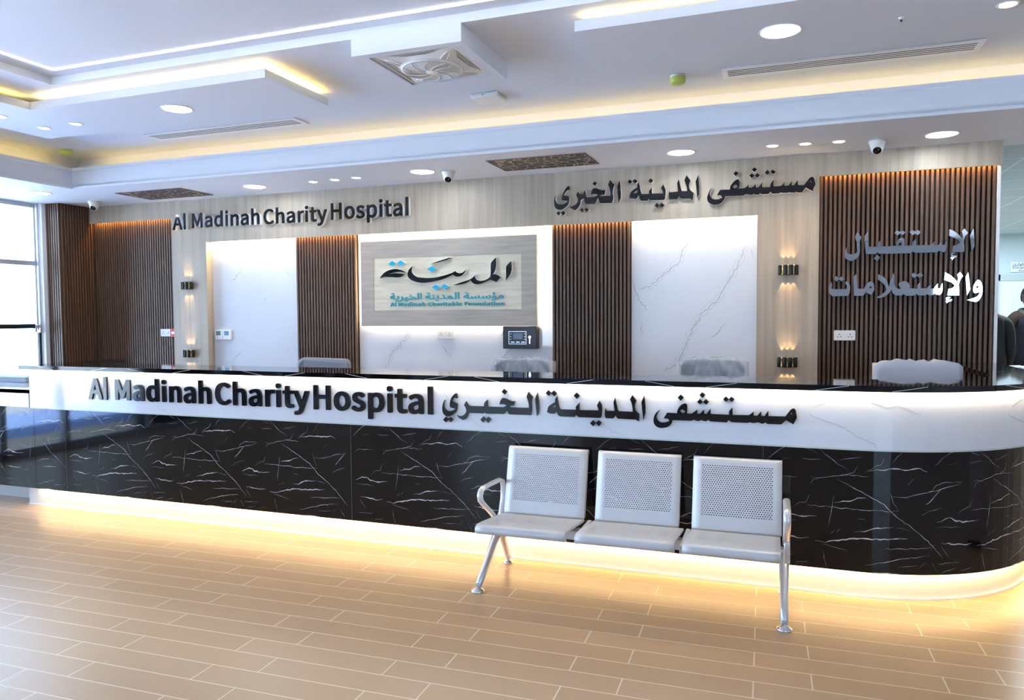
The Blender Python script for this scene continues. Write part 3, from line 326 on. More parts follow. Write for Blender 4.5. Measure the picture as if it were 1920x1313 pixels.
  ('letter',[[-4561,1756,-4525,1758,-4499,1764,-4494,1768,-4494,1782,-4501,1808,-4505,1812,-4521,1814,-4540,1809,-4550,1810,-4561,1819,-4565,1832,-4565,1955,-4513,1955,-4504,1957,-4501,1960,-4500,1967,-4501,2004,-4506,2007,-4513,2008,-4565,2008,-4566,2067,-4571,2071,-4579,2072,-4623,2071,-4629,2066,-4633,2007,-4665,2006,-4670,2002,-4670,1960,-4665,1956,-4636,1955,-4636,1836,-4633,1809,-4626,1789,-4610,1770,-4589,1759]]),
  ('letter',[[-4404,1756,-4367,1758,-4350,1762,-4333,1770,-4327,1775,-4325,1775,-4324,1765,-4319,1761,-4275,1760,-4268,1761,-4263,1765,-4262,1912,-4266,1949,-4276,1975,-4291,1993,-4320,2009,-4354,2014,-4394,2011,-4433,2000,-4451,1991,-4468,1980,-4468,1966,-4453,1940,-4448,1936,-4429,1936,-4403,1952,-4389,1956,-4367,1960,-4356,1958,-4346,1953,-4337,1941,-4334,1932,-4333,1924,-4335,1923,-4378,1918,-4428,1902,-4451,1889,-4473,1864,-4479,1828,-4475,1801,-4465,1783,-4448,1768,-4438,1763,-4426,1759],[-4385,1809,-4398,1812,-4406,1819,-4410,1828,-4407,1845,-4398,1854,-4379,1865,-4349,1873,-4332,1875,-4332,1832,-4364,1812]]),
  ('letter',[[-4204,1760,-4133,1760,-4133,2113,-4204,2113]]),
  ('letter',[[-5876,1760,-5832,1760,-5825,1761,-5820,1765,-5819,1904,-5698,1904,-5697,1765,-5692,1761,-5685,1760,-5640,1760,-5633,1761,-5628,1765,-5627,2076,-5628,2082,-5631,2085,-5640,2087,-5685,2087,-5692,2086,-5697,2082,-5698,1960,-5819,1960,-5820,2082,-5825,2086,-5832,2087,-5876,2087,-5883,2086,-5888,2082,-5889,1772,-5888,1765,-5885,1762]]),
  ('letter',[[-4764,1760,-4719,1760,-4712,1761,-4707,1765,-4706,1997,-4707,2004,-4712,2007,-4764,2008,-4771,2007,-4776,2004,-4777,1772,-4776,1765,-4773,1762]]),
  ('letter',[[-4748,2032,-4722,2034,-4714,2038,-4704,2047,-4701,2053,-4699,2065,-4701,2084,-4704,2090,-4713,2098,-4721,2102,-4732,2104,-4758,2103,-4769,2098,-4778,2090,-4781,2084,-4783,2065,-4781,2053,-4777,2045,-4770,2039,-4760,2034]]),
 ],
 'header_latin': [
  ('letter',[[-12085,4856,-12020,4856,-12020,5204,-12085,5204]]),
  ('letter',[[-12370,4857,-12328,4857,-12321,4858,-12317,4861,-12290,4948,-12202,4948,-12180,4874,-12176,4862,-12172,4859,-12164,4857,-12121,4857,-12114,4858,-12110,4861,-12110,4877,-12211,5174,-12216,5178,-12268,5179,-12275,5178,-12280,5173,-12381,4875,-12381,4861,-12377,4858],[-12272,5001,-12272,5005,-12245,5086,-12219,5001]]),
  ('letter',[[-11443,4872,-11406,4876,-11391,4880,-11373,4890,-11371,4890,-11370,4882,-11367,4879,-11358,4878,-11322,4878,-11315,4879,-11311,4882,-11310,5026,-11314,5057,-11323,5081,-11334,5094,-11343,5102,-11364,5113,-11395,5117,-11435,5115,-11471,5106,-11494,5095,-11508,5086,-11508,5071,-11495,5050,-11488,5045,-11470,5045,-11457,5053,-11434,5063,-11409,5066,-11399,5064,-11390,5059,-11382,5049,-11380,5041,-11378,5032,-11424,5026,-11470,5011,-11492,4999,-11513,4975,-11518,4954,-11518,4938,-11515,4915,-11506,4899,-11488,4884,-11483,4881,-11469,4876],[-11431,4923,-11441,4926,-11446,4930,-11451,4939,-11452,4946,-11450,4955,-11446,4961,-11441,4966,-11424,4975,-11396,4984,-11378,4986,-11378,4946,-11390,4936,-11410,4926,-11419,4923]]),
  ('letter',[[-11165,4872,-11133,4875,-11120,4879,-11102,4888,-11100,4888,-11099,4882,-11096,4879,-11087,4878,-11051,4878,-11044,4879,-11040,4882,-11039,5201,-11040,5207,-11044,5211,-11095,5211,-11102,5211,-11107,5207,-11107,5108,-11117,5113,-11141,5117,-11163,5117,-11196,5112,-11224,5097,-11245,5076,-11250,5069,-11264,5039,-11270,4989,-11265,4949,-11252,4918,-11230,4893,-11209,4881,-11201,4878],[-11151,4924,-11164,4926,-11179,4934,-11191,4949,-11199,4971,-11201,4999,-11199,5015,-11195,5026,-11189,5039,-11179,5051,-11161,5063,-11141,5065,-11124,5060,-11108,5049,-11108,4947,-11129,4931,-11137,4927]]),
  ('letter',[[-10515,4872,-10481,4875,-10464,4880,-10445,4890,-10443,4890,-10442,4882,-10439,4879,-10431,4878,-10395,4878,-10388,4879,-10383,4882,-10382,5027,-10386,5057,-10395,5080,-10409,5098,-10436,5113,-10467,5117,-10507,5115,-10528,5111,-10545,5105,-10567,5095,-10580,5086,-10580,5071,-10568,5052,-10561,5045,-10542,5045,-10530,5053,-10511,5061,-10495,5065,-10481,5066,-10471,5064,-10464,5060,-10455,5049,-10451,5038,-10450,5032,-10497,5026,-10542,5011,-10565,4999,-10585,4975,-10590,4954,-10591,4939,-10587,4915,-10578,4899,-10557,4882,-10541,4876],[-10503,4923,-10513,4926,-10518,4930,-10524,4939,-10525,4946,-10523,4954,-10514,4966,-10497,4975,-10468,4984,-10450,4986,-10450,4945,-10475,4929,-10492,4923]]),
  ('letter',[[-11846,4878,-11807,4878,-11800,4879,-11795,4882,-11794,5044,-11742,4911,-11737,4907,-11730,4906,-11699,4906,-11692,4907,-11687,4911,-11636,5042,-11635,4882,-11630,4879,-11623,4878,-11583,4878,-11576,4879,-11571,4882,-11570,5176,-11571,5183,-11574,5185,-11583,5187,-11634,5187,-11641,5186,-11646,5183,-11704,5032,-11713,5004,-11715,5004,-11783,5183,-11788,5186,-11794,5187,-11846,5187,-11853,5186,-11857,5183,-11858,4888,-11857,4882,-11855,4879]]),
  ('letter',[[-10965,4878,-10922,4878,-10915,4879,-10910,4882,-10909,5101,-10910,5107,-10915,5111,-10965,5112,-10972,5111,-10976,5107,-10977,4888,-10976,4882,-10974,4879]]),
  ('letter',[[-10836,4878,-10793,4878,-10786,4879,-10781,4882,-10780,5038,-10759,5055,-10738,5064,-10727,5064,-10716,5060,-10707,5048,-10704,5035,-10702,4882,-10697,4879,-10690,4878,-10647,4878,-10640,4879,-10636,4882,-10635,5024,-10637,5054,-10646,5082,-10663,5102,-10685,5114,-10711,5117,-10731,5117,-10750,5115,-10770,5107,-10786,5097,-10788,5107,-10793,5111,-10836,5112,-10842,5111,-10847,5107,-10848,4888,-10847,4882,-10844,4879]]),
  ('letter',[[-10313,4878,-10270,4878,-10263,4879,-10259,4882,-10258,5037,-10236,5055,-10215,5064,-10204,5064,-10194,5060,-10186,5051,-10181,5036,-10179,4882,-10174,4879,-10167,4878,-10125,4878,-10116,4879,-10113,4882,-10112,4888,-10112,5028,-10115,5056,-10124,5083,-10141,5103,-10162,5114,-10168,5115,-10189,5117,-10224,5115,-10241,5110,-10258,5101,-10258,5201,-10259,5207,-10262,5210,-10270,5211,-10320,5211,-10325,5207,-10326,5201,-10326,4888,-10325,4882,-10322,4879]]),
  ('letter',[[-10946,5134,-10927,5136,-10918,5140,-10908,5148,-10905,5156,-10903,5168,-10905,5183,-10908,5190,-10917,5198,-10926,5202,-10939,5203,-10961,5202,-10970,5198,-10978,5190,-10981,5185,-10983,5164,-10978,5149,-10969,5140,-10963,5137]]),
  ('letter',[[-8700,4779,-8685,4779,-8654,4783,-8633,4794,-8613,4811,-8600,4830,-8588,4856,-8501,5080,-8501,5095,-8504,5098,-8513,5100,-8555,5100,-8562,5099,-8567,5095,-8609,4979,-8615,4957,-8617,4957,-8619,4961,-8625,4980,-8672,5095,-8677,5099,-8684,5100,-8729,5100,-8736,5099,-8741,5095,-8742,5088,-8740,5079,-8650,4879,-8659,4854,-8667,4842,-8675,4835,-8691,4829,-8712,4832,-8718,4831,-8723,4828,-8730,4803,-8730,4786,-8722,4782]]),
  ('letter',[[-9878,4864,-9841,4866,-9818,4871,-9803,4877,-9780,4891,-9760,4908,-9759,4914,-9761,4923,-9780,4943,-9786,4947,-9793,4948,-9808,4946,-9819,4936,-9830,4928,-9848,4920,-9859,4917,-9874,4917,-9894,4921,-9919,4935,-9937,4956,-9947,4982,-9952,5014,-9949,5054,-9936,5087,-9917,5109,-9892,5122,-9871,5125,-9859,5125,-9834,5116,-9823,5109,-9815,5101,-9801,5099,-9792,5101,-9768,5126,-9768,5139,-9783,5153,-9797,5161,-9822,5172,-9836,5176,-9862,5178,-9874,5178,-9923,5171,-9963,5152,-9968,5147,-9997,5118,-10013,5083,-10023,5024,-10015,4963,-9994,4920,-9963,4890,-9937,4876,-9921,4870]]),
  ('letter',[[-9387,4864,-9353,4866,-9336,4870,-9320,4877,-9314,4882,-9312,4882,-9311,4873,-9306,4869,-9263,4869,-9256,4869,-9251,4873,-9250,5013,-9254,5045,-9263,5068,-9276,5084,-9282,5089,-9306,5101,-9338,5105,-9380,5102,-9415,5093,-9435,5084,-9451,5074,-9451,5059,-9437,5037,-9432,5034,-9412,5034,-9397,5042,-9378,5050,-9352,5055,-9341,5053,-9330,5047,-9321,5029,-9320,5021,-9322,5020,-9365,5015,-9412,5001,-9435,4989,-9455,4966,-9462,4933,-9457,4906,-9450,4891,-9428,4874,-9409,4867],[-9369,4914,-9381,4916,-9389,4922,-9394,4933,-9390,4948,-9384,4956,-9365,4966,-9336,4974,-9319,4975,-9319,4936,-9350,4917]]),
  ('letter',[[-8802,4864,-8769,4866,-8743,4872,-8738,4876,-8738,4892,-8745,4915,-8748,4918,-8762,4920,-8783,4914,-8791,4914,-8801,4921,-8807,4935,-8807,5050,-8756,5050,-8747,5052,-8744,5055,-8743,5061,-8744,5095,-8749,5099,-8756,5100,-8807,5100,-8808,5154,-8813,5158,-8820,5159,-8864,5158,-8869,5154,-8870,5148,-8873,5099,-8905,5097,-8910,5094,-8910,5055,-8905,5051,-8876,5050,-8876,4938,-8873,4914,-8866,4895,-8851,4878,-8837,4871,-8830,4868]]),
  ('letter',[[-9708,4869,-9665,4869,-9658,4869,-9653,4873,-9652,5026,-9632,5043,-9618,5050,-9608,5053,-9595,5052,-9586,5048,-9578,5037,-9574,5024,-9573,4873,-9568,4869,-9561,4869,-9517,4869,-9509,4870,-9506,4873,-9505,4879,-9505,5013,-9509,5049,-9516,5071,-9535,5091,-9557,5101,-9584,5105,-9616,5103,-9635,5098,-9653,5088,-9652,5187,-9653,5193,-9656,5196,-9665,5198,-9715,5197,-9720,5193,-9721,5187,-9721,4879,-9720,4873,-9717,4870]]),
  ('letter',[[-9180,4869,-9137,4869,-9130,4869,-9125,4873,-9124,5011,-9115,5027,-9106,5038,-9095,5047,-9083,5052,-9073,5052,-9067,5049,-9055,5049,-9048,5049,-9043,5053,-9035,5087,-9036,5096,-9040,5100,-9062,5105,-9095,5103,-9116,5096,-9130,5086,-9132,5095,-9137,5099,-9180,5100,-9187,5099,-9192,5095,-9193,4879,-9192,4873,-9189,4870]]),
  ('letter',[[-9001,4869,-8958,4869,-8951,4869,-8946,4873,-8945,5089,-8946,5095,-8951,5099,-9001,5100,-9008,5099,-9013,5095,-9014,4879,-9013,4873,-9010,4870]]),
  ('letter',[[-8983,5122,-8961,5124,-8953,5127,-8943,5136,-8940,5142,-8938,5154,-8940,5170,-8943,5176,-8952,5184,-8961,5188,-8982,5190,-8999,5187,-9005,5184,-9015,5176,-9018,5170,-9020,5153,-9018,5141,-9015,5136,-9005,5127,-8997,5124]]),
  ('letter',[[-7600,4788,-7556,4788,-7549,4789,-7544,4793,-7544,4888,-7528,4881,-7507,4878,-7488,4878,-7455,4883,-7425,4899,-7401,4926,-7398,4931,-7385,4961,-7379,5004,-7384,5057,-7396,5088,-7412,5107,-7419,5114,-7445,5129,-7482,5135,-7503,5134,-7530,5127,-7550,5116,-7552,5124,-7557,5128,-7600,5129,-7607,5128,-7612,5124,-7613,4800,-7612,4793,-7609,4790],[-7508,4932,-7524,4937,-7543,4949,-7543,5056,-7522,5072,-7501,5080,-7494,5080,-7483,5078,-7469,5070,-7458,5055,-7451,5033,-7449,5008,-7452,4983,-7461,4960,-7474,4944,-7487,4935]]),
  ('letter',[[-8002,4878,-7987,4878,-7954,4882,-7921,4898,-7893,4926,-7891,4931,-7878,4958,-7872,4999,-7872,5012,-7878,5054,-7893,5086,-7920,5113,-7929,5118,-7951,5129,-7989,5135,-8000,5135,-8036,5129,-8071,5110,-8071,5108,-8095,5086,-8109,5058,-8117,5011,-8111,4959,-8095,4926,-8067,4898,-8055,4892,-8037,4883],[-7999,4932,-8009,4934,-8022,4943,-8036,4960,-8045,4982,-8047,5011,-8045,5029,-8037,5050,-8025,5066,-8009,5077,-7993,5080,-7980,5077,-7964,5068,-7952,5053,-7944,5030,-7941,5004,-7944,4981,-7950,4965,-7964,4944,-7980,4934]]),
  ('letter',[[-7764,4878,-7741,4878,-7712,4881,-7690,4890,-7665,4910,-7656,4927,-7652,4960,-7657,4985,-7665,4998,-7687,5016,-7709,5026,-7757,5044,-7766,5050,-7772,5058,-7773,5065,-7768,5074,-7764,5077,-7753,5082,-7740,5083,-7731,5081,-7717,5075,-7701,5064,-7689,5063,-7680,5065,-7660,5088,-7658,5097,-7658,5105,-7664,5110,-7689,5124,-7717,5133,-7735,5135,-7768,5133,-7781,5131,-7803,5123,-7827,5103,-7836,5082,-7839,5064,-7838,5050,-7834,5032,-7826,5019,-7802,5000,-7784,4992,-7747,4978,-7728,4968,-7720,4960,-7718,4949,-7723,4940,-7730,4934,-7744,4929,-7758,4929,-7784,4938,-7809,4955,-7828,4955,-7835,4948,-7851,4928,-7851,4913,-7835,4900,-7816,4890,-7789,4881]]),
  ('letter',[[-7124,4878,-7088,4880,-7063,4886,-7058,4890,-7058,4904,-7065,4929,-7069,4934,-7084,4936,-7103,4930,-7113,4931,-7124,4941,-7128,4954,-7128,5076,-7076,5076,-7068,5078,-7065,5081,-7064,5088,-7065,5124,-7070,5128,-7076,5129,-7128,5129,-7129,5187,-7133,5191,-7140,5192,-7184,5191,-7189,5187,-7193,5128,-7225,5126,-7230,5123,-7230,5081,-7225,5077,-7196,5076,-7196,4958,-7193,4930,-7187,4911,-7171,4892,-7150,4881]]),
  ('letter',[[-6969,4878,-6934,4880,-6917,4884,-6900,4892,-6895,4897,-6893,4897,-6892,4887,-6887,4883,-6843,4882,-6837,4883,-6832,4887,-6831,5033,-6835,5070,-6844,5096,-6859,5114,-6888,5130,-6921,5135,-6960,5132,-6998,5121,-7015,5112,-7032,5101,-7032,5087,-7017,5061,-7013,5058,-6994,5058,-6968,5073,-6955,5077,-6934,5081,-6923,5079,-6913,5074,-6904,5062,-6901,5053,-6900,5045,-6902,5044,-6945,5039,-6993,5024,-7015,5010,-7037,4985,-7043,4949,-7039,4923,-7029,4905,-7013,4890,-7003,4885,-6991,4881],[-6952,4930,-6964,4934,-6971,4941,-6975,4949,-6972,4966,-6964,4976,-6946,4986,-6916,4994,-6899,4996,-6899,4954,-6931,4934]]),
  ('letter',[[-6775,4882,-6705,4882,-6705,5234,-6775,5234]]),
  ('letter',[[-8409,4882,-8365,4882,-8359,4883,-8354,4887,-8353,5026,-8235,5026,-8234,4887,-8229,4883,-8222,4882,-8178,4882,-8171,4883,-8166,4887,-8165,5196,-8166,5203,-8169,5205,-8178,5207,-8222,5207,-8229,5206,-8234,5203,-8235,5081,-8353,5081,-8354,5203,-8359,5206,-8365,5207,-8409,5207,-8416,5206,-8420,5203,-8421,4894,-8420,4887,-8418,4884]]),
  ('letter',[[-7321,4882,-7278,4882,-7271,4883,-7266,4887,-7265,5118,-7266,5124,-7271,5128,-7321,5129,-7328,5128,-7333,5124,-7334,4894,-7333,4887,-7330,4884]]),
  ('letter',[[-7306,5153,-7281,5155,-7273,5158,-7263,5168,-7260,5173,-7258,5186,-7260,5204,-7263,5210,-7272,5219,-7280,5222,-7291,5224,-7315,5223,-7326,5219,-7335,5210,-7338,5204,-7340,5186,-7338,5173,-7334,5166,-7327,5159,-7317,5155]]),
 ],
 'logo_latin': [
  ('teal',[[-7065,3178,-7044,3178,-7044,3256,-7065,3256]]),
  ('teal',[[-7166,3178,-7152,3178,-7150,3178,-7149,3179,-7139,3199,-7106,3199,-7096,3179,-7096,3178,-7094,3178,-7079,3178,-7077,3178,-7076,3179,-7076,3182,-7110,3248,-7112,3250,-7130,3250,-7132,3250,-7133,3249,-7169,3182,-7169,3179,-7168,3178],[-7133,3210,-7133,3211,-7122,3233,-7112,3210]]),
  ('teal',[[-6858,3176,-6851,3176,-6845,3177,-6837,3179,-6834,3181,-6833,3181,-6833,3178,-6832,3177,-6818,3177,-6816,3177,-6816,3178,-6815,3211,-6816,3219,-6819,3224,-6824,3228,-6826,3229,-6833,3232,-6843,3233,-6856,3232,-6868,3230,-6874,3228,-6879,3226,-6879,3222,-6873,3216,-6868,3216,-6864,3218,-6857,3220,-6852,3221,-6847,3221,-6843,3221,-6840,3219,-6837,3217,-6836,3214,-6836,3213,-6851,3211,-6866,3208,-6874,3205,-6881,3199,-6883,3192,-6881,3186,-6879,3183,-6872,3179,-6867,3177],[-6853,3187,-6859,3188,-6861,3190,-6863,3191,-6863,3193,-6862,3195,-6861,3196,-6859,3198,-6853,3200,-6843,3202,-6835,3203,-6835,3193,-6839,3191,-6846,3188,-6850,3187]]),
  ('teal',[[-6766,3176,-6759,3176,-6754,3177,-6746,3179,-6744,3181,-6743,3181,-6743,3178,-6741,3177,-6728,3177,-6726,3177,-6725,3178,-6725,3252,-6725,3254,-6726,3254,-6742,3255,-6744,3254,-6745,3254,-6745,3230,-6751,3232,-6759,3233,-6764,3233,-6775,3231,-6784,3228,-6791,3223,-6793,3222,-6797,3215,-6799,3206,-6799,3203,-6798,3194,-6793,3186,-6786,3180,-6778,3177],[-6762,3188,-6766,3188,-6771,3190,-6776,3194,-6778,3199,-6779,3206,-6778,3209,-6776,3213,-6772,3217,-6765,3221,-6757,3221,-6750,3219,-6745,3217,-6745,3193,-6752,3190,-6756,3188,-6759,3188]]),
  ('teal',[[-6549,3176,-6541,3176,-6534,3177,-6529,3179,-6524,3181,-6523,3181,-6523,3178,-6522,3177,-6509,3177,-6507,3177,-6506,3178,-6506,3211,-6507,3219,-6510,3224,-6514,3228,-6516,3229,-6523,3232,-6534,3233,-6547,3232,-6558,3230,-6564,3228,-6569,3226,-6569,3222,-6564,3216,-6558,3216,-6555,3218,-6547,3220,-6543,3221,-6537,3221,-6534,3221,-6530,3219,-6527,3217,-6526,3214,-6526,3213,-6542,3211,-6555,3209,-6564,3205,-6571,3200,-6573,3193,-6573,3191,-6572,3186,-6569,3182,-6565,3180,-6561,3178,-6556,3177],[-6543,3187,-6548,3188,-6551,3189,-6553,3192,-6552,3196,-6549,3198,-6543,3200,-6534,3202,-6526,3203,-6526,3193,-6533,3189,-6537,3188]]),
  ('teal',[[-6992,3177,-6980,3177,-6978,3177,-6977,3178,-6977,3220,-6957,3185,-6956,3184,-6954,3184,-6944,3184,-6942,3184,-6941,3185,-6921,3221,-6921,3178,-6920,3177,-6918,3177,-6905,3177,-6903,3177,-6902,3178,-6902,3246,-6902,3248,-6903,3249,-6922,3249,-6924,3249,-6925,3248,-6944,3214,-6948,3204,-6949,3204,-6952,3210,-6973,3248,-6974,3249,-6976,3249,-6992,3249,-6994,3249,-6995,3248,-6996,3180,-6995,3178,-6994,3177]]),
  ('teal',[[-6699,3177,-6685,3177,-6683,3177,-6682,3178,-6682,3229,-6682,3231,-6683,3231,-6699,3231,-6700,3231,-6701,3231,-6702,3180,-6701,3178,-6700,3177]]),
  ('teal',[[-6656,3177,-6642,3177,-6640,3177,-6639,3178,-6639,3214,-6631,3218,-6628,3220,-6623,3221,-6618,3221,-6614,3219,-6612,3217,-6611,3214,-6610,3210,-6610,3178,-6609,3177,-6607,3177,-6594,3177,-6592,3177,-6591,3178,-6590,3213,-6591,3218,-6594,3225,-6600,3230,-6606,3232,-6615,3233,-6620,3233,-6625,3232,-6631,3231,-6641,3227,-6641,3230,-6642,3231,-6656,3231,-6658,3231,-6659,3231,-6659,3180,-6659,3178,-6658,3177]]),
  ('teal',[[-6481,3177,-6467,3177,-6465,3177,-6465,3178,-6464,3214,-6456,3219,-6453,3220,-6449,3221,-6443,3221,-6440,3219,-6437,3217,-6436,3214,-6435,3178,-6434,3177,-6432,3177,-6419,3177,-6417,3177,-6416,3178,-6416,3180,-6416,3212,-6417,3220,-6419,3225,-6424,3229,-6427,3230,-6432,3232,-6441,3233,-6446,3233,-6452,3232,-6457,3231,-6465,3228,-6464,3252,-6465,3254,-6465,3254,-6467,3255,-6483,3254,-6484,3254,-6484,3252,-6484,3180,-6484,3178,-6483,3177]]),
  ('teal',[[-6693,3237,-6687,3237,-6685,3238,-6681,3240,-6680,3242,-6680,3246,-6680,3249,-6684,3251,-6687,3252,-6691,3253,-6697,3252,-6699,3251,-6702,3250,-6703,3248,-6704,3243,-6702,3240,-6699,3238,-6697,3237]]),
  ('teal',[[-6321,3175,-6311,3175,-6302,3177,-6296,3178,-6291,3181,-6285,3185,-6285,3186,-6285,3188,-6293,3194,-6295,3194,-6298,3194,-6302,3191,-6310,3188,-6315,3187,-6321,3187,-6328,3188,-6336,3191,-6342,3196,-6345,3201,-6346,3203,-6347,3209,-6346,3219,-6342,3226,-6335,3232,-6327,3235,-6320,3236,-6315,3236,-6306,3233,-6300,3230,-6297,3230,-6295,3230,-6288,3236,-6288,3239,-6292,3242,-6297,3244,-6304,3246,-6309,3247,-6316,3248,-6320,3248,-6336,3246,-6348,3242,-6350,3240,-6359,3234,-6364,3225,-6367,3212,-6365,3198,-6358,3188,-6348,3181,-6339,3177,-6335,3176]]),
  ('teal',[[-6162,3175,-6155,3175,-6149,3176,-6142,3178,-6138,3180,-6137,3177,-6136,3176,-6123,3176,-6121,3176,-6120,3177,-6120,3209,-6121,3217,-6124,3222,-6129,3226,-6131,3227,-6138,3229,-6148,3230,-6160,3230,-6172,3228,-6178,3226,-6182,3223,-6182,3220,-6177,3214,-6172,3214,-6169,3216,-6162,3218,-6156,3219,-6151,3219,-6148,3219,-6144,3217,-6141,3215,-6140,3212,-6140,3211,-6156,3210,-6169,3207,-6178,3203,-6184,3198,-6186,3190,-6185,3185,-6182,3181,-6177,3177,-6173,3176,-6169,3175],[-6157,3186,-6163,3187,-6165,3188,-6167,3190,-6167,3192,-6165,3195,-6163,3196,-6157,3198,-6147,3200,-6140,3201,-6140,3191,-6147,3188,-6153,3186]]),
  ('teal',[[-5974,3175,-5969,3175,-5961,3176,-5956,3177,-5955,3177,-5955,3181,-5957,3186,-5958,3187,-5963,3187,-5968,3186,-5972,3186,-5975,3188,-5977,3191,-5977,3218,-5958,3218,-5957,3219,-5957,3220,-5957,3228,-5958,3229,-5960,3229,-5977,3229,-5978,3242,-5978,3243,-5980,3243,-5994,3243,-5995,3242,-5995,3241,-5996,3229,-6005,3229,-6007,3229,-6008,3228,-6008,3219,-6007,3218,-6005,3218,-5997,3218,-5997,3191,-5996,3186,-5994,3182,-5989,3178,-5985,3176,-5983,3176]]),
  ('teal',[[-5924,3175,-5917,3175,-5909,3176,-5903,3178,-5900,3180,-5899,3180,-5899,3177,-5898,3176,-5885,3176,-5883,3176,-5882,3177,-5882,3210,-5883,3216,-5885,3222,-5889,3225,-5891,3227,-5899,3229,-5909,3230,-5920,3230,-5933,3228,-5939,3226,-5944,3223,-5944,3220,-5938,3214,-5933,3214,-5927,3217,-5921,3218,-5912,3219,-5909,3219,-5905,3217,-5903,3215,-5901,3212,-5901,3211,-5917,3210,-5930,3207,-5939,3203,-5945,3198,-5947,3190,-5946,3184,-5943,3181,-5936,3177,-5932,3176],[-5918,3186,-5924,3187,-5926,3188,-5928,3190,-5928,3193,-5925,3195,-5918,3198,-5909,3200,-5901,3201,-5901,3191,-5908,3188,-5912,3187]]),
  ('teal',[[-5826,3175,-5822,3175,-5811,3176,-5803,3179,-5794,3185,-5789,3193,-5788,3203,-5789,3214,-5793,3220,-5799,3225,-5808,3229,-5819,3230,-5827,3230,-5834,3229,-5841,3227,-5841,3251,-5842,3252,-5844,3252,-5859,3252,-5860,3251,-5861,3250,-5860,3177,-5859,3176,-5857,3176,-5845,3176,-5843,3177,-5843,3179,-5843,3179,-5836,3176],[-5828,3186,-5834,3188,-5841,3190,-5841,3213,-5835,3217,-5829,3218,-5827,3219,-5822,3219,-5819,3219,-5814,3217,-5810,3213,-5808,3208,-5808,3199,-5811,3193,-5815,3190,-5821,3187]]),
  ('teal',[[-5755,3175,-5750,3175,-5744,3176,-5743,3176,-5743,3178,-5745,3185,-5746,3186,-5750,3186,-5751,3187,-5751,3250,-5751,3251,-5752,3252,-5768,3252,-5769,3252,-5770,3251,-5771,3250,-5770,3184,-5768,3180,-5767,3178,-5765,3177,-5761,3175]]),
  ('teal',[[-5695,3175,-5686,3175,-5680,3176,-5671,3178,-5665,3181,-5665,3184,-5669,3189,-5670,3189,-5672,3190,-5676,3189,-5680,3188,-5687,3186,-5693,3186,-5698,3186,-5704,3189,-5709,3192,-5712,3196,-5713,3198,-5664,3199,-5662,3200,-5662,3206,-5664,3215,-5667,3221,-5673,3226,-5683,3229,-5694,3230,-5697,3230,-5708,3229,-5716,3226,-5726,3220,-5731,3213,-5733,3203,-5731,3192,-5726,3185,-5717,3179,-5707,3176],[-5712,3209,-5712,3211,-5708,3215,-5705,3217,-5700,3219,-5697,3219,-5690,3219,-5686,3217,-5682,3214,-5680,3209,-5680,3209]]),
  ('teal',[[-6267,3176,-6253,3176,-6251,3176,-6250,3177,-6250,3213,-6243,3217,-6239,3218,-6235,3219,-6230,3219,-6226,3217,-6224,3215,-6223,3213,-6222,3208,-6222,3177,-6221,3176,-6219,3176,-6206,3176,-6204,3176,-6203,3177,-6203,3178,-6203,3211,-6204,3218,-6206,3222,-6212,3227,-6219,3230,-6227,3230,-6232,3230,-6238,3230,-6243,3229,-6250,3226,-6250,3250,-6250,3251,-6251,3252,-6253,3252,-6269,3252,-6270,3251,-6270,3250,-6270,3178,-6270,3177,-6269,3176]]),
  ('teal',[[-6096,3176,-6083,3176,-6081,3176,-6080,3177,-6079,3209,-6076,3213,-6070,3217,-6066,3219,-6061,3219,-6060,3218,-6056,3218,-6054,3218,-6053,3219,-6051,3227,-6051,3229,-6052,3229,-6058,3230,-6065,3230,-6070,3230,-6075,3228,-6081,3225,-6082,3228,-6083,3229,-6096,3229,-6098,3229,-6099,3228,-6099,3178,-6099,3177,-6098,3176]]),
  ('teal',[[-6038,3176,-6025,3176,-6023,3176,-6022,3177,-6022,3227,-6022,3228,-6023,3229,-6038,3229,-6040,3229,-6041,3228,-6041,3178,-6041,3177,-6040,3176]]),
  ('teal',[[-6032,3235,-6026,3235,-6024,3236,-6021,3238,-6020,3239,-6019,3242,-6020,3246,-6021,3247,-6024,3249,-6026,3250,-6031,3250,-6037,3250,-6039,3249,-6043,3246,-6043,3241,-6042,3238,-6039,3236,-6037,3235]]),
  ('teal',[[-5498,3173,-5483,3175,-5473,3178,-5471,3179,-5464,3184,-5459,3190,-5457,3200,-5459,3211,-5466,3219,-5473,3224,-5480,3226,-5484,3227,-5494,3228,-5498,3228,-5509,3227,-5519,3224,-5523,3221,-5523,3221,-5528,3218,-5533,3211,-5535,3202,-5535,3199,-5533,3190,-5528,3183,-5519,3178,-5509,3175],[-5496,3184,-5501,3185,-5508,3188,-5512,3192,-5514,3196,-5515,3199,-5514,3206,-5511,3211,-5507,3214,-5501,3216,-5498,3217,-5491,3216,-5485,3214,-5481,3211,-5480,3209,-5478,3206,-5477,3201,-5478,3196,-5481,3190,-5485,3188,-5488,3186,-5491,3185]]),
  ('teal',[[-5416,3173,-5409,3174,-5402,3175,-5395,3177,-5391,3179,-5390,3175,-5389,3175,-5376,3175,-5374,3175,-5373,3175,-5373,3225,-5373,3226,-5374,3227,-5389,3227,-5391,3227,-5392,3226,-5393,3192,-5400,3187,-5407,3185,-5414,3185,-5417,3186,-5419,3188,-5420,3191,-5421,3226,-5422,3227,-5424,3227,-5438,3227,-5440,3227,-5441,3226,-5441,3194,-5440,3186,-5437,3181,-5431,3176,-5424,3174]]),
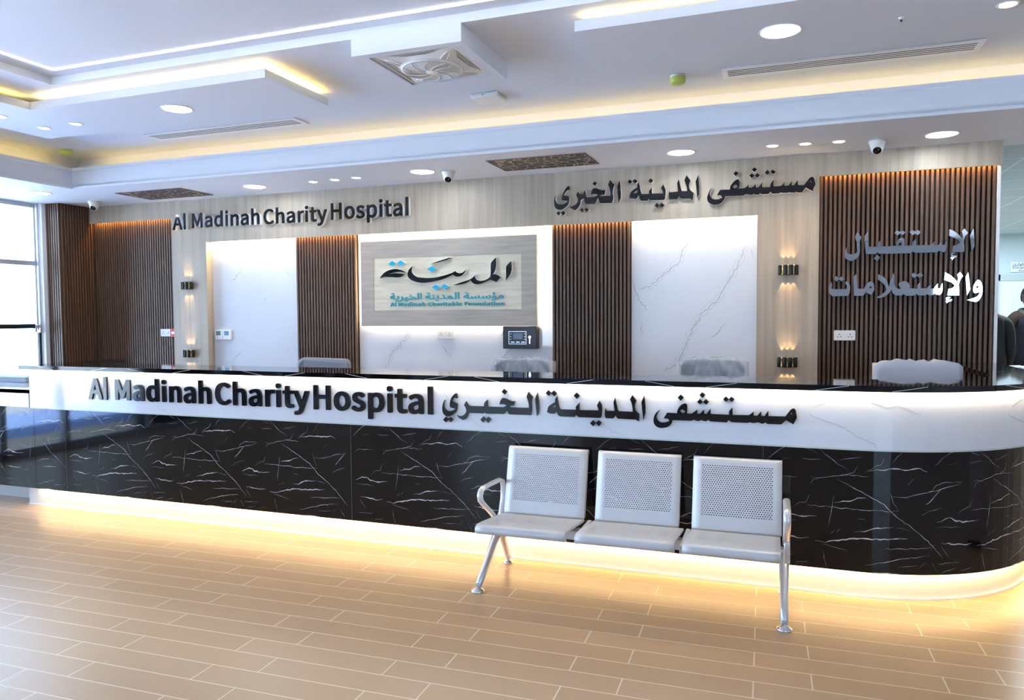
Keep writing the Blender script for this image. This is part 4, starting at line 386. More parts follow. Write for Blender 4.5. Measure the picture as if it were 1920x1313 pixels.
  ('teal',[[-5232,3173,-5225,3174,-5218,3175,-5213,3176,-5210,3178,-5209,3178,-5209,3175,-5208,3175,-5195,3175,-5193,3175,-5192,3175,-5191,3247,-5192,3248,-5193,3249,-5208,3249,-5210,3249,-5211,3248,-5211,3225,-5217,3227,-5225,3228,-5231,3228,-5241,3227,-5250,3224,-5256,3220,-5259,3218,-5263,3211,-5266,3200,-5264,3190,-5259,3183,-5251,3177,-5245,3175],[-5228,3185,-5232,3185,-5238,3187,-5242,3191,-5244,3195,-5245,3201,-5244,3206,-5243,3208,-5241,3210,-5237,3214,-5231,3216,-5223,3217,-5217,3215,-5211,3213,-5211,3190,-5218,3187,-5222,3185,-5225,3185]]),
  ('teal',[[-5149,3173,-5142,3174,-5135,3175,-5128,3176,-5125,3178,-5124,3178,-5124,3175,-5123,3175,-5109,3175,-5108,3175,-5107,3175,-5106,3208,-5107,3214,-5110,3220,-5114,3223,-5116,3224,-5124,3227,-5134,3228,-5146,3228,-5152,3227,-5159,3225,-5169,3221,-5169,3218,-5164,3212,-5159,3212,-5153,3214,-5147,3216,-5138,3217,-5134,3217,-5130,3215,-5128,3213,-5126,3210,-5126,3209,-5142,3207,-5156,3205,-5165,3201,-5171,3196,-5173,3188,-5172,3183,-5169,3179,-5162,3175,-5157,3174],[-5144,3184,-5150,3185,-5152,3186,-5153,3188,-5153,3191,-5151,3194,-5143,3197,-5134,3198,-5126,3199,-5126,3190,-5133,3186,-5137,3185]]),
  ('teal',[[-5059,3173,-5054,3173,-5047,3174,-5041,3175,-5040,3176,-5040,3179,-5042,3184,-5043,3185,-5048,3185,-5054,3184,-5057,3184,-5060,3185,-5061,3186,-5063,3190,-5063,3216,-5043,3216,-5042,3217,-5042,3218,-5042,3226,-5043,3227,-5045,3227,-5063,3227,-5063,3239,-5064,3240,-5066,3240,-5079,3240,-5080,3239,-5081,3237,-5082,3227,-5091,3226,-5093,3226,-5094,3226,-5094,3217,-5093,3216,-5091,3216,-5083,3216,-5083,3191,-5082,3185,-5079,3180,-5074,3176,-5069,3174]]),
  ('teal',[[-4953,3173,-4938,3175,-4929,3178,-4923,3181,-4920,3183,-4915,3190,-4912,3200,-4915,3211,-4920,3218,-4929,3224,-4932,3225,-4938,3227,-4949,3228,-4953,3228,-4965,3227,-4974,3224,-4980,3220,-4983,3218,-4988,3211,-4990,3201,-4988,3191,-4983,3184,-4974,3178,-4971,3177,-4965,3175],[-4951,3184,-4957,3185,-4962,3187,-4967,3191,-4969,3196,-4970,3200,-4969,3206,-4967,3210,-4962,3214,-4956,3216,-4953,3217,-4947,3216,-4940,3213,-4936,3209,-4933,3205,-4933,3202,-4933,3196,-4936,3191,-4940,3187,-4946,3185]]),
  ('teal',[[-5607,3175,-5593,3175,-5591,3175,-5590,3175,-5590,3204,-5554,3204,-5552,3204,-5551,3204,-5550,3213,-5551,3214,-5552,3215,-5590,3215,-5590,3232,-5545,3232,-5544,3233,-5543,3234,-5543,3241,-5544,3243,-5545,3243,-5607,3244,-5609,3243,-5610,3243,-5610,3177,-5610,3175,-5609,3175]]),
  ('teal',[[-5347,3175,-5333,3175,-5331,3175,-5330,3175,-5330,3210,-5322,3214,-5319,3216,-5315,3217,-5309,3216,-5306,3215,-5304,3213,-5302,3210,-5301,3175,-5300,3175,-5298,3175,-5285,3175,-5283,3175,-5282,3175,-5282,3208,-5282,3213,-5283,3215,-5285,3220,-5291,3225,-5298,3227,-5307,3228,-5311,3228,-5317,3228,-5323,3226,-5332,3223,-5333,3226,-5334,3227,-5347,3227,-5349,3227,-5350,3226,-5350,3177,-5350,3175,-5349,3175]]),
  ('teal',[[-5024,3175,-5011,3175,-5009,3175,-5008,3175,-5008,3225,-5008,3226,-5009,3227,-5024,3227,-5026,3227,-5027,3226,-5028,3177,-5027,3175,-5026,3175]]),
  ('teal',[[-4892,3175,-4878,3175,-4876,3175,-4875,3175,-4875,3210,-4867,3215,-4860,3217,-4854,3216,-4851,3215,-4848,3213,-4847,3210,-4847,3175,-4846,3175,-4844,3175,-4830,3175,-4828,3175,-4827,3175,-4827,3209,-4828,3214,-4830,3220,-4837,3225,-4843,3227,-4852,3228,-4857,3228,-4861,3228,-4868,3226,-4872,3225,-4877,3222,-4878,3225,-4879,3227,-4892,3227,-4894,3227,-4895,3226,-4895,3177,-4895,3175,-4894,3175]]),
  ('teal',[[-5018,3232,-5012,3233,-5010,3233,-5006,3236,-5006,3238,-5006,3243,-5010,3246,-5012,3247,-5017,3247,-5023,3247,-5025,3246,-5028,3245,-5029,3243,-5029,3238,-5028,3235,-5025,3233,-5023,3233]]),
 ],
 'logo_foundation_arabic': [
  ('teal',[[-6973,3267,-6970,3267,-6962,3269,-6946,3273,-6933,3278,-6922,3284,-6914,3290,-6907,3295,-6901,3301,-6898,3306,-6897,3310,-6890,3307,-6880,3305,-6872,3304,-6854,3305,-6844,3306,-6834,3308,-6827,3311,-6822,3313,-6820,3311,-6815,3309,-6810,3307,-6801,3305,-6793,3305,-6777,3304,-6750,3305,-6733,3307,-6712,3311,-6696,3316,-6668,3326,-6665,3320,-6660,3314,-6654,3311,-6651,3309,-6640,3306,-6632,3305,-6622,3305,-6601,3305,-6591,3305,-6582,3307,-6575,3309,-6570,3311,-6566,3314,-6562,3318,-6560,3323,-6558,3332,-6558,3345,-6563,3426,-6565,3427,-6587,3427,-6589,3426,-6589,3425,-6584,3334,-6584,3329,-6585,3326,-6587,3325,-6590,3323,-6600,3322,-6612,3321,-6625,3322,-6634,3324,-6641,3326,-6645,3330,-6645,3331,-6634,3331,-6632,3332,-6632,3335,-6633,3344,-6634,3347,-6646,3347,-6655,3349,-6667,3352,-6677,3356,-6691,3361,-6707,3365,-6722,3367,-6738,3367,-6752,3366,-6762,3364,-6763,3362,-6759,3349,-6758,3348,-6755,3348,-6744,3350,-6726,3350,-6715,3349,-6707,3348,-6691,3344,-6681,3339,-6692,3335,-6715,3328,-6730,3325,-6746,3323,-6769,3321,-6786,3322,-6797,3323,-6805,3324,-6807,3326,-6809,3328,-6808,3336,-6803,3351,-6804,3353,-6807,3353,-6827,3356,-6829,3355,-6835,3334,-6838,3330,-6841,3326,-6846,3324,-6853,3322,-6865,3321,-6874,3322,-6879,3322,-6883,3324,-6886,3326,-6889,3328,-6892,3333,-6896,3343,-6905,3356,-6911,3364,-6912,3365,-6915,3365,-6934,3359,-6935,3357,-6935,3356,-6932,3352,-6923,3340,-6919,3333,-6918,3330,-6918,3322,-6921,3314,-6926,3307,-6931,3302,-6942,3295,-6958,3289,-6968,3286,-6982,3282,-6982,3280,-6976,3269,-6975,3268]]),
  ('teal',[[-7038,3273,-7031,3274,-7027,3276,-7024,3278,-7022,3282,-7023,3286,-7025,3289,-7030,3292,-7036,3293,-7043,3293,-7048,3291,-7051,3288,-7053,3284,-7052,3280,-7050,3276,-7044,3274]]),
  ('teal',[[-7003,3273,-6998,3273,-6992,3275,-6989,3278,-6987,3281,-6988,3286,-6991,3290,-6995,3292,-7001,3293,-7008,3293,-7012,3291,-7016,3288,-7017,3286,-7018,3284,-7017,3280,-7015,3277,-7011,3274]]),
  ('teal',[[-6842,3273,-6837,3273,-6832,3275,-6828,3278,-6826,3283,-6827,3286,-6830,3290,-6833,3292,-6837,3293,-6841,3293,-6847,3293,-6852,3291,-6856,3288,-6857,3284,-6857,3280,-6854,3277,-6849,3274]]),
  ('teal',[[-6807,3273,-6800,3274,-6796,3275,-6793,3278,-6791,3282,-6792,3286,-6794,3289,-6798,3292,-6805,3293,-6812,3293,-6818,3290,-6820,3288,-6822,3284,-6821,3280,-6819,3276,-6813,3274]]),
  ('teal',[[-7051,3304,-7031,3305,-7021,3306,-7011,3308,-7005,3310,-6997,3314,-6993,3317,-6990,3321,-6988,3325,-6986,3331,-6986,3342,-6992,3361,-6999,3374,-7000,3375,-7004,3375,-7024,3371,-7025,3370,-7025,3369,-7025,3367,-7016,3352,-7011,3340,-7011,3336,-7011,3330,-7014,3326,-7016,3324,-7020,3323,-7024,3322,-7050,3321,-7061,3322,-7066,3324,-7069,3326,-7073,3330,-7074,3333,-7075,3340,-7079,3391,-7079,3393,-7082,3394,-7104,3394,-7106,3392,-7105,3381,-7117,3380,-7135,3375,-7149,3369,-7154,3366,-7160,3362,-7167,3354,-7169,3349,-7170,3343,-7169,3338,-7167,3334,-7163,3331,-7158,3327,-7151,3324,-7144,3322,-7134,3321,-7124,3320,-7107,3320,-7098,3321,-7093,3315,-7088,3312,-7083,3309,-7077,3307,-7067,3305],[-7113,3337,-7128,3338,-7138,3340,-7143,3343,-7144,3345,-7144,3347,-7142,3351,-7138,3354,-7130,3358,-7125,3360,-7115,3363,-7103,3364,-7101,3337]]),
  ('teal',[[-6522,3305,-6500,3305,-6498,3306,-6498,3307,-6502,3425,-6503,3426,-6505,3427,-6527,3427,-6529,3426,-6529,3425,-6524,3307,-6524,3306]]),
  ('teal',[[-6736,3380,-6730,3381,-6725,3383,-6721,3386,-6720,3389,-6720,3394,-6723,3397,-6727,3399,-6730,3400,-6734,3401,-6742,3400,-6746,3398,-6749,3396,-6751,3392,-6750,3387,-6747,3384,-6741,3381]]),
  ('teal',[[-7132,3410,-7127,3410,-7121,3411,-7118,3413,-7115,3417,-7114,3421,-7116,3425,-7121,3428,-7126,3429,-7131,3430,-7137,3428,-7142,3426,-7144,3423,-7145,3419,-7144,3416,-7143,3414,-7138,3411]]),
  ('teal',[[-7097,3410,-7092,3410,-7086,3411,-7082,3413,-7079,3416,-7079,3420,-7081,3425,-7085,3428,-7090,3429,-7096,3430,-7103,3428,-7108,3425,-7109,3422,-7110,3418,-7108,3414,-7106,3413,-7102,3411]]),
  ('teal',[[-6192,3270,-6186,3270,-6181,3272,-6178,3274,-6175,3279,-6176,3283,-6179,3286,-6183,3289,-6190,3290,-6196,3290,-6201,3288,-6205,3285,-6207,3281,-6206,3276,-6204,3273,-6198,3270]]),
  ('teal',[[-6156,3270,-6150,3270,-6145,3272,-6141,3275,-6140,3277,-6139,3280,-6140,3283,-6143,3287,-6147,3289,-6155,3290,-6161,3290,-6166,3288,-6170,3284,-6171,3280,-6171,3277,-6168,3274,-6164,3271,-6161,3270]]),
  ('teal',[[-5897,3299,-5888,3300,-5879,3301,-5872,3304,-5865,3309,-5859,3306,-5854,3304,-5842,3302,-5831,3302,-5821,3302,-5811,3303,-5802,3304,-5794,3307,-5786,3312,-5783,3315,-5780,3319,-5779,3325,-5778,3342,-5783,3422,-5783,3425,-5784,3426,-5808,3427,-5810,3426,-5810,3425,-5805,3334,-5805,3328,-5806,3324,-5808,3322,-5810,3321,-5815,3320,-5826,3319,-5836,3319,-5841,3320,-5847,3323,-5853,3329,-5870,3353,-5877,3359,-5883,3363,-5887,3364,-5892,3366,-5901,3367,-5908,3367,-5916,3366,-5923,3364,-5929,3362,-5940,3355,-5946,3350,-5953,3343,-5965,3327,-5970,3322,-5973,3321,-5978,3319,-5985,3319,-5991,3320,-5996,3322,-6002,3326,-6005,3330,-6010,3340,-6018,3352,-6028,3366,-6046,3385,-6048,3385,-6052,3385,-6070,3377,-6070,3375,-6053,3358,-6040,3342,-6036,3335,-6036,3331,-6037,3328,-6040,3324,-6045,3322,-6054,3320,-6064,3319,-6077,3319,-6084,3320,-6095,3322,-6103,3325,-6107,3325,-6118,3313,-6118,3311,-6117,3310,-6104,3306,-6093,3303,-6077,3302,-6062,3302,-6055,3302,-6043,3303,-6033,3306,-6026,3309,-6020,3313,-6019,3311,-6013,3307,-6004,3304,-5992,3302,-5977,3302,-5968,3303,-5960,3305,-5950,3311,-5944,3317,-5943,3316,-5935,3311,-5924,3305,-5917,3303,-5909,3301],[-5897,3317,-5905,3318,-5915,3322,-5922,3326,-5930,3333,-5928,3337,-5920,3345,-5915,3348,-5907,3350,-5902,3349,-5896,3346,-5889,3338,-5882,3326,-5882,3322,-5883,3320,-5886,3318,-5890,3317],[-6020,3321,-6022,3325,-6018,3326]]),
  ('teal',[[-6296,3302,-6278,3302,-6265,3304,-6257,3306,-6249,3311,-6248,3311,-6248,3310,-6243,3307,-6238,3305,-6229,3303,-6216,3302,-6191,3302,-6175,3303,-6165,3305,-6159,3307,-6154,3309,-6148,3313,-6142,3319,-6140,3323,-6138,3330,-6138,3339,-6141,3350,-6146,3362,-6152,3373,-6154,3374,-6157,3374,-6178,3369,-6178,3366,-6169,3349,-6164,3336,-6164,3328,-6167,3323,-6169,3322,-6177,3320,-6191,3319,-6217,3320,-6224,3321,-6229,3322,-6233,3324,-6235,3328,-6235,3334,-6230,3349,-6230,3351,-6234,3352,-6253,3354,-6256,3353,-6263,3331,-6265,3326,-6269,3323,-6271,3321,-6279,3320,-6287,3319,-6302,3320,-6310,3321,-6314,3324,-6318,3328,-6319,3331,-6324,3390,-6324,3393,-6326,3393,-6350,3393,-6351,3391,-6350,3385,-6351,3380,-6353,3380,-6366,3378,-6383,3373,-6396,3368,-6408,3360,-6414,3353,-6416,3347,-6417,3342,-6416,3337,-6414,3334,-6410,3329,-6404,3325,-6398,3322,-6391,3320,-6381,3318,-6364,3317,-6352,3318,-6343,3319,-6338,3313,-6332,3309,-6328,3307,-6321,3304,-6312,3303],[-6362,3335,-6374,3336,-6381,3337,-6385,3338,-6389,3341,-6390,3343,-6390,3346,-6389,3349,-6385,3352,-6376,3357,-6366,3360,-6355,3362,-6349,3362,-6347,3335]]),
  ('teal',[[-5741,3303,-5719,3303,-5717,3303,-5716,3304,-5721,3423,-5722,3426,-5724,3427,-5746,3427,-5748,3426,-5749,3425,-5744,3309,-5743,3303]]),
  ('teal',[[-6255,3368,-6248,3368,-6243,3370,-6239,3372,-6237,3377,-6238,3381,-6241,3385,-6244,3387,-6250,3388,-6256,3388,-6261,3387,-6267,3383,-6269,3379,-6268,3374,-6266,3372,-6262,3369]]),
  ('teal',[[-6379,3409,-6372,3409,-6367,3410,-6362,3413,-6360,3416,-6360,3421,-6361,3423,-6365,3427,-6370,3429,-6377,3429,-6383,3428,-6388,3426,-6391,3423,-6391,3418,-6391,3416,-6389,3414,-6384,3410]]),
  ('teal',[[-6342,3409,-6336,3409,-6331,3410,-6326,3413,-6324,3416,-6324,3420,-6326,3425,-6330,3428,-6336,3429,-6341,3429,-6347,3428,-6352,3426,-6355,3422,-6355,3418,-6353,3414,-6349,3411]]),
  ('teal',[[-5066,3264,-5048,3266,-5029,3269,-5014,3273,-5004,3278,-4992,3285,-4985,3291,-4980,3298,-4979,3301,-4951,3301,-4938,3302,-4933,3303,-4928,3305,-4923,3308,-4920,3311,-4904,3305,-4895,3303,-4881,3302,-4865,3302,-4858,3303,-4850,3305,-4842,3309,-4838,3312,-4835,3317,-4833,3324,-4832,3332,-4834,3337,-4837,3343,-4841,3349,-4846,3352,-4853,3357,-4858,3360,-4865,3361,-4871,3363,-4880,3363,-4887,3362,-4894,3361,-4899,3359,-4903,3357,-4909,3353,-4915,3349,-4919,3344,-4932,3328,-4937,3323,-4941,3320,-4945,3319,-4951,3317,-4975,3317,-4976,3328,-4978,3335,-4981,3341,-4985,3347,-4989,3351,-4996,3354,-5003,3357,-5011,3359,-5017,3359,-5027,3359,-5034,3358,-5039,3356,-5045,3354,-5053,3348,-5058,3344,-5062,3338,-5065,3331,-5067,3324,-5066,3318,-5064,3314,-5061,3310,-5055,3307,-5050,3305,-5043,3303,-5029,3301,-5007,3300,-5010,3297,-5015,3294,-5020,3291,-5026,3289,-5033,3286,-5043,3284,-5060,3282,-5069,3281,-5072,3280,-5073,3278,-5068,3265,-5067,3264],[-4998,3304,-4999,3305,-4996,3310,-4996,3314,-4981,3314,-4982,3309,-4983,3304],[-5018,3317,-5028,3318,-5033,3319,-5036,3320,-5039,3322,-5040,3324,-5040,3329,-5039,3331,-5035,3337,-5030,3341,-5024,3343,-5017,3342,-5011,3339,-5007,3336,-5005,3332,-5002,3326,-5001,3317],[-4875,3318,-4890,3320,-4897,3321,-4907,3324,-4902,3332,-4895,3339,-4889,3344,-4881,3346,-4876,3346,-4873,3345,-4866,3342,-4861,3337,-4857,3331,-4857,3325,-4860,3321,-4865,3319,-4870,3318]]),
  ('teal',[[-5513,3301,-5497,3301,-5485,3302,-5476,3305,-5472,3307,-5468,3310,-5461,3305,-5457,3303,-5451,3302,-5443,3301,-5429,3301,-5413,3302,-5407,3303,-5403,3305,-5397,3308,-5397,3309,-5392,3305,-5389,3304,-5384,3302,-5373,3301,-5355,3301,-5345,3302,-5336,3305,-5328,3309,-5324,3312,-5318,3308,-5309,3304,-5299,3302,-5290,3301,-5275,3301,-5263,3302,-5257,3303,-5252,3305,-5249,3307,-5245,3310,-5241,3307,-5234,3303,-5228,3302,-5220,3301,-5206,3301,-5190,3302,-5180,3305,-5174,3309,-5169,3305,-5161,3303,-5149,3301,-5130,3301,-5118,3303,-5111,3305,-5104,3308,-5100,3311,-5094,3318,-5092,3324,-5091,3331,-5092,3340,-5097,3355,-5103,3366,-5105,3369,-5105,3370,-5109,3370,-5130,3365,-5132,3363,-5121,3345,-5117,3335,-5117,3326,-5117,3324,-5120,3322,-5123,3319,-5128,3318,-5134,3317,-5145,3317,-5152,3318,-5157,3320,-5159,3323,-5159,3328,-5155,3346,-5155,3348,-5158,3348,-5178,3350,-5180,3349,-5184,3337,-5187,3327,-5191,3321,-5196,3319,-5204,3317,-5215,3317,-5222,3318,-5227,3319,-5228,3320,-5230,3323,-5230,3327,-5228,3334,-5225,3344,-5225,3345,-5229,3346,-5245,3349,-5247,3349,-5249,3349,-5250,3348,-5254,3336,-5259,3327,-5262,3322,-5265,3320,-5269,3318,-5273,3318,-5291,3318,-5297,3319,-5302,3320,-5306,3323,-5311,3329,-5314,3338,-5318,3360,-5320,3361,-5340,3360,-5342,3359,-5342,3357,-5339,3339,-5339,3327,-5342,3322,-5344,3320,-5349,3319,-5354,3318,-5368,3317,-5373,3318,-5380,3320,-5382,3323,-5382,3327,-5378,3346,-5378,3348,-5380,3348,-5401,3351,-5402,3350,-5403,3349,-5407,3334,-5411,3326,-5414,3321,-5419,3319,-5427,3317,-5438,3317,-5445,3318,-5450,3320,-5453,3323,-5453,3327,-5451,3334,-5447,3344,-5448,3345,-5454,3347,-5468,3349,-5470,3349,-5472,3349,-5478,3334,-5482,3327,-5484,3323,-5487,3320,-5491,3319,-5496,3318,-5512,3317,-5518,3318,-5524,3319,-5528,3321,-5531,3324,-5534,3329,-5538,3385,-5539,3388,-5541,3388,-5563,3388,-5565,3388,-5565,3387,-5564,3376,-5578,3374,-5595,3370,-5609,3364,-5620,3357,-5627,3351,-5630,3345,-5631,3340,-5630,3334,-5628,3330,-5624,3326,-5618,3322,-5612,3320,-5603,3318,-5587,3316,-5568,3316,-5557,3317,-5553,3312,-5547,3307,-5542,3305,-5536,3303,-5529,3302],[-5578,3332,-5591,3334,-5601,3337,-5603,3338,-5605,3340,-5605,3343,-5604,3345,-5601,3347,-5595,3351,-5588,3354,-5575,3358,-5563,3359,-5561,3333,-5568,3332]]),
  ('teal',[[-5044,3373,-5042,3373,-5014,3377,-4996,3381,-4993,3382,-4993,3384,-4997,3392,-4998,3393,-5001,3393,-5016,3390,-5018,3390,-5025,3392,-5027,3394,-5029,3397,-5030,3399,-5029,3400,-5025,3402,-5018,3402,-5009,3402,-5007,3402,-5005,3410,-5005,3412,-5006,3413,-5015,3414,-5024,3414,-5028,3414,-5035,3412,-5039,3411,-5046,3407,-5048,3404,-5049,3401,-5049,3395,-5048,3393,-5046,3390,-5041,3386,-5048,3385,-5050,3383,-5046,3374,-5045,3373]]),
  ('teal',[[-5591,3403,-5584,3404,-5580,3405,-5576,3408,-5574,3411,-5575,3416,-5577,3419,-5581,3421,-5584,3422,-5589,3423,-5596,3422,-5600,3421,-5604,3418,-5606,3414,-5605,3410,-5602,3406,-5597,3404]]),
  ('teal',[[-5555,3403,-5549,3404,-5543,3406,-5540,3408,-5538,3412,-5539,3416,-5541,3419,-5546,3422,-5553,3423,-5561,3422,-5565,3420,-5568,3418,-5570,3414,-5569,3409,-5566,3407,-5562,3405]]),
 ],
}

# ------------------------------------------------------------------ materials
M_paint = mat('ceiling_paint', (.74, .79, .88), .6)
M_wallpaint = mat('wall_paint', (.70, .72, .76), .6)
M_frontwall = mat('front_wall_panelling', (.42, .45, .50), .5)
M_shadeblue = mat('paving_shade_blue', (.24, .38, .76), .8); M_concrete = mat('pale_concrete', (.44, .51, .60), .9)  # first one: blue skylit shade is put into the ground colour
M_forecourt = mat('forecourt_paving', (.34, .39, .46), .9)
M_robe = mat('grey_robe', (.40, .37, .44), .8)
M_corridor = mat('corridor_paint', (.52, .66, .73), .5)
M_white = mat('white_plastic', (.82, .82, .82), .35)
M_whitemetal = mat('white_trim', (.85, .86, .88), .3)
M_black = mat('black_plastic', (.012, .012, .014), .3)
M_blackgloss = mat('black_gloss_acrylic', (.010, .011, .014), .06, spec=.42)
M_return = mat('letter_edge', (.90, .91, .91), .3)
M_chrome = mat('mirror_steel', (.80, .82, .84), .02, 1.0)
M_alu = mat('aluminium', (.62, .66, .72), .32, .7)
M_darkalu = mat('dark_profile', (.02, .025, .035), .3, .3)
M_steel = mat('bench_steel', (.62, .64, .68), .38, .2)
M_arm = mat('polished_aluminium', (.72, .74, .77), .3, .55)
M_gold = mat('brass', (.62, .42, .16), .25, 1.0)
M_lampblack = mat('lamp_black', (.015, .014, .013), .3, .2)
M_blue = mat('sky_blue_acrylic', (.01, .47, .72), .25)
M_teal = mat('teal_acrylic', (.015, .36, .43), .35)
M_grout = None
M_plinth = mat('plinth_marble', (.74, .74, .74), .15)
M_lamp = mat('downlight_diffuser', (.9, .9, .9), .5, emit=(.93, .97, 1), estr=22)
M_spot = mat('spot_diffuser', (.9, .9, .9), .5, emit=(1, .86, .62), estr=16)
M_led = mat('led_line_diffuser', (.9, .9, .9), .5, emit=(1, .96, .86), estr=7)
M_green = mat('yellow_green_plastic', (.52, .58, .10), .35)
M_red = mat('red_plastic', (.60, .06, .06), .4)
M_screen = mat('screen_glass', (.10, .16, .24), .1)
M_lcdg = mat('lcd_green', (.12, .26, .19), .2); M_lcdb = mat('lcd_blue', (.10, .36, .62), .2)
M_hole = mat('dark_void', (.006, .006, .006), .8)
M_grey = mat('grey_laminate', (.42, .43, .50), .5)
M_glassedge = mat('glass_edge', (.55, .63, .62), .15)
M_fabric = mat('grey_fabric', (.16, .17, .19), .85)
M_fabric2 = mat('white_sheet_wrap', (.62, .62, .66), .5)
M_suit = mat('dark_suit', (.013, .014, .016), .8); M_jacket = mat('navy_jacket', (.012, .011, .022), .8)
M_brown = mat('brown_shawl', (.075, .045, .032), .85); M_scarf = mat('grey_scarf', (.24, .23, .21), .85)
M_skin = mat('skin', (.14, .075, .05), .5); M_hair = mat('black_hair', (.008, .007, .006), .6)
M_trouser = mat('dark_trousers', (.02, .02, .022), .8)
M_sign = mat('sign_board', (.70, .78, .84), .4); M_ink = mat('sign_ink', (.02, .04, .08), .5)

def m_glass():
    m = bpy.data.materials.new('window_glass'); m.use_nodes = True; t = m.node_tree; t.nodes.clear()
    o = t.nodes.new('ShaderNodeOutputMaterial'); mx = t.nodes.new('ShaderNodeMixShader'); fr = t.nodes.new('ShaderNodeFresnel')
    tr = t.nodes.new('ShaderNodeBsdfTransparent'); gl = t.nodes.new('ShaderNodeBsdfGlossy'); gl.inputs['Roughness'].default_value = .0
    tr.inputs[0].default_value = (.95, .98, 1, 1); fr.inputs[0].default_value = 1.45
    t.links.new(fr.outputs[0], mx.inputs[0]); t.links.new(tr.outputs[0], mx.inputs[1]); t.links.new(gl.outputs[0], mx.inputs[2]); t.links.new(mx.outputs[0], o.inputs[0])
    return m
M_glass = m_glass()

def m_wood_light(horizontal=False, base=((.38, .315, .24), (.53, .455, .36))):
    m = mat('pale_wood_laminate', rough=.42); k = NT(m)
    sc = (1.2, 1.2, 14) if horizontal else (9, 9, .35)
    v = k.coords(sc); f = k.noise(v, 2.2, 6, .6, .3)
    v2 = k.coords((.6, .6, 60) if horizontal else (60, 60, .8)); f2 = k.noise(v2, 1.5, 3, .5)
    c = k.ramp(f, [(.30, base[0]), (.68, base[1])])
    c2 = k.mix(k.math('MULTIPLY', f2, .18), c, tuple(x*.72 for x in base[0]))
    k.color(c2); k.bump(f2, .05, .002); return m
M_wood = m_wood_light()
M_woodh = m_wood_light(True, ((.38, .335, .28), (.52, .465, .40)))
M_woodcream = m_wood_light(True, ((.62, .55, .40), (.80, .74, .60)))

def m_slat():
    m = mat('walnut_slat', rough=.4); k = NT(m)
    f = k.noise(k.coords((30, 30, .9)), 2.5, 6, .6, .2)
    k.color(k.ramp(f, [(.3, (.085, .047, .030)), (.7, (.175, .103, .066))])); k.bump(f, .08, .002); return m
M_slat = m_slat()
M_groove = mat('slat_groove', (.012, .006, .005), .7)

def m_marble_black():
    m = mat('black_marble', rough=.05, spec=.42); k = NT(m)
    f = k.noise(k.coords((3, 3, 9)), 3, 6, .6, .5)
    k.color(k.ramp(f, [(.35, (.003, .003, .004)), (.75, (.009, .009, .011))])); return m
M_nero = m_marble_black()
M_vein = mat('white_vein', (.55, .56, .60), .1)
M_veinfaint = mat('faint_vein', (.16, .16, .18), .1)
def m_marble_white():
    m = mat('white_marble', rough=.05, spec=.5); k = NT(m)
    f = k.noise(k.coords((1, 1, 1)), 1.3, 5, .55, .8)
    k.color(k.ramp(f, [(.3, (.69, .74, .82)), (.7, (.75, .79, .86))])); return m
M_carrara = m_marble_white()
M_greyvein = mat('grey_vein', (.46, .48, .53), .08)
M_greyvein2 = mat('pale_grey_vein', (.58, .61, .66), .08)

def m_floor():
    m = mat('wood_look_tile', rough=.3, spec=1.0); k = NT(m)
    v = k.coords((1, 1, 1), (0, 0, FLOOR_ROT), FLOOR_LOC)
    br = k.n('ShaderNodeTexBrick'); br.offset = .306; br.offset_frequency = 2; br.squash = 1.0
    br.inputs['Scale'].default_value = 1.0; br.inputs['Brick Width'].default_value = .7365; br.inputs['Row Height'].default_value = .1391
    br.inputs['Mortar Size'].default_value = .0034; br.inputs['Mortar Smooth'].default_value = .3
    br.inputs['Color1'].default_value = (.57, .345, .165, 1); br.inputs['Color2'].default_value = (.64, .40, .205, 1)
    br.inputs['Mortar'].default_value = (.70, .58, .44, 1)
    k.l(v, br.inputs['Vector'])
    g = k.noise(k.coords((1.5, 22, 1)), 3, 6, .6, .4)
    d = k.noise(k.coords((1, 1, 1)), 1.6, 6, .6, .3)
    c = k.mix(k.math('MULTIPLY', g, .30), br.outputs['Color'], (.30, .18, .11))
    dust = k.math('MULTIPLY', d, .5)
    c = k.mix(dust, c, (.60, .43, .30))
    k.color(k.mix(br.outputs['Fac'], c, (.86, .74, .58)))
    k.l(k.math('ADD', .29, k.math('MULTIPLY', d, .06)), k.b.inputs['Roughness'])
    k.bump(k.math('SUBTRACT', 1.0, br.outputs['Fac']), .25, .002); return m
FLOOR_ROT = -0.025; FLOOR_LOC = (0.544, 0.0527, 0)
M_floor = m_floor()

def m_perforated():
    m = bpy.data.materials.new('perforated_steel'); m.use_nodes = True; k = NT(m)
    b = k.b; b.inputs['Base Color'].default_value = (.62, .64, .68, 1); b.inputs['Roughness'].default_value = .4; b.inputs['Metallic'].default_value = .2
    uv = k.n('ShaderNodeUVMap'); uv.uv_map = 'metric'; sp = k.n('ShaderNodeSeparateXYZ'); k.l(uv.outputs[0], sp.inputs[0])
    du, dv = .0128, .0110
    row = k.math('FLOOR', k.math('DIVIDE', sp.outputs[1], dv))
    fx = k.math('SUBTRACT', k.math('FRACT', k.math('ADD', k.math('DIVIDE', sp.outputs[0], du), k.math('MULTIPLY', .5, k.math('MODULO', row, 2.0)))), .5)
    fy = k.math('SUBTRACT', k.math('FRACT', k.math('DIVIDE', sp.outputs[1], dv)), .5)
    dx = k.math('MULTIPLY', fx, du); dy = k.math('MULTIPLY', fy, dv)
    d = k.math('SQRT', k.math('ADD', k.math('MULTIPLY', dx, dx), k.math('MULTIPLY', dy, dy)))
    hole = k.math('LESS_THAN', d, .0030)
    tr = k.n('ShaderNodeBsdfTransparent'); mx = k.n('ShaderNodeMixShader'); out = k.t.nodes['Material Output']
    k.l(hole, mx.inputs[0]); k.l(b.outputs[0], mx.inputs[1]); k.l(tr.outputs[0], mx.inputs[2]); k.l(mx.outputs[0], out.inputs[0]); return m
M_perf = m_perforated()

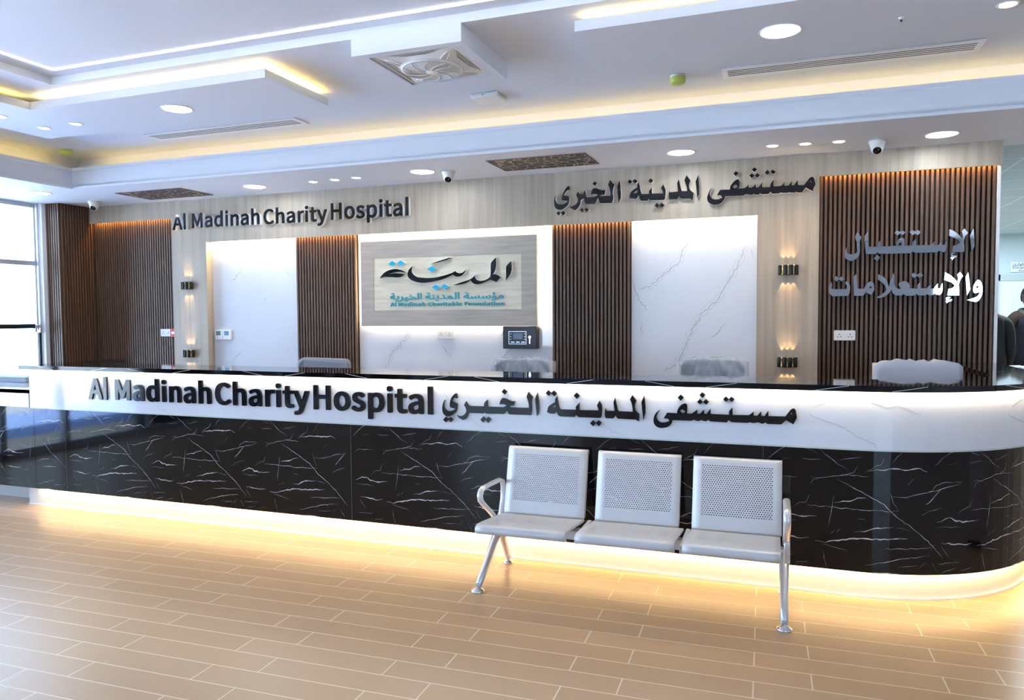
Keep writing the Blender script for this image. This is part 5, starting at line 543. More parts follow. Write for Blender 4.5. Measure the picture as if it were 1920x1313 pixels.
def m_plastic_wrap():
    m = bpy.data.materials.new('clear_plastic_wrap'); m.use_nodes = True; k = NT(m)
    b = k.b; b.inputs['Base Color'].default_value = (.85, .88, .92, 1); b.inputs['Roughness'].default_value = .15
    f = k.noise(k.coords((5, 5, 2.5)), 2.5, 3, .5, 1.0); k.bump(f, .5, .02)
    tr = k.n('ShaderNodeBsdfTransparent'); mx = k.n('ShaderNodeMixShader'); out = k.t.nodes['Material Output']
    k.l(k.math('SUBTRACT', .95, k.math('MULTIPLY', f, .75)), mx.inputs[0])
    k.l(b.outputs[0], mx.inputs[1]); k.l(tr.outputs[0], mx.inputs[2]); k.l(mx.outputs[0], out.inputs[0]); return m
M_wrap = m_plastic_wrap()

def m_cutout():
    m = mat('bronze_cutout_sheet', rough=.5); k = NT(m)
    v = k.n('ShaderNodeTexVoronoi', feature='DISTANCE_TO_EDGE'); v.inputs['Scale'].default_value = 12; v.inputs['Randomness'].default_value = .9
    k.l(k.coords((1, 1, 1)), v.inputs['Vector'])
    k.color(k.mix(k.math('LESS_THAN', v.outputs['Distance'], .050), (.010, .007, .006), (.40, .32, .26))); return m
M_cutout = m_cutout()

def m_tilegrid():
    m = mat('ceiling_tiles', rough=.6); k = NT(m)
    br = k.n('ShaderNodeTexBrick'); br.offset = 0; br.inputs['Scale'].default_value = 1; br.inputs['Brick Width'].default_value = .6; br.inputs['Row Height'].default_value = .6
    br.inputs['Mortar Size'].default_value = .012; br.inputs['Color1'].default_value = (.46, .58, .65, 1); br.inputs['Color2'].default_value = (.49, .61, .68, 1); br.inputs['Mortar'].default_value = (.75, .82, .86, 1)
    k.l(k.coords(), br.inputs['Vector']); k.color(br.outputs['Color']); return m
M_tiles = m_tilegrid()

# ------------------------------------------------------------------ the setting
GX = -7.78                      # glass wall on the left
b = MB(); b.box(-9.0, 6.1, -6.2, 14.4, -.10, 0); struct('floor', b, M_floor, 'wood-look plank tile floor with cream joints')
b = MB(); b.box(-11.6, -9.0, -6.2, 40, -.12, -.03); struct('ground_shade_blue', b, M_shadeblue)  # outside strip near the glass, its shade painted in as blue
b = MB(); b.box(-11.6, 60, -60, -6.2, -.12, -.03); struct('ground_forecourt', b, M_forecourt)
b = MB(); b.box(-8.0, 6.3, -6.3, 14.6, 3.30, 3.40); struct('sun_block_slab', b, M_concrete)  # unseen slab, added to stop sun leaking past the ceilings
b = MB(); b.box(-60, -11.6, -60, 60, -.12, -.03); struct('ground_concrete', b, M_concrete)
# reception wall (plaster core), side and front walls
b = MB(); b.box(-7.9, 1.445, 6.52, 6.62, 0, 3.25); struct('wall_back', b, M_wallpaint)
b = MB(); b.box(1.445, 1.465, 6.44, 6.63, 0, 2.57); struct('trim_1', b, M_whitemetal, 'white end strip of the reception wall')
b = MB(); b.box(6.0, 6.1, -6.1, 14.4, 0, 3.25); struct('wall_right', b, M_wallpaint)
b = MB(); b.box(1.3, 6.1, 14.2, 14.3, 0, 2.9); struct('wall_corridor_end', b, M_corridor)
b = MB(); b.box(1.345, 1.445, 6.63, 14.2, 0, 2.9); struct('wall_corridor_left', b, M_corridor)
# front wall behind the camera with its windows
b = MB()
b.box(-7.9, 6.1, -6.1, -6.0, 0, .35); b.box(-7.9, 6.1, -6.1, -6.0, 2.75, 3.25)
for x0, x1 in ((-7.9, -6.6), (-4.0, 3.0), (5.6, 6.1)): b.box(x0, x1, -6.1, -6.0, .35, 2.75)
struct('wall_front', b, M_frontwall)
for i, (x0, x1) in enumerate(((-6.6, -4.0), (3.0, 5.6))):
    b = MB()
    for a0, a1, c0, c1 in ((x0, x0+.06, .35, 2.75), (x1-.06, x1, .35, 2.75), (x0, x1, .35, .41), (x0, x1, 2.69, 2.75), ((x0+x1)/2-.03, (x0+x1)/2+.03, .35, 2.75)):
        b.box(a0, a1, -6.09, -6.02, c0, c1)
    w = struct('window_%d' % (i+2), b, M_alu)
    g = MB(); g.box(x0+.02, x1-.02, -6.06, -6.05, .37, 2.73); obj('pane', g, M_glass, w)
# left glass wall: posts, transoms, panes
b = MB()
for y in (-5.95, -4.6, -3.2, -1.8, -.4, 1.0, 2.2, 2.95, 3.7): b.box(GX-.06, GX+.03, y-.035, y+.035, 0, 3.25)
b.box(GX-.06, GX+.03, -6, 6.02, 2.70, 3.25); b.box(GX-.06, GX+.03, -6, 6.02, 0, .08)
b.box(GX-.05, GX+.05, -6, 6.02, 2.068, 2.118)
w1 = struct('window_1', b, M_alu, 'full-height glass wall with pale metal bars')
g = MB(); g.box(GX-.012, GX, -5.9, 5.98, .05, 2.72); obj('pane', g, M_glass, w1)
g = MB(); g.box(GX-.03, GX+.06, 3.74, 5.93, 1.385, 1.432); obj('push_bar', g, M_darkalu, w1)
# jamb beside the slatted column: alternating bands of profile
b = MB(); b.box(GX, -7.642, 5.985, 6.06, 0, 2.745)
struct('trim_2', b, M_whitemetal, 'white jamb of the glass wall')
b = MB(); b.box(-7.765, -7.742, 5.965, 5.986, 0, 2.745); b.box(-7.712, -7.692, 5.965, 5.986, 1.40, 2.745)
struct('trim_3', b, M_alu, 'grey-blue metal ribs on the jamb')
b = MB(); b.box(-7.735, -7.705, 5.96, 5.986, 0, 1.34); struct('trim_4', b, M_darkalu, 'dark lower rib on the jamb')

# ceilings: main level, raised tray, perimeter soffit with moulded fascia and cove
b = MB()
b.box(-6.80, -4.77, -6.1, 5.80, 3.10, 3.25); b.box(-4.77, 6.1, 3.84, 5.80, 3.10, 3.25)
b.box(1.6, 6.1, -6.1, 3.84, 3.10, 3.25); b.box(-4.77, 1.6, -6.1, -4.0, 3.10, 3.25)
b.box(-4.77, 1.6, -4.0, 3.84, 3.15, 3.25)
struct('ceiling', b, M_paint)
b = MB(); b.box(-7.9, 6.0, 5.44, 6.62, 2.745, 2.91); b.box(-7.9, -6.54, -6.0, 5.44, 2.745, 2.91)
b.box(-6.90, 6.0, 5.75, 5.80, 2.91, 3.25); b.box(-6.90, -6.80, -6.0, 5.80, 2.91, 3.25)
struct('ceiling_soffit', b, M_paint)
prof = [(0, 2.742), (.018, 2.742), (.018, 2.762), (.010, 2.770), (.010, 2.785), (.004, 2.79), (.004, 2.91), (.012, 2.92), (.012, 2.946), (-.012, 2.946), (-.012, 2.90), (-.02, 2.742)]
b = MB(); b.sweep([(-6.53, -6.0), (-6.53, 5.45), (6.0, 5.45)], prof); struct('trim_5', b, M_paint, 'moulded fascia of the ceiling cove')
b = MB(); b.box(1.445, 6.0, 6.62, 14.2, 2.745, 2.80); struct('ceiling_corridor', b, M_tiles)
# floating gypsum panels
def slab(poly, z0, z1):
    m = MB(); m.prism([(x, y, z0) for x, y in poly], (0, 0, z1-z0)); return m
struct('trim_6', slab([(-5.84, -3), (-5.147, -3), (-5.147, 3.97), (-3.093, 3.97), (-3.093, 4.66), (-5.84, 4.66)], 3.0, 3.055), M_paint, 'floating L-shaped ceiling panel on the left')
struct('trim_7', slab([(-1.072, 3.93), (2.4, 3.93), (2.4, 4.66), (-1.072, 4.66)], 3.0, 3.055), M_paint, 'floating ceiling panel on the right')
b = MB()
for x, y in ((-5.5, -2), (-5.5, 1), (-5.5, 4.3), (-4.2, 4.3), (-3.4, 4.3)): b.box(x-.03, x+.03, y-.03, y+.03, 3.055, 3.10)
for x, y in ((-.7, 4.3), (.6, 4.3), (2.0, 4.3)): b.box(x-.03, x+.03, y-.03, y+.03, 3.055, 3.10)
struct('trim_8', b, M_paint)
# led line let into the tray
b = MB()
for x0, x1, y0, y1 in ((-4.605, 1.4, 3.711, 3.729), (-4.605, -4.587, -3.7, 3.711), (1.382, 1.4, -3.7, 3.711), (-4.587, 1.382, -3.7, -3.682)): b.box(x0, x1, y0, y1, 3.144, 3.151)
tag(obj('led_line_light', b, M_led), 'thin white light line framing the raised ceiling tray', 'light')
# gypsum box of the ceiling fan
bx0, bx1, by0, by1 = -2.385, -1.690, 3.84, 4.565
ox0, ox1, oy0, oy1 = -2.305, -1.755, 3.90, 4.46
b = MB()
b.box(bx0, ox0, by0, by1, 3.0, 3.10); b.box(ox1, bx1, by0, by1, 3.0, 3.10); b.box(ox0, ox1, by0, oy0, 3.0, 3.10); b.box(ox0, ox1, oy1, by1, 3.0, 3.10)
struct('trim_9', b, M_paint, 'gypsum box around the ceiling fan')

# pale wood wall cladding: pillars and headers as one frame
b = MB(); Y0, Y1 = 6.40, 6.418
fr = [(-7.445, -6.245, 2.56, 2.745), (-6.245, -5.786, 0, 2.745), (-5.786, -.228, 2.29, 2.745), (-.228, .235, 0, 2.745), (.235, 1.468, 2.568, 2.745)]
for x0, x1, z0, z1 in fr: b.box(x0, x1, Y0, Y1, z0, z1)
b.box(-5.80, -5.786, Y1, 6.50, 0, 2.29); b.box(-.228, -.214, Y1, 6.50, 0, 2.29); b.box(-6.245, -6.231, Y1, 6.50, 0, 2.56); b.box(.221, .235, Y1, 6.50, 0, 2.568)
b.box(1.452, 1.468, Y1, 6.50, 2.568, 2.745)
struct('trim_10', b, M_wood, 'pale wood cladding frame of the reception wall')

# ------------------------------------------------------------------ wall panels
def slat_panel(x0, x1, z0, z1, label):
    m = MB(); m.box(x0, x1, 6.480, 6.49, z0, z1, 1)
    n = round((x1-x0)/.0335); p = (x1-x0)/n
    for i in range(n):
        a = x0+i*p+.006
        m.box(a, a+p*.54, 6.45, 6.480, z0, z1, 0)
    return tag(obj('slat_panel', m, [M_slat, M_groove], fix=False), label, 'wall panel', 'walnut slat panels')
slat_panel(-7.41, -6.246, .02, 2.62, 'dark walnut slat panel at the far left end of the reception wall')
slat_panel(-4.695, -3.985, .02, 2.33, 'walnut slat panel between the left marble panel and the framed logo')
slat_panel(-1.975, -1.265, .02, 2.33, 'walnut slat panel between the framed logo and the right marble panel')
slat_panel(.236, 1.445, .02, 2.63, 'wide walnut slat panel carrying mirror-finish Arabic letters')
# slatted column by the glass wall: two clad faces
m = MB(); m.box(-7.640, -7.445, 6.045, 6.50, 0, 2.745, 1)
for i in range(6):
    a = -7.636+i*.0335; m.box(a, a+.019, 6.028, 6.045, 0, 2.745, 0)
for i in range(13):
    a = 6.05+i*.0335; m.box(-7.445, -7.428, a, a+.019, 0, 2.745, 0)
tag(obj('slatted_column', m, [M_slat, M_groove], fix=False), 'square column clad in dark walnut slats beside the glass wall', 'column')

VN = [(0, -1, 0)]
def vein_on(m, pts, y, w, mi, amp=.006, seed=1):
    R = random.Random(seed); P = []
    for (x0, z0), (x1, z1) in zip(pts, pts[1:]):
        n = max(2, int(math.hypot(x1-x0, z1-z0)/.02))
        for i in range(n): t = i/n; P.append((x0+(x1-x0)*t+R.uniform(-amp, amp), y, z0+(z1-z0)*t+R.uniform(-amp, amp)))
    P.append((pts[-1][0], y, pts[-1][1])); n = len(P)
    m.strip(P, [w*(.25+.75*abs(math.sin(i*1.7+seed)))*min(1, .3+i/4, .3+(n-1-i)/4) for i in range(n)], VN*n, mi)
def marble_panel(x0, x1, veins, label):
    m = MB(); m.box(x0, x1, 6.49, 6.50, .02, 2.36)
    for i, v in enumerate(veins):
        vein_on(m, v, 6.4893, .0045, 1, .010, i*3+1)
        if len(v) > 5: vein_on(m, [(x+.018, z-.012) for x, z in v], 6.4893, .0028, 2, .014, i*3+2); vein_on(m, [(x-.014, z+.02) for x, z in v[1:]], 6.4893, .0022, 2, .016, i*3+3)
    return tag(obj('marble_panel', m, [M_carrara, M_greyvein, M_greyvein2], fix=False), label, 'wall panel', 'white marble panels')
marble_panel(-5.785, -4.696, [[(-5.403, 1.99), (-5.485, 1.919), (-5.558, 1.855)], [(-4.828, 1.999), (-4.817, 1.904)], [(-5.095, 1.717), (-5.126, 1.637)], [(-5.427, 1.134), (-5.51, 1.067), (-5.562, 1.017)], [(-4.848, 1.188), (-4.83, 1.124)]],
    'white marble panel on the left, reflecting the window, with a double thermostat')
marble_panel(-3.984, -1.976, [[(-3.418, 1.376), (-3.468, 1.294), (-3.534, 1.217), (-3.606, 1.153), (-3.658, 1.063), (-3.703, .979)], [(-2.374, 1.19), (-2.451, 1.129), (-2.522, 1.068)], [(-3.087, 1.221), (-3.019, 1.147), (-2.979, 1.098)], [(-2.07, 1.541), (-2.089, 1.441)]],
    'wide white marble panel behind the framed logo')
marble_panel(-1.264, -.229, [[(-.701, 2.288), (-.75, 2.219), (-.778, 2.12), (-.827, 2.036), (-.848, 1.95), (-.933, 1.881), (-1.02, 1.81), (-1.107, 1.732), (-1.202, 1.723)],
    [(-.317, 2.06), (-.356, 1.977), (-.376, 1.908), (-.45, 1.783), (-.504, 1.699), (-.538, 1.615), (-.662, 1.516), (-.718, 1.416), (-.774, 1.3), (-.816, 1.184), (-.873, 1.081), (-1.002, .983)],
    [(-1.174, 2.26), (-1.181, 2.165)], [(-1.255, 1.801), (-1.247, 1.742), (-1.195, 1.608), (-1.128, 1.531)], [(-1.18, 1.424), (-1.172, 1.32)], [(-.276, 2.03), (-.262, 1.96)], [(-.481, 1.415), (-.543, 1.33), (-.598, 1.286)]],
    'white marble panel with long diagonal grey veins, right of the framed logo')

# ------------------------------------------------------------------ lettering
def letter_mesh(name, loops, yf, depth, mats, parent):
    """outline loops in wall coordinates (half millimetres) extruded into a solid letter whose front lies at yf"""
    cu = bpy.data.curves.new('outline', 'CURVE'); cu.dimensions = '2D'; cu.fill_mode = 'BOTH'; cu.extrude = depth/2
    for lp in loops:
        n = len(lp)//2; sp = cu.splines.new('POLY'); sp.points.add(n-1); sp.use_cyclic_u = True
        for i in range(n): sp.points[i].co = (lp[2*i]/2000, lp[2*i+1]/2000, 0, 1)
    o = bpy.data.objects.new('outline', cu); col.objects.link(o)
    me = bpy.data.meshes.new_from_object(o.evaluated_get(bpy.context.evaluated_depsgraph_get()))
    bpy.data.objects.remove(o); bpy.data.curves.remove(cu)
    W = world_of(parent)
    # curve plane (x, y) -> wall plane (x, z); curve +z -> -y (towards the viewer)
    T = Matrix(((1, 0, 0, 0), (0, 0, -1, yf+depth/2), (0, 1, 0, 0), (0, 0, 0, 1)))
    front = [p.normal.z > .5 for p in me.polygons]
    me.transform(W.inverted() @ T)
    me.materials.clear()
    for mm in mats: me.materials.append(mm)
    for p, f in zip(me.polygons, front): p.material_index = 0 if f else 1; p.use_smooth = False
    me.name = name
    ob = bpy.data.objects.new(name, me); col.objects.link(ob); ob.parent = parent; return ob
def lettering(name, keys, label, loc, yf, depth, front, side):
    t = thing(name, label, 'sign', loc)
    for k in keys:
        for kind, loops in TXT[k]:
            fm = M_blue if kind == 'blue' else M_teal if kind == 'teal' else front
            if kind in ('dot', 'blue') :
                for lp in loops: letter_mesh('letter_dot', [lp], yf, depth, (fm, M_blue if kind == 'blue' else side), t)
            elif kind == 'teal': letter_mesh('small_letter', loops, 6.395, .010, (fm, M_teal), t)
            else: letter_mesh('letter', loops, yf, depth, (fm, side), t)
    return t
lettering('sign_lettering', ['counter_latin'], 'big black Latin letters "Al Madinah Charity Hospital" on the counter front', (-3.5, 4.22, .88), 4.205, .0145, M_blackgloss, M_blackgloss)
lettering('sign_lettering', ['counter_arabic'], 'big black Arabic lettering on the counter front', (-.95, 4.22, .88), 4.205, .0145, M_blackgloss, M_blackgloss)
lettering('sign_lettering', ['header_latin'], 'black raised Latin letters with pale edges on the wood header, left half of the wall', (-4.8, 6.40, 2.43), 6.36, .0395, M_blackgloss, M_return)
lettering('sign_lettering', ['header_arabic'], 'black raised Arabic lettering with pale edges on the wood header above the right marble panel', (-.8, 6.40, 2.4), 6.36, .0395, M_blackgloss, M_return)
lettering('sign_lettering', ['reception_arabic'], 'mirror-steel Arabic word on the right slat panel, the upper of two', (.85, 6.45, 1.9), 6.41, .0395, M_chrome, M_chrome)
lettering('sign_lettering', ['information_arabic'], 'mirror-steel Arabic word on the right slat panel, the lower of two', (.85, 6.45, 1.6), 6.41, .0395, M_chrome, M_chrome)

# framed logo board
t = thing('logo_board', 'framed pale wood board with black calligraphy and blue dots, centre of the wall', 'sign', (-3.0, 6.40, 1.81))
m = MB(); a0, a1, c0, c1 = -3.905, -2.099, 1.398, 2.216; i0, i1, e0, e1 = -3.766, -2.247, 1.550, 2.054
for q in (((a0, c0), (a1, c0), (i1, e0), (i0, e0)), ((a1, c0), (a1, c1), (i1, e1), (i1, e0)), ((a1, c1), (a0, c1), (i0, e1), (i1, e1)), ((a0, c1), (a0, c0), (i0, e0), (i0, e1))):
    m.prism([(x, 6.40, z) for x, z in q], (0, .05, 0))
obj('frame', m, M_woodh, t)
m = MB(); m.box(i0, i1, 6.405, 6.44, e0, e1); obj('board', m, M_woodcream, t)
m = MB(); m.box(-3.75, -2.25, 6.45, 6.489, 1.50, 2.10); obj('wall_mount', m, M_hole, t)
for k in ('logo_arabic', 'logo_latin', 'logo_foundation_arabic'):
    for kind, loops in TXT[k]:
        if kind == 'blue':
            for lp in loops: letter_mesh('letter_dot', [lp], 6.375, .0295, (M_blue, M_return), t)
        elif kind == 'teal': letter_mesh('small_letter', loops, 6.395, .0098, (M_teal, M_teal), t)
        else: letter_mesh('letter', loops, 6.375, .0295, (M_blackgloss, M_return), t)

# ------------------------------------------------------------------ wall lamps
def wall_lamp(x, z, label):
    t = thing('wall_lamp', label, 'wall lamp', (x, 6.40, z), 'up-and-down wall lamps')
    m = MB(); m.box(x-.055, x+.055, 6.386, 6.3995, z-.030, z+.030, 0, .003); obj('back_plate', m, M_gold, t)
    for dx, dy in ((-.066, 6.372), (-.022, 6.350), (.022, 6.350), (.066, 6.372)):
        m = MB(); m.lathe([(.0165, -.040), (.0175, -.038), (.0175, .038), (.0165, .040)], (x+dx*.9, dy, z), 16); obj('black_tube', m, M_lampblack, t)
    for dx, dy in ((-.044, 6.360), (0, 6.350), (.044, 6.360)):
        m = MB(); m.lathe([(.013, -.042), (.009, -.028), (.0075, 0), (.009, .028), (.013, .042)], (x+dx*.9, dy, z), 14); obj('brass_flute', m, M_gold, t)
        for s in (1, -1):
            l = bpy.data.lights.new('lamp_beam', 'SPOT'); l.energy = 1.8; l.color = (1, .66, .30); l.spot_size = math.radians(44); l.spot_blend = .3; l.shadow_soft_size = .003
            o = bpy.data.objects.new('lamp_beam', l); o.location = (x+dx*.9, 6.379, z+s*.044); o.rotation_euler = (PI if s > 0 else 0, 0, 0); col.objects.link(o)
    return t
wall_lamp(.010, 1.841, 'black and brass wall lamp on the right pillar, the upper of two')
wall_lamp(.010, 1.108, 'black and brass wall lamp on the right pillar, just above the counter')
wall_lamp(-6.030, 1.833, 'black and brass wall lamp on the left pillar, the upper of two')
wall_lamp(-6.025, 1.105, 'black and brass wall lamp on the left pillar, just above the counter')

# ------------------------------------------------------------------ sockets, thermostats, control box
def socket(x0, x1, z0, z1, yb, label, n=2):
    t = thing('power_socket', label, 'socket', ((x0+x1)/2, yb, (z0+z1)/2), None)
    m = MB(); m.box(x0, x1, yb-.012, yb-.0005, z0, z1, 0, .004); obj('plate', m, M_white, t)
    w = (x1-x0)/n
    for i in range(n):
        cx = x0+w*(i+.5); cz = (z0+z1)/2; m = MB()
        m.box(cx-.003, cx+.003, yb-.0135, yb-.012, cz+.004, cz+.014); m.box(cx-.016, cx-.007, yb-.0135, yb-.012, cz-.013, cz-.008); m.box(cx+.007, cx+.016, yb-.0135, yb-.012, cz-.013, cz-.008)
        obj('pin_holes', m, M_hole, t)
        m = MB(); m.box(cx+w*.25, cx+w*.38, yb-.0150, yb-.012, cz+.016, cz+.030, 0, .001); obj('switch', m, M_white, t)
    return t
socket(.354, .510, 1.282, 1.361, 6.45, 'white double power socket on the right slat panel')
socket(-3.13, -2.955, 1.275, 1.362, 6.49, 'white double power socket on the marble below the framed logo')
socket(-2.475, -2.435, 1.29, 1.36, 6.49, 'small white plate half hidden left of the black control box', 1)
socket(-6.475, -6.330, 1.285, 1.368, 6.45, 'white socket plate at the right edge of the far left slat panel')
t = thing('alarm_tag', 'small red and white alarm box beside the left pillar', 'alarm', (-6.29, 6.45, 1.325))
m = MB(); m.box(-6.328, -6.252, 6.425, 6.4495, 1.282, 1.370, 0, .004); obj('case', m, M_red, t)
m = MB(); m.box(-6.310, -6.255, 6.422, 6.425, 1.312, 1.340); obj('white_label', m, M_white, t)
t = thing('thermostat', 'white double thermostat with green and blue displays on the left marble panel', 'thermostat', (-5.62, 6.49, 1.30))
for x0, x1, lm in ((-5.80+.045, -5.655, M_lcdg), (-5.65, -5.545, M_lcdb)):
    m = MB(); m.box(x0, x1, 6.465, 6.4895, 1.252, 1.36, 0, .006); h = obj('case', m, M_white, t)
    m = MB(); m.box((x0+x1)/2-.032, (x0+x1)/2+.026, 6.4635, 6.465, 1.300, 1.345); obj('display', m, lm, h)
t = thing('control_box', 'black alarm control box with screen and key below the framed logo', 'control box', (-2.27, 6.49, 1.29))
m = MB(); m.box(-2.428, -2.106, 6.40, 6.4895, 1.192, 1.396, 0, .004); obj('case', m, M_black, t)
m = MB()
for q in ((-2.372, -2.20, 1.345, 1.352), (-2.372, -2.20, 1.232, 1.239), (-2.372, -2.365, 1.239, 1.345), (-2.207, -2.20, 1.239, 1.345)): m.box(q[0], q[1], 6.397, 6.40, q[2], q[3])
obj('bezel', m, M_alu, t)
m = MB(); m.box(-2.328, -2.238, 6.3975, 6.40, 1.278, 1.332); obj('screen', m, M_screen, t)
for i in range(3):
    m = MB(); m.box(-2.350+i*.05, -2.315+i*.05, 6.397, 6.40, 1.246, 1.258, 0, .001); obj('button', m, M_alu, t)
for i in range(6):
    m = MB(); m.box(-2.356 if i < 3 else -2.222, -2.346 if i < 3 else -2.212, 6.398, 6.40, 1.275+(i % 3)*.024, 1.281+(i % 3)*.024); obj('indicator', m, M_white, t)
m = MB(); m.lathe([(.012, 0), (.012, .012)], (-2.165, 6.386, 1.298), 14, axis='Y'); m.box(-2.169, -2.161, 6.385, 6.389, 1.240, 1.290); obj('key', m, M_chrome, t)

# ------------------------------------------------------------------ reception counter
CX, CY, XL = .35, 5.29, -5.585       # centre of the rounded corner, left end
def cpath(y, x0, n=20, yend=6.395):
    R = CY-y; P = [(x0, y)]
    for i in range(int((CX-x0)/.35)): P.append((x0+(i+1)*(CX-x0)/(int((CX-x0)/.35)+1), y))
    P += [(CX+R*math.sin(a*PI/2/n), CY-R*math.cos(a*PI/2/n)) for a in range(n+1)]
    P.append((CX+R, yend)); return P
def cpos(u, y):
    """point and normal at developed length u (u = x on the straight part) of the front at y"""
    R = CY-y
    if u <= CX: return (u, y), (0, -1, 0)
    a = (u-CX)/(CY-4.25)
    if a < PI/2: return (CX+R*math.sin(a), CY-R*math.cos(a)), (math.sin(a), -math.cos(a), 0)
    return (CX+R, CY+(a-PI/2)*R), (1, 0, 0)
ct = thing('reception_counter', 'long reception counter with white marble band, black marble front and lit white plinth', 'counter', (-2.2, 4.6, 0))
m = MB(); m.sweep(cpath(4.29, -5.72), [(0, 0), (0, .20), (-.06, .20), (-.06, 0)]); m.box(-5.72, -5.66, 4.35, 5.05, 0, .20); obj('plinth', m, M_plinth, ct)
m = MB(); m.sweep(cpath(4.29, -5.72), [(.012, 0), (.012, .010), (.0005, .010), (.0005, 0)]); obj('floor_bead', m, M_whitemetal, ct)
# black marble: veins follow the printed pattern of the sheets
VEINS = """100,600 150,555 190,530 255,508|305,515 335,533 385,550|390,530 440,565 490,600 545,630|340,680 395,683 450,670 515,658 575,645 600,605|515,655 660,660|345,718 360,695 395,683|80,740 110,700 150,685 270,682|640,640 690,605 720,595 735,560|*655,630 720,622 790,615 850,618 930,610 970,628|775,585 835,525|490,680 560,715 660,760 740,805 800,860 870,905 980,985 1070,1075|775,760 860,762 950,740 1060,715 1170,695|*965,800 1010,760 1050,720|*480,805 560,793 600,778 645,772|330,830 450,832 620,838 815,835|245,850 290,820 325,815 340,775|*120,892 170,870 205,868 235,885 300,893 380,887|120,915 270,918|445,940 465,830 472,765|*585,955 640,950 690,930 790,918|770,735 790,790 815,835|*150,998 230,1005 300,1012 340,1005|*375,1022 430,1022 500,1005 580,990 700,985 870,975|415,1035 550,1058|455,975 480,955|490,965 508,945|415,1065 440,1160|130,1108 260,1103|640,1130 760,1100 850,1080 990,1062|*690,1165 760,1165 820,1172|1005,1100 1040,1145|930,1130 970,1098|820,1125 930,1115|940,858 990,830 1055,815|880,930 800,920|270,1145 340,1135|1065,1150 1150,1130|740,1035 1010,1022|180,590 230,585|300,585 400,582|620,560 500,580|860,700 900,660|600,885 640,887|150,1020 200,1075"""
def add_veins(m, y, ulo, uhi, starts, zlo, mi):
    for si, u0 in enumerate(starts):
        for vi, v in enumerate(VEINS.split('|')):
            thick = v[0] == '*'; pts = [tuple(map(float, q.split(','))) for q in v.lstrip('*').split()]
            R = random.Random(vi*7+si); P = []; N = []
            uz = [(u0+(a-80)/910*.82, .80-(c-510)/655*.655) for a, c in pts]
            if min(p[0] for p in uz) < ulo or max(p[0] for p in uz) > uhi: 
                uz = [p for p in uz if ulo+.004 < p[0] < uhi-.004]
                if len(uz) < 2: continue
            full = []
            for (a0, z0), (a1, z1) in zip(uz, uz[1:]):
                n = max(2, int(math.hypot(a1-a0, z1-z0)/.018))
                for i in range(n): full.append((a0+(a1-a0)*i/n+R.uniform(-.002, .002), z0+(z1-z0)*i/n+R.uniform(-.0035, .0035)))
            full.append(uz[-1])
            for u, z in full:
                (px, py), nr = cpos(u, y-.0006); P.append((px, py, min(max(z, zlo+.004), .80))); N.append(nr)
            k = len(P); w = .0040 if thick else .0014
            m.strip(P, [w*(.25+.75*R.random())*min(1, .15+i/5, .15+(k-1-i)/5) for i in range(k)], N, mi)
m = MB(); m.sweep(cpath(4.25, XL), [(0, .145), (0, .86), (-.03, .86), (-.03, .145)])
sheets = [(-5.584, -5.255), (-5.25, -2.69), (-2.688, -.112), (-.11, 2.4)]
add_veins(m, 4.25, -5.585, -5.255, (-6.07,), .145, 1)
add_veins(m, 4.25, -5.25, -2.69, (-5.25, -4.43, -3.61), .145, 1)
add_veins(m, 4.25, -2.688, -.112, (-2.69, -1.87, -1.05), .145, 1)
add_veins(m, 4.25, -.11, 2.6, (-.11+.0, .71, 1.53), .145, 1)
for u in (-5.252, -2.689, -.111, 1.2):
    (px, py), nr = cpos(u, 4.2494); m.strip([(px, py, .145), (px, py, .80)], [.0012]*2, [nr]*2, 2)
obj('black_marble_front', m, [M_nero, M_vein, M_veinfaint], ct, fix=False)
# white marble band with its glass-like lower edge
m = MB(); m.sweep(cpath(4.22, XL), [(0, .797), (0, 1.096), (-.03, 1.096), (-.03, .797)])
for s in range(8):
    for i, (w, pts) in enumerate(((.003, [(0, 1.047), (.021, 1.024), (.043, .991), (.068, .969)]), (.0022, [(.193, .881), (.221, .842), (.281, .819), (.334, .811)]), (.002, [(.02, 1.05), (.06, 1.03), (.10, .985)]))):
        if s < 6: vein_on(m, [(x-5.338+.83*s, z) for x, z in pts], 4.2194, w, 1, .006, s*9+i)
for i, pts in enumerate(([(.144, 1.003), (.216, 1.039), (.278, 1.056), (.34, 1.063), (.401, 1.041), (.471, 1.015), (.539, 1.024), (.60, 1.0), (.66, .965)], [(.117, .967), (.2, .931), (.254, .919), (.316, .883), (.369, .851), (.422, .825), (.45, .80)])):
    for sh in (0, 1.02):
        P = []; N = []; R = random.Random(i+5)
        for (a0, z0), (a1, z1) in zip(pts, pts[1:]):
            for k in range(4):
                (px, py), nr = cpos(a0+(a1-a0)*k/4+sh+R.uniform(-.006, .006), 4.2194); P.append((px, py, z0+(z1-z0)*k/4+R.uniform(-.006, .006))); N.append(nr)
        m.strip(P, [.0028]*len(P), N, 1)
obj('white_marble_band', m, [M_carrara, M_greyvein2], ct, fix=False)
m = MB(); m.sweep(cpath(4.218, XL), [(0, .789), (0, .797), (-.03, .797), (-.03, .789)]); obj('edge_strip', m, M_glassedge, ct)
m = MB(); m.box(-5.585, -5.555, 4.2815, 5.055, .145, 1.096); m.box(-5.51, -5.49, 4.30, 5.055, .02, 1.096); obj('end_panel', m, M_nero, ct)
m = MB(); m.sweep([(-5.4, 4.3), (CX, 4.3)], [(0, .72), (0, .745), (-.50, .745), (-.50, .72)]); obj('desk_shelf', m, M_grey, ct)
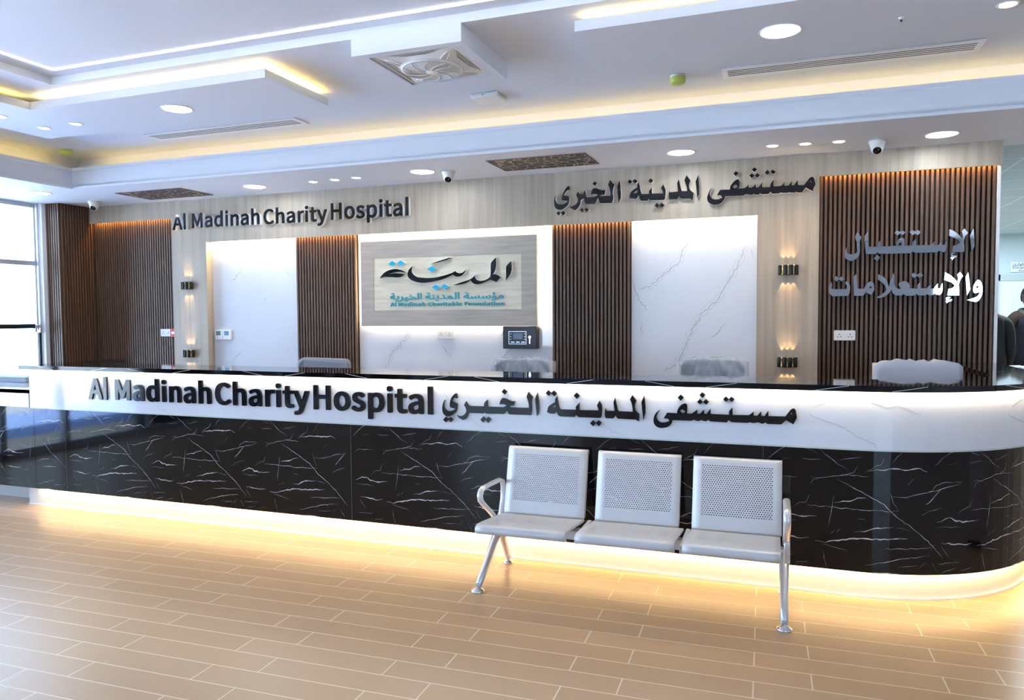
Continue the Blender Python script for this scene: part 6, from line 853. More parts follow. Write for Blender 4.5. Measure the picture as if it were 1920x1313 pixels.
# led strips of the counter (inside the shadow gaps)
def led_run(y, z, energy, n, rot=DOWN, w=.012):
    L = CX-XL
    for i in range(n):
        area('led_counter', (XL+L*(i+.5)/n, y, z), L/n, w, rot, energy*L/n, WARMC)
    R = CY-y
    for i in range(10):
        a = (i+.5)/10*PI/2
        o = area('led_counter', (CX+R*math.sin(a), CY-R*math.cos(a), z), R*PI/20, w, rot, energy*R*PI/20, WARMC); o.rotation_euler = (rot[0], 0, a if rot[0] == 0 else -a)
    area('led_counter', (CX+R, 5.84, z), w, 1.1, rot, energy*1.1, WARMC)
WARMC = (1, .80, .50)
led_run(4.206, 1.0945, 2.2, 4, DOWN, .010)
WARMC = (1, .65, .26)
led_run(4.268, .1425, 2.1, 4, DOWN, .014)

# worktop
t = thing('countertop', 'polished black marble worktop of the reception counter', 'countertop', (-2.2, 4.4, 1.1))
m = MB(); outer = cpath(4.19, -5.66, 20, 6.395)
inner = [(-5.48, 5.05), (-5.48, 4.62), (CX+.15, 4.62)] + [(CX+.15+.65*math.sin(a*PI/2/14), 5.27-.65*math.cos(a*PI/2/14)) for a in range(15)] + [(1.15, 6.395)]
vo = [m.bm.verts.new((x, y, 1.127)) for x, y in outer]; vi = [m.bm.verts.new((x, y, 1.127)) for x, y in inner]; v5 = m.bm.verts.new((-5.66, 5.05, 1.127))
lo = [m.bm.verts.new((v.co.x, v.co.y, 1.097)) for v in vo]; li = [m.bm.verts.new((v.co.x, v.co.y, 1.097)) for v in vi]; l5 = m.bm.verts.new((-5.66, 5.05, 1.097))
from mathutils.geometry import tessellate_polygon
ring = vo + vi[::-1] + [v5]; ringl = lo + li[::-1] + [l5]
for tri in tessellate_polygon([[v.co for v in ring]]):
    m.face([ring[i] for i in tri]); m.face([ringl[i] for i in tri][::-1])
for i in range(len(ring)): j = (i+1) % len(ring); m.face([ring[i], ringl[i], ringl[j], ring[j]])
m2 = m; R = random.Random(4)
for k in range(16):
    u = -5.4+k*.46+R.uniform(-.1, .1); dz = R.choice((-.026, .026)); P = []; N = []
    for q in range(7):
        (px, py), nr = cpos(u+.16*q/6, 4.1895); P.append((px, py, 1.112-dz/2+dz*q/6)); N.append(nr)
    m2.strip(P, [.0014]*7, N, 1)
for k in range(14):
    x = -5.2+k*.42+R.uniform(-.1, .1)
    m2.strip([(x, 4.22+R.uniform(0, .1), 1.1275), (x+.12, 4.35, 1.1275), (x+.3, 4.5+R.uniform(0, .1), 1.1275)], [.002, .003, .001], [(0, 0, 1)]*3, 1)
for k in range(7):
    y = 5.2+k*.17; m2.strip([(1.2+R.uniform(-.02, .05), y, 1.1275), (1.28, y+.08, 1.1275), (1.4, y+.05+R.uniform(0, .1), 1.1275)], [.002, .003, .001], [(0, 0, 1)]*3, 1)
obj('slab', m, [M_nero, M_vein], t)

# lower desk wing on the left
t = thing('side_desk', 'lower white-topped desk continuing the counter at the far left', 'desk', (-6.3, 4.5, 0))
m = MB(); m.box(-7.2, -5.60, 4.22, 4.26, .795, .930); m.box(-7.2, -5.60, 4.22, 4.95, .905, .930); obj('white_band', m, M_carrara, t)
m = MB(); m.box(-7.2, -5.588, 4.25, 4.29, .145, .797); add_veins(m, 4.25, -7.19, -5.60, (-7.62, -6.80, -5.98), .145, 1); obj('black_marble_front', m, [M_nero, M_vein], t, fix=False)
m = MB(); m.box(-7.2, -5.73, 4.43, 4.49, 0, .20); obj('plinth', m, M_plinth, t)
m = MB(); m.box(-7.2, -7.16, 4.29, 4.95, .145, .905); obj('end_panel', m, M_nero, t)
t = thing('storage_box', 'low grey box standing on the side desk behind the counter end', 'box', (-6.7, 4.8, .93))
m = MB(); m.box(-7.1, -6.265, 4.70, 4.90, .9305, .965, 0, .004); obj('body', m, M_grey, t)
m = MB(); m.box(-7.1, -6.262, 4.695, 4.905, .965, .978, 0, .003); obj('lid', m, M_grey, t)

# ------------------------------------------------------------------ three-seat steel bench
bench = thing('waiting_bench', 'three-seat perforated steel waiting bench in front of the counter', 'bench', (-.78, 3.98, 0))
def panel(name, x0, x1, prof, holes, thick):
    """bent sheet: side profile (y, z) swept along x; the middle field is perforated"""
    m = MB(); uvl = m.bm.loops.layers.uv.new('metric')
    L = [0]
    for (ya, za), (yb, zb) in zip(prof, prof[1:]): L.append(L[-1]+math.hypot(yb-ya, zb-za))
    xs = [x0, x0+.045, x1-.045, x1]
    nr = []
    for i in range(len(prof)):
        a = Vector(prof[max(i-1, 0)]); c = Vector(prof[min(i+1, len(prof)-1)]); d = (c-a).normalized(); nr.append(Vector((d.y, -d.x)))
    for side in (0, 1):
        G = [[m.bm.verts.new((x, prof[i][0]+nr[i].x*thick*side, prof[i][1]+nr[i].y*thick*side)) for x in xs] for i in range(len(prof))]
        for i in range(len(prof)-1):
            for j in range(3):
                q = [G[i][j], G[i][j+1], G[i+1][j+1], G[i+1][j]]
                f = m.face(q if side == 0 else q[::-1], 1 if (j == 1 and holes[0] <= i < holes[1]) else 0, True)
                for lp in f.loops:
                    v = lp.vert; jj = [k for k in range(4) if abs(xs[k]-v.co.x) < 1e-6][0]
                    ii = i if v in G[i] else i+1
                    lp[uvl].uv = (xs[jj]-x0, L[ii])
        if side == 0: G0 = G
        else: G1 = G
    n = len(prof)
    for i in range(n-1):
        m.face([G0[i][0], G0[i+1][0], G1[i+1][0], G1[i][0]]); m.face([G0[i+1][3], G0[i][3], G1[i][3], G1[i+1][3]])
    for j in range(3):
        m.face([G0[0][j], G1[0][j], G1[0][j+1], G0[0][j+1]]); m.face([G0[-1][j+1], G1[-1][j+1], G1[-1][j], G0[-1][j]])
    return obj(name, m, [M_steel, M_perf], bench, fix=False)
seatp = [(3.70, .326), (3.678, .327), (3.664, .336), (3.659, .350), (3.664, .364), (3.678, .374), (3.70, .376), (3.76, .372), (3.98, .347), (4.05, .339), (4.085, .338)]
backp = [(4.090, .338), (4.094, .350), (4.106, .395), (4.111, .412), (4.179, .676), (4.182, .690), (4.186, .704), (4.194, .714), (4.208, .717), (4.222, .712), (4.228, .70)]
for x0, x1, q0, q1 in ((-1.557, -1.062, -1.548, -1.066), (-1.009, -.510, -1.003, -.537), (-.470, -.016, -.469, -.010)):
    panel('seat', x0, x1, seatp, (7, 9), .010)
    bk = panel('backrest', q0, q1, backp, (3, 4), .010)
    for xa in (q0, q1-.004):
        m = MB(); m.prism([(xa, 4.10, .34), (xa, 4.13, .34), (xa, 4.215, .70), (xa, 4.19, .70)], (.004, 0, 0)); obj('side_flange', m, M_steel, bk)
    m = MB(); m.box((x0+x1)/2-.12, (x0+x1)/2-.09, 3.88, 4.08, .290, .328); m.box((x0+x1)/2+.09, (x0+x1)/2+.12, 3.88, 4.08, .290, .328); obj('seat_bracket', m, M_steel, bench)
m = MB(); m.box(-1.57, .012, 4.02, 4.08, .235, .290, 0, .006); obj('beam', m, M_steel, bench)
for xa in (-1.050, -.505):
    m = MB(); m.box(xa+.008, xa+.030, 3.78, 4.10, .290, .335, 0, .003); obj('joint_bracket', m, M_steel, bench)
for xa, xl in ((-1.578, -1.560), (.012, .002)):
    pts = [(4.085, .300), (4.130, .33), (4.160, .40), (4.168, .475), (4.150, .512), (4.10, .528), (3.95, .535), (3.84, .538), (3.805, .528), (3.790, .505), (3.800, .475), (3.84, .445), (3.95, .375), (4.03, .318)]
    m = MB(); m.tube([(xa, y, z) for y, z in pts], .012, 12, closed=True, flat=1.5); obj('armrest', m, M_arm, bench)
    m = MB(); m.tube([(xl, 4.045, .265), (xl, 3.96, .205), (xl, 3.80, .085), (xl, 3.715, .032)], [.026, .024, .020, .018], 14)
    lg = obj('leg', m, M_arm, bench)
    m = MB(); m.lathe([(.012, .03), (.016, .020), (.036, .010), (.038, .002), (.036, 0)], (xl, 3.705, .001), 20); obj('foot', m, M_chrome, lg)
    m = MB(); m.tube([(xl, 4.055, .265), (xl, 4.10, .19), (xl, 4.16, .095), (xl, 4.198, .030)], [.024, .022, .018, .016], 14)
    lg = obj('leg', m, M_arm, bench)
    m = MB(); m.lathe([(.010, .03), (.014, .020), (.030, .010), (.032, .002), (.030, 0)], (xl, 4.203, .001), 20); obj('foot', m, M_chrome, lg)
    m = MB(); m.box(xa-.014, xa+.014, 3.765, 3.80, .30, .40, 0, .004) if xa > 0 else m.box(xa-.012, xa+.012, 4.00, 4.09, .225, .30, 0, .004); obj('end_plate', m, M_arm, bench)
bench.rotation_euler = (0, 0, .012)

# ------------------------------------------------------------------ office chairs behind the counter
def office_chair(x, y, ztop, w, rz, fabric, wrap, label, tilt=0.0):
    t = thing('office_chair', label, 'chair', (x, y, 0), 'wrapped office chairs behind the counter')
    def rr(cx, cz, hw, hh, r, yy, n=5):
        P = []
        for sx, sz, a0 in ((1, 1, 0), (-1, 1, PI/2), (-1, -1, PI), (1, -1, 1.5*PI)):
            for i in range(n+1): a = a0+PI/2*i/n; P.append((cx+sx*(hw-r)+r*math.cos(a), yy, cz+sz*(hh-r)+r*math.sin(a)))
        return P
    m = MB(); hh = .27; cz = ztop-hh; rings = []
    for k, (dy, s) in enumerate(((0, .93), (.012, 1), (.05, 1), (.065, .93))):
        P = rr(x, cz, w/2*s, hh-(1-s)*w/2, .06, y+.20+dy)
        rings.append([m.bm.verts.new((p[0], p[1]+.05*((p[0]-x)/(w/2))**2*-1, p[2])) for p in P])
    n = len(rings[0]); m.face(rings[0]); m.face(rings[-1][::-1])
    for a, c in zip(rings, rings[1:]):
        for i in range(n): m.face([a[i], a[(i+1) % n], c[(i+1) % n], c[i]], 0, True)
    obj('backrest', m, fabric, t)
    if wrap:
        R = random.Random(int(x*100)); m = MB(); nx, nz = 18, 9
        G = []
        for s in (0, 1):
            G.append([[m.bm.verts.new((x+(i/nx-.5)*(w+.05), y+(.125 if s == 0 else .285)+R.uniform(-.005, .005)*(1 if 0 < j < nz else .2), ztop+.014-.40*j/nz+(R.uniform(-.006, .012) if j == 0 else R.uniform(-.008, .008))+(-.03*abs(i/nx*2-1)**6))) for i in range(nx+1)] for j in range(nz+1)])
        for s in (0, 1):
            for j in range(nz):
                for i in range(nx): m.face([G[s][j][i], G[s][j][i+1], G[s][j+1][i+1], G[s][j+1][i]], 0, True)
        for i in range(nx): m.face([G[0][0][i], G[0][0][i+1], G[1][0][i+1], G[1][0][i]], 0, True)
        for e in (0, nx):
            for j in range(nz): m.face([G[0][j][e], G[0][j+1][e], G[1][j+1][e], G[1][j][e]], 0, True)
        obj('plastic_cover', m, wrap, t)
    m = MB(); m.box(x-.24, x+.24, y-.28, y+.20, .43, .51, 0, .03, 3); obj('seat', m, fabric, t)
    m = MB(); m.tube([(x, y+.10, .43), (x, y+.27, .46), (x, y+.285, .60), (x, y+.275, ztop-.40)], .02, 8); obj('back_support', m, M_black, t)
    m = MB(); m.tube([(x, y-.02, .09), (x, y-.02, .43)], [.03, .022], 12); obj('gas_column', m, M_black, t)
    for k in range(5):
        a = 2*PI*k/5+.3; m = MB(); ex, ey = x+.27*math.cos(a), y-.02+.27*math.sin(a)
        m.tube([(x, y-.02, .11), (ex, ey, .075)], [.022, .015], 8); lg = obj('leg', m, M_black, t)
        m = MB(); m.lathe([(.028, -.018), (.028, .018)], (ex, ey, .0285), 14, axis='X'); m.box(ex-.006, ex+.006, ey-.006, ey+.006, .03, .075); obj('caster', m, M_black, lg)
    for s in (-1, 1):
        m = MB(); m.tube([(x+s*.22, y, .45), (x+s*.27, y, .50), (x+s*.27, y-.02, .66)], .014, 8); m.box(x+s*.27-.03, x+s*.27+.03, y-.16, y+.12, .66, .69, 0, .012); obj('armrest', m, M_black, t)
    t.rotation_euler = (0, tilt, 0)
    return t
office_chair(-3.62, 5.12, 1.150, .50, 0, mat('slate_fabric', (.30, .31, .34), .6), None, 'grey office chair in front of the slat panel left of the framed logo', 0.02)
office_chair(-1.86, 5.12, 1.155, .42, 0, M_fabric, M_wrap, 'grey office chair in crinkled clear plastic below the black control box')
office_chair(-.475, 5.12, 1.178, .42, 0, M_fabric, M_wrap, 'grey office chair in clear plastic before the right marble panel')
office_chair(.775, 5.12, 1.178, .44, 0, M_fabric, M_fabric2, 'office chair under an opaque white wrap before the right slat panel')

# ------------------------------------------------------------------ ceiling fittings
def downlight(loc, r, lamp, label, group, cat='downlight', name='downlight'):
    x, y, z = loc; t = thing(name, label, cat, loc, group)
    m = MB(); m.lathe([(r, 0), (r+.004, -.004), (r+.012, -.005), (r+.014, -.001), (r+.013, 0)], loc, 28); obj('ring', m, M_whitemetal, t)
    m = MB(); m.lathe([(.0001, -.003), (r, -.003), (r, 0)], loc, 28); obj('diffuser', m, lamp, t)
    return t
ZS, ZM, ZP = 2.7448, 3.0998, 2.9998
g = 'large round downlights'
d0 = downlight((-7.025, 5.483, ZS), .098, M_lamp, 'large round downlight at the left corner of the soffit, near the glass wall', g)
for (x, y), lb in (((-4.805, 5.984), 'large round downlight in the soffit above the left Latin letters'), ((-2.978, 5.91), 'large round downlight in the soffit just left of the middle camera'), ((-.777, 5.957), 'large round downlight in the soffit right of the right cut-out vent'), ((1.01, 6.037), 'large round downlight in the soffit at the far right, past the right camera')):
    dup(d0, (x, y, ZS), lb)
dup(d0, (-4.144, 4.329, ZP), 'large round downlight in the left floating ceiling panel')
dup(d0, (-.046, 4.313, ZP), 'biggest-looking round downlight, in the right floating ceiling panel')
g = 'small warm spotlights'
s0 = downlight((-4.135, 5.970, ZS), .037, M_spot, 'small warm spotlight in the soffit, leftmost of the left three', g, 'spotlight', 'spotlight')
for (x, y, z), lb in (((-3.891, 5.955, ZS), 'small warm spotlight in the soffit, middle of the left three'), ((-3.654, 5.936, ZS), 'small warm spotlight in the soffit, rightmost of the left three'),
    ((-.108, 5.977, ZS), 'small warm spotlight in the soffit, leftmost of the right three'), ((.118, 5.992, ZS), 'small warm spotlight in the soffit, middle of the right three'), ((.346, 6.009, ZS), 'small warm spotlight in the soffit, rightmost of the right three'),
    ((-5.530, 4.381, ZP), 'small warm spotlight in the left ceiling panel, farther left of the pair'), ((-5.185, 4.374, ZP), 'small warm spotlight in the left ceiling panel, nearest the large downlight'), ((-5.511, 4.012, ZP), 'small warm spotlight cut by the left edge of the photo'), ((1.001, 4.346, ZP), 'small warm spotlight in the top right corner, in the right ceiling panel')):
    dup(s0, (x, y, z), lb)
for x, y, z, e in ((-4.135, 5.97, ZS, 5), (-3.89, 5.955, ZS, 5), (-3.654, 5.936, ZS, 5), (-.108, 5.977, ZS, 9), (.118, 5.99, ZS, 9), (.346, 6.0, ZS, 9)):
    l = bpy.data.lights.new('spotlight_beam', 'SPOT'); l.energy = e; l.color = (1, .68, .36); l.spot_size = math.radians(110); l.spot_blend = .8; l.shadow_soft_size = .03
    o = bpy.data.objects.new('spotlight_beam', l); o.location = (x, y, z-.01); col.objects.link(o)
for x, y, z in ((-7.025, 5.483, ZS), (-4.805, 5.984, ZS), (-2.978, 5.91, ZS), (-.777, 5.957, ZS), (1.01, 6.037, ZS), (-4.144, 4.329, ZP), (-.046, 4.313, ZP)):
    l = bpy.data.lights.new('downlight_beam', 'AREA'); l.shape = 'DISK'; l.size = .18; l.energy = 3; l.color = (.86, .93, 1)
    o = bpy.data.objects.new('downlight_beam', l); o.location = (x, y, z-.012); col.objects.link(o)

def cut_vent(x0, x1, y0, y1, label):
    t = thing('cutout_vent', label, 'vent', ((x0+x1)/2, (y0+y1)/2, ZS), 'bronze cut-out ceiling vents')
    m = MB(); m.box(x0, x1, y0, y1, ZS-.005, ZS-.0005); obj('cutout_sheet', m, M_cutout, t)
    m = MB()
    for q in ((x0-.008, x1+.008, y0-.008, y0), (x0-.008, x1+.008, y1, y1+.008), (x0-.008, x0, y0, y1), (x1, x1+.008, y0, y1)): m.box(*q, ZS-.006, ZS-.0005)
    obj('rim', m, mat('bronze_rim', (.16, .12, .10), .5), t)
cut_vent(-2.285, -1.475, 5.688, 6.130, 'bronze cut-out ceiling vent with irregular holes, above the framed logo')
cut_vent(-6.325, -5.515, 5.770, 6.210, 'bronze cut-out ceiling vent with irregular holes, above the left pillar')
def slot_vent(x0, x1, y0, y1, label):
    t = thing('slot_diffuser', label, 'vent', ((x0+x1)/2, (y0+y1)/2, ZM), 'white slot air diffusers'); f = .035
    m = MB()
    for q in ((x0, x1, y0, y0+f), (x0, x1, y1-f, y1), (x0, x0+f, y0+f, y1-f), (x1-f, x1, y0+f, y1-f)): m.box(*q, ZM-.012, ZM-.0005, 0, .003)
    obj('frame', m, M_whitemetal, t)
    m = MB(); m.box(x0+f, x1-f, y0+f, y1-f, ZM-.009, ZM-.0005); obj('backing', m, mat('slot_shadow', (.02, .02, .025), .8), t)
    n = 4; h = (y1-y0-2*f)/n
    for i in range(n):
        m = MB(); a = y0+f+i*h; m.box(x0+f, x1-f, a+h*.56, a+h, ZM-.011, ZM-.009); obj('slat', m, M_whitemetal, t)
slot_vent(-.415, 1.085, 5.155, 5.360, 'long white slot air diffuser at the upper right, beyond the right ceiling panel')
slot_vent(-5.315, -3.735, 5.150, 5.355, 'long white slot air diffuser on the left, below the left ceiling panel')
def smoke(x, y, label):
    t = thing('smoke_detector', label, 'smoke detector', (x, y, ZM), 'yellow-green capped smoke detectors')
    m = MB(); m.lathe([(.052, -.0005), (.050, -.010), (.046, -.012), (.0001, -.012)], (x, y, ZM), 24); obj('base', m, M_white, t)
    m = MB(); m.lathe([(.050, -.012), (.054, -.018), (.052, -.045), (.040, -.056), (.0001, -.058)], (x, y, ZM), 24); obj('dust_cap', m, M_green, t)
smoke(-.702, 5.203, 'round detector with yellow-green cap left of the right slot diffuser')
smoke(-6.44, 5.32, 'round detector with yellow-green cap at the far left of the ceiling')
t = thing('access_point', 'flat white square wireless unit on the ceiling behind the fan box', 'wireless unit', (-2.06, 5.17, ZM))
m = MB(); m.box(-2.165, -1.955, 5.07, 5.27, ZM-.035, ZM-.0005, 0, .012, 3); obj('case', m, M_white, t)
m = MB(); m.box(-2.075, -2.055, 5.068, 5.070, ZM-.020, ZM-.014); obj('status_light', m, M_lcdb, t)
t = thing('sprinkler', 'tiny white sprinkler rosette in the right ceiling panel', 'sprinkler', (.534, 4.343, ZP))
m = MB(); m.lathe([(.014, -.0005), (.013, -.006), (.006, -.007), (.0001, -.012)], (.534, 4.343, ZP), 16); obj('rosette', m, M_whitemetal, t)
m = MB(); m.lathe([(.005, -.011), (.005, -.02), (.0001, -.021)], (.534, 4.343, ZP), 12); obj('nozzle', m, M_darkalu, t)

def dome_camera(x, y, yawd, label):
    t = thing('security_camera', label, 'camera', (x, y, ZS), 'white dome security cameras')
    m = MB(); m.lathe([(.058, -.0005), (.058, -.014), (.052, -.020), (.046, -.040), (.043, -.055), (.0001, -.056)], (x, y, ZS), 28); obj('base', m, M_white, t)
    a = math.radians(yawd); d = Vector((math.sin(a)*.75, -math.cos(a)*.75, -.66)).normalized(); c = Vector((x, y, ZS-.052))
    q = d.to_track_quat('Z', 'Y').to_matrix().to_4x4(); T = Matrix.Translation(c) @ q
    m = MB(); m.lathe([(.0001, -.042), (.025, -.034), (.040, -.012), (.042, .005), (.038, .024), (.031, .034), (.028, .034)], (0, 0, 0), 24); m.bm.transform(T); ey = obj('eyeball', m, M_white, t)
    m = MB(); m.lathe([(.030, .0335), (.026, .0365), (.0001, .0365)], (0, 0, 0), 24); m.bm.transform(T); ln = obj('lens_face', m, M_blackgloss, ey)
    m = MB(); m.box(.004, .013, .006, .012, .0365, .0375); m.bm.transform(T); obj('infrared_light', m, M_alu, ey)
dome_camera(-2.766, 5.99, 10, 'white dome camera under the soffit between the two hospital names')
dome_camera(.606, 6.09, -4, 'white dome camera under the soffit at the right, above the mirror letters')
dome_camera(-7.005, 6.10, 25, 'small white dome camera under the soffit in the far left corner')

# ceiling fan: square louvred cassette with a round grille
fx, fy, fz = (ox0+ox1)/2, (oy0+oy1)/2, 3.012
t = thing('ceiling_fan', 'square white box fan with round grille set in the ceiling', 'ceiling fan', (fx, fy, fz))
hx, hy = (ox1-ox0)/2-.012, (oy1-oy0)/2-.012
m = MB()
for i in range(46):
    a = -hx+2*hx*(i+.5)/46; m.box(fx+a-.0025, fx+a+.0025, fy-hy, fy+hy, fz+.002, fz+.016)
obj('louvre', m, M_white, t)
m = MB(); m.box(fx-hx, fx+hx, fy-hy, fy+hy, fz+.03, fz+.04); obj('backing', m, mat('fan_backing', (.36, .33, .31), .7), t)
m = MB()
for q in ((-hx, hx, -hy, -hy+.010), (-hx, hx, hy-.010, hy), (-hx, -hx+.010, -hy, hy), (hx-.010, hx, -hy, hy)): m.box(fx+q[0], fx+q[1], fy+q[2], fy+q[3], fz-.004, fz+.03)
obj('outer_frame', m, M_white, t)
# four-pointed star web between the corners and the round opening
m = MB(); N = 96; rin = .185; io, oo = [], []
for k in range(N):
    a = 2*PI*k/N; ca, sa = math.cos(a), math.sin(a); q = abs(math.sin(2*a))**1.6
    rsq = min(hx/max(abs(ca), 1e-6), hy/max(abs(sa), 1e-6)); ro = rin+.022+(rsq-.006-rin-.022)*q**3.2
    oo.append(m.bm.verts.new((fx+ro*ca, fy+ro*sa, fz+.002-.006*(1-q)))); io.append(m.bm.verts.new((fx+rin*ca, fy+rin*sa, fz-.022)))
for k in range(N): m.face([io[k], io[(k+1) % N], oo[(k+1) % N], oo[k]], 0, True)
obj('star_web', m, M_white, t)
for sx, sy in ((1, 1), (1, -1), (-1, 1), (-1, -1)):
    m = MB()
    for d in (-.10, .10):
        a = math.atan2(sy, sx)+d; m.tube([(fx+.20*math.cos(a), fy+.20*math.sin(a), fz-.022), (fx+.255*math.cos(a-d*.4), fy+.255*math.sin(a-d*.4), fz-.012), (fx+.30*math.cos(a-d*.9), fy+.30*math.sin(a-d*.9), fz-.002)], .005, 6)
    obj('corner_rib', m, M_white, t)
m = MB(); m.lathe([(.185, -.020), (.190, -.028), (.180, -.034), (.174, -.030)], (fx, fy, fz), 48); obj('rim', m, M_white, t)
m = MB()
for i in range(15):
    r = .045+i*.0088; n = 40
    m.tube([(fx+r*math.cos(2*PI*k/n), fy+r*math.sin(2*PI*k/n), fz-.034-.006*(1-r/.18)) for k in range(n)], .0019, 4, closed=True)
for k in range(10):
    P = []
    for j in range(6):
        r = .04+.14*j/5; a = 2*PI*k/10+j*.13; P.append((fx+r*math.cos(a), fy+r*math.sin(a), fz-.035-.006*(1-r/.18)))
    m.tube(P, .0028, 5)
obj('round_grille', m, M_white, t)
m = MB(); m.lathe([(.040, -.034), (.040, -.042), (.034, -.045), (.0001, -.045)], (fx, fy, fz), 28); obj('hub', m, M_white, t)
m = MB(); m.lathe([(.0001, -.012), (.172, -.012), (.172, -.008)], (fx, fy, fz), 36); obj('inner_disc', m, mat('fan_inner', (.60, .58, .57), .6), t)

# lock box on the jamb
t = thing('lock_box', 'small pale metal lock box with a red mark on the jamb of the glass wall', 'lock', (-7.70, 5.96, 1.38))
m = MB(); m.box(-7.755, -7.715, 5.925, 5.958, 1.342, 1.418, 0, .003); m.box(-7.715, -7.655, 5.935, 5.958, 1.338, 1.424, 0, .003); obj('case', m, M_alu, t)
m = MB(); m.box(-7.690, -7.679, 5.932, 5.935, 1.368, 1.398); obj('red_mark', m, M_red, t)

# ------------------------------------------------------------------ corridor on the right
b = MB(); b.box(3.24, 4.30, 14.15, 14.2, 0, 2.03); d1 = struct('door_1', b, mat('pale_blue_door', (.62, .76, .85), .4), 'pale blue door at the end of the corridor')
m = MB(); m.box(3.42, 3.80, 14.14, 14.15, 1.1, 1.8); obj('door_panel', m, mat('door_panel_blue', (.58, .73, .83), .4), d1)
m = MB(); m.tube([(4.18, 14.12, 1.05), (4.08, 14.12, 1.05)], .012, 8); obj('door_handle', m, M_alu, d1)
b = MB(); b.box(3.18, 3.24, 14.13, 14.2, 0, 2.10); b.box(4.30, 4.36, 14.13, 14.2, 0, 2.10); b.box(3.18, 4.36, 14.13, 14.2, 2.0, 2.10); struct('trim_11', b, mat('door_frame_grey', (.40, .50, .54), .4), 'grey door frame')
t = thing('door_sign', 'small white sign with Arabic and Latin lines above the corridor door', 'sign', (3.60, 14.19, 2.22))
m = MB(); m.box(3.385, 3.86, 14.175, 14.199, 2.135, 2.300, 0, .003); obj('board', m, M_sign, t)
m = MB(); m.box(3.40, 3.85, 14.172, 14.175, 2.230, 2.234); obj('divider_line', m, M_ink, t)
def small_text(body, x, z, size):
    c = bpy.data.curves.new('line', 'FONT'); c.body = body; c.size = size; c.extrude = .001; c.resolution_u = 2
    o = bpy.data.objects.new('line', c); col.objects.link(o)
    me = bpy.data.meshes.new_from_object(o.evaluated_get(bpy.context.evaluated_depsgraph_get())); bpy.data.objects.remove(o)
    me.transform(world_of(t).inverted() @ Matrix(((1, 0, 0, x), (0, 0, -1, 14.1735), (0, 1, 0, z), (0, 0, 0, 1)))); me.materials.clear(); me.materials.append(M_ink)
    ob = bpy.data.objects.new('small_text', me); col.objects.link(ob); ob.parent = t
small_text('\ufe89\ufead\ufe8d\ufeee\ufec4\ufedf\ufe8d \ufe94\ufed3\ufead\ufecf'[:0] + '\ufe89\u0020\ufead\ufe8d\ufeee\ufec4\ufedf\ufe8d'.replace('\u0020', ''), 3.42, 2.245, .065)
small_text('Emergency', 3.415, 2.190, .050); small_text('Room', 3.50, 2.147, .042)
t = thing('white_desk', 'white desk in the corridor behind the counter end', 'desk', (2.3, 8.2, 0))
m = MB(); m.box(1.75, 3.0, 8.0, 8.6, .93, .965, 0, .006); obj('desktop', m, mat('desk_white', (.72, .84, .88), .25), t)
m = MB(); m.box(1.78, 2.97, 8.03, 8.06, .05, .93); m.box(1.78, 1.81, 8.06, 8.55, 0, .93); m.box(2.94, 2.97, 8.06, 8.55, 0, .93); obj('body', m, mat('desk_front', (.56, .70, .76), .3), t)
t = thing('paper_sheets', 'crumpled pale papers on the corridor desk', 'paper', (2.0, 8.25, .965))
m = MB(); R = random.Random(3)
for k in range(5):
    x = 1.83+k*.13; y = 8.2+R.uniform(0, .2); m.prism([(x, y, .9655+k*.002), (x+.20, y+.03, .9655+k*.002), (x+.17, y+.20, .975+k*.004), (x-.02, y+.17, .970+k*.002)], (0, 0, .0015))
m.prism([(2.13, 8.35, .968), (2.20, 8.35, .968), (2.155, 8.36, 1.035)], (0, .003, 0))
obj('sheets', m, mat('paper_blue', (.68, .82, .90), .6), t)

# ------------------------------------------------------------------ people in the corridor
def skin_mesh(name, verts, edges, radii, m, parent, root=0, sub=2):
    me = bpy.data.meshes.new(name); me.from_pydata([tuple(v) for v in verts], edges, [])
    o = bpy.data.objects.new(name, me); col.objects.link(o)
    md = o.modifiers.new('skin', 'SKIN'); md.use_smooth_shade = True
    for i, r in enumerate(radii):
        sv = me.skin_vertices[0].data[i]; sv.radius = r if hasattr(r, '__len__') else (r, r); sv.use_root = (i == root)
    s = o.modifiers.new('sub', 'SUBSURF'); s.levels = sub; s.render_levels = sub
    me2 = bpy.data.meshes.new_from_object(o.evaluated_get(bpy.context.evaluated_depsgraph_get())); bpy.data.objects.remove(o)
    me2.transform(world_of(parent).inverted()); me2.materials.clear(); me2.materials.append(m); me2.name = name
    ob = bpy.data.objects.new(name, me2); col.objects.link(ob); ob.parent = parent; return ob
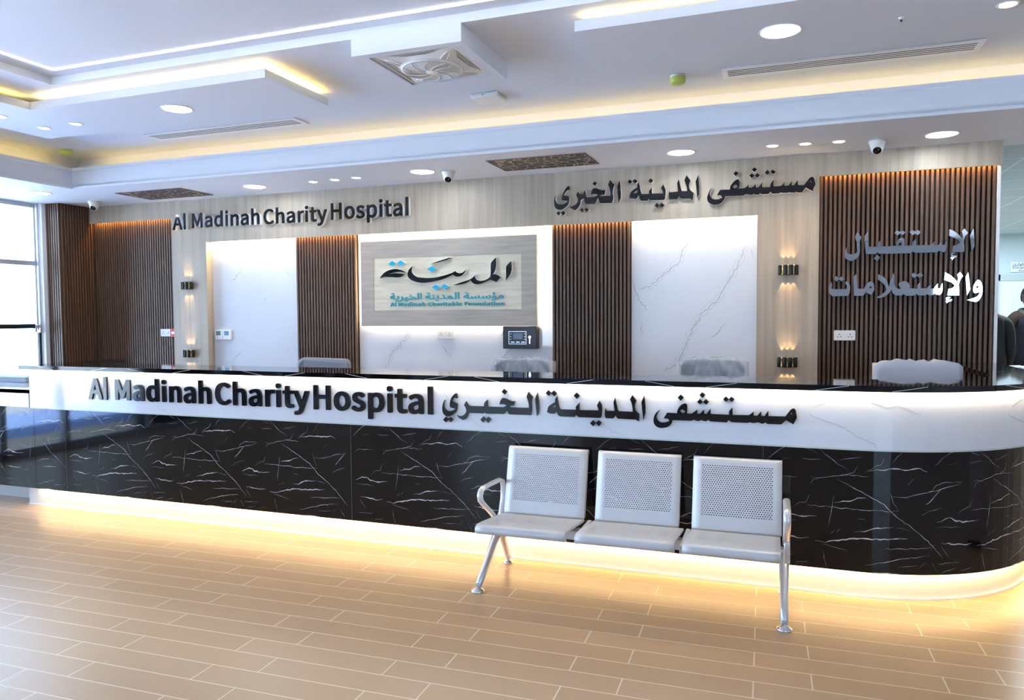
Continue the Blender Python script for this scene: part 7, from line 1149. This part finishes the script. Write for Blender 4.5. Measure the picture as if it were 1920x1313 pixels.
def person(x, y, label, suit, back, shawl=None):
    """standing figure 1.70 m; back = +1 faces away (+y), -1 faces the camera"""
    t = thing('person', label, 'person', (x, y, 0)); f = back
    def V(a, b, c): return (x+a, y+f*b, c)
    vs = [V(0, 0, .95), V(0, .01, 1.12), V(0, 0, 1.30), V(0, -.01, 1.42), V(0, 0, 1.50), V(0, .02, 1.57)]
    es = [(0, 1), (1, 2), (2, 3), (3, 4), (4, 5)]; rs = [(.18, .12), (.175, .12), (.185, .125), (.12, .085), (.055, .06), (.05, .055)]
    for s in (-1, 1):
        k = len(vs); vs += [V(s*.17, 0, 1.385), V(s*.20, .01, 1.26), V(s*.21, .0, 1.10), V(s*.215, .10, .93), V(s*.215, .15, .87)]
        es += [(3, k), (k, k+1), (k+1, k+2), (k+2, k+3), (k+3, k+4)]; rs += [.07, .058, .050, .038, .030]
        k = len(vs); vs += [V(s*.095, 0, .84), V(s*.10, .01, .50), V(s*.10, -.02, .12), V(s*.105, .10, .035)]
        es += [(0, k), (k, k+1), (k+1, k+2), (k+2, k+3)]; rs += [.095, .065, .048, .035]
    skin_mesh('body', vs, es, rs, suit, t)
    for s in (-1, 1):                      # hands: palm, four fingers and a thumb
        w = V(s*.212, .16, .855); hv = [w, (w[0], w[1]+f*.045, w[2]-.03), (w[0], w[1]+f*.085, w[2]-.05)]; he = [(0, 1), (1, 2)]; hr = [.024, (.018, .034), (.014, .036)]
        for q, ln in enumerate((.062, .072, .068, .052)):
            o = (q-1.5)*.018; k = len(hv); bx = w[0]+o
            hv += [(bx, w[1]+f*.10, w[2]-.058), (bx, w[1]+f*(.10+ln*.6), w[2]-.072), (bx, w[1]+f*(.10+ln), w[2]-.095)]; he += [(2, k), (k, k+1), (k+1, k+2)]; hr += [.0095, .0085, .007]
        k = len(hv); hv += [(w[0]-s*.035, w[1]+f*.05, w[2]-.04), (w[0]-s*.05, w[1]+f*.085, w[2]-.06)]; he += [(1, k), (k, k+1)]; hr += [.011, .009]
        skin_mesh('hand', hv, he, hr, M_skin, t, 0, 1)
    m = MB(); bmesh.ops.create_uvsphere(m.bm, u_segments=24, v_segments=18, radius=1)
    for v in m.bm.verts:
        c = v.co; a = c.copy()
        c.x *= .075*(1-.16*max(0, -a.z)); c.y *= .095; c.z *= .118
        if a.y > .72 and -.35 < a.z < .12: c.y += .020*(1-abs(a.x)*4 if abs(a.x) < .25 else 0)   # nose
        if a.y > .7 and .12 < a.z < .34 and .2 < abs(a.x) < .6: c.y -= .008                       # eye sockets
        if a.y > .6 and -.62 < a.z < -.5 and abs(a.x) < .4: c.y -= .004                           # mouth
    for fc in m.bm.faces: fc.smooth = True
    for s in (-1, 1): m.lathe([(.0001, -.01), (.012, -.006), (.015, 0), (.012, .008), (.0001, .01)], (s*.078, 0, 0), 10, axis='X')
    for v in m.bm.verts: v.co = Vector((x+v.co.x, y+f*(v.co.y+.025), v.co.z+1.665))
    hd = obj('head', m, M_skin, t)
    m = MB(); bmesh.ops.create_uvsphere(m.bm, u_segments=24, v_segments=14, radius=1)
    bmesh.ops.delete(m.bm, geom=[v for v in m.bm.verts if v.co.z < .05 and v.co.y > -.2 or v.co.z < -.45 or (v.co.y > .55 and v.co.z < .55)], context='VERTS')
    for v in m.bm.verts: v.co = Vector((x+v.co.x*.081, y+f*(v.co.y*.100+.022), v.co.z*.124+1.668))
    for fc in m.bm.faces: fc.smooth = True
    obj('hair', m, M_hair, hd)
    m = MB()
    for s in (-1, 1):
        m.lathe([(.0001, -.004), (.008, 0), (.0001, .004)], (x+s*.03, y+f*.112, 1.690), 8, axis='Y')
    obj('eyes', m, M_hair, hd)
    for s in (-1, 1):
        m = MB(); m.box(x+s*.105-.045, x+s*.105+.045, y+(f*.06)-.13, y+(f*.06)+.13, 0, .07, 0, .03, 3); obj('shoe', m, M_black, t)
    skin_mesh('trousers', [V(0, 0, .97), V(.095, 0, .84), V(.10, .01, .50), V(.10, -.02, .09), V(-.095, 0, .84), V(-.10, .01, .50), V(-.10, -.02, .09)], [(0, 1), (1, 2), (2, 3), (0, 4), (4, 5), (5, 6)], [(.165, .12), .105, .078, .066, .105, .078, .066], M_trouser, t)
    if shawl:
        skin_mesh('shawl', [V(-.20, .0, 1.33), V(-.12, 0, 1.43), V(0, 0, 1.46), V(.12, 0, 1.43), V(.20, 0, 1.33)], [(0, 1), (1, 2), (2, 3), (3, 4)], [.075, .085, .09, .085, .075], M_brown, t, 2)
        skin_mesh('scarf', [V(-.08, .03, 1.49), V(0, .075, 1.46), V(.08, .03, 1.49), V(.06, -.05, 1.51), V(-.06, -.05, 1.51), V(.05, .12, 1.36), V(.05, .13, 1.22)], [(0, 1), (1, 2), (2, 3), (3, 4), (4, 0), (1, 5), (5, 6)], [.04, .042, .04, .038, .038, (.045, .02), (.05, .018)], M_scarf, t, 1)
    return t
person(1.96, 9.0, 'person in a dark suit half hidden by the right end of the slat wall', M_suit, 1)
person(2.535, 9.85, 'person in a dark jacket with brown shawl and grey scarf at the right edge', M_jacket, -1, True)
rp = person(2.12, 4.22, 'person in a long grey robe, seen reflected in the black marble at the right', M_robe, 1)
m = MB(); m.lathe([(.235, .06), (.225, .35), (.195, .80), (.175, 1.10), (.185, 1.30), (.15, 1.42), (.07, 1.50)], (2.12, 4.22, 0), 28); obj('robe', m, M_robe, rp)
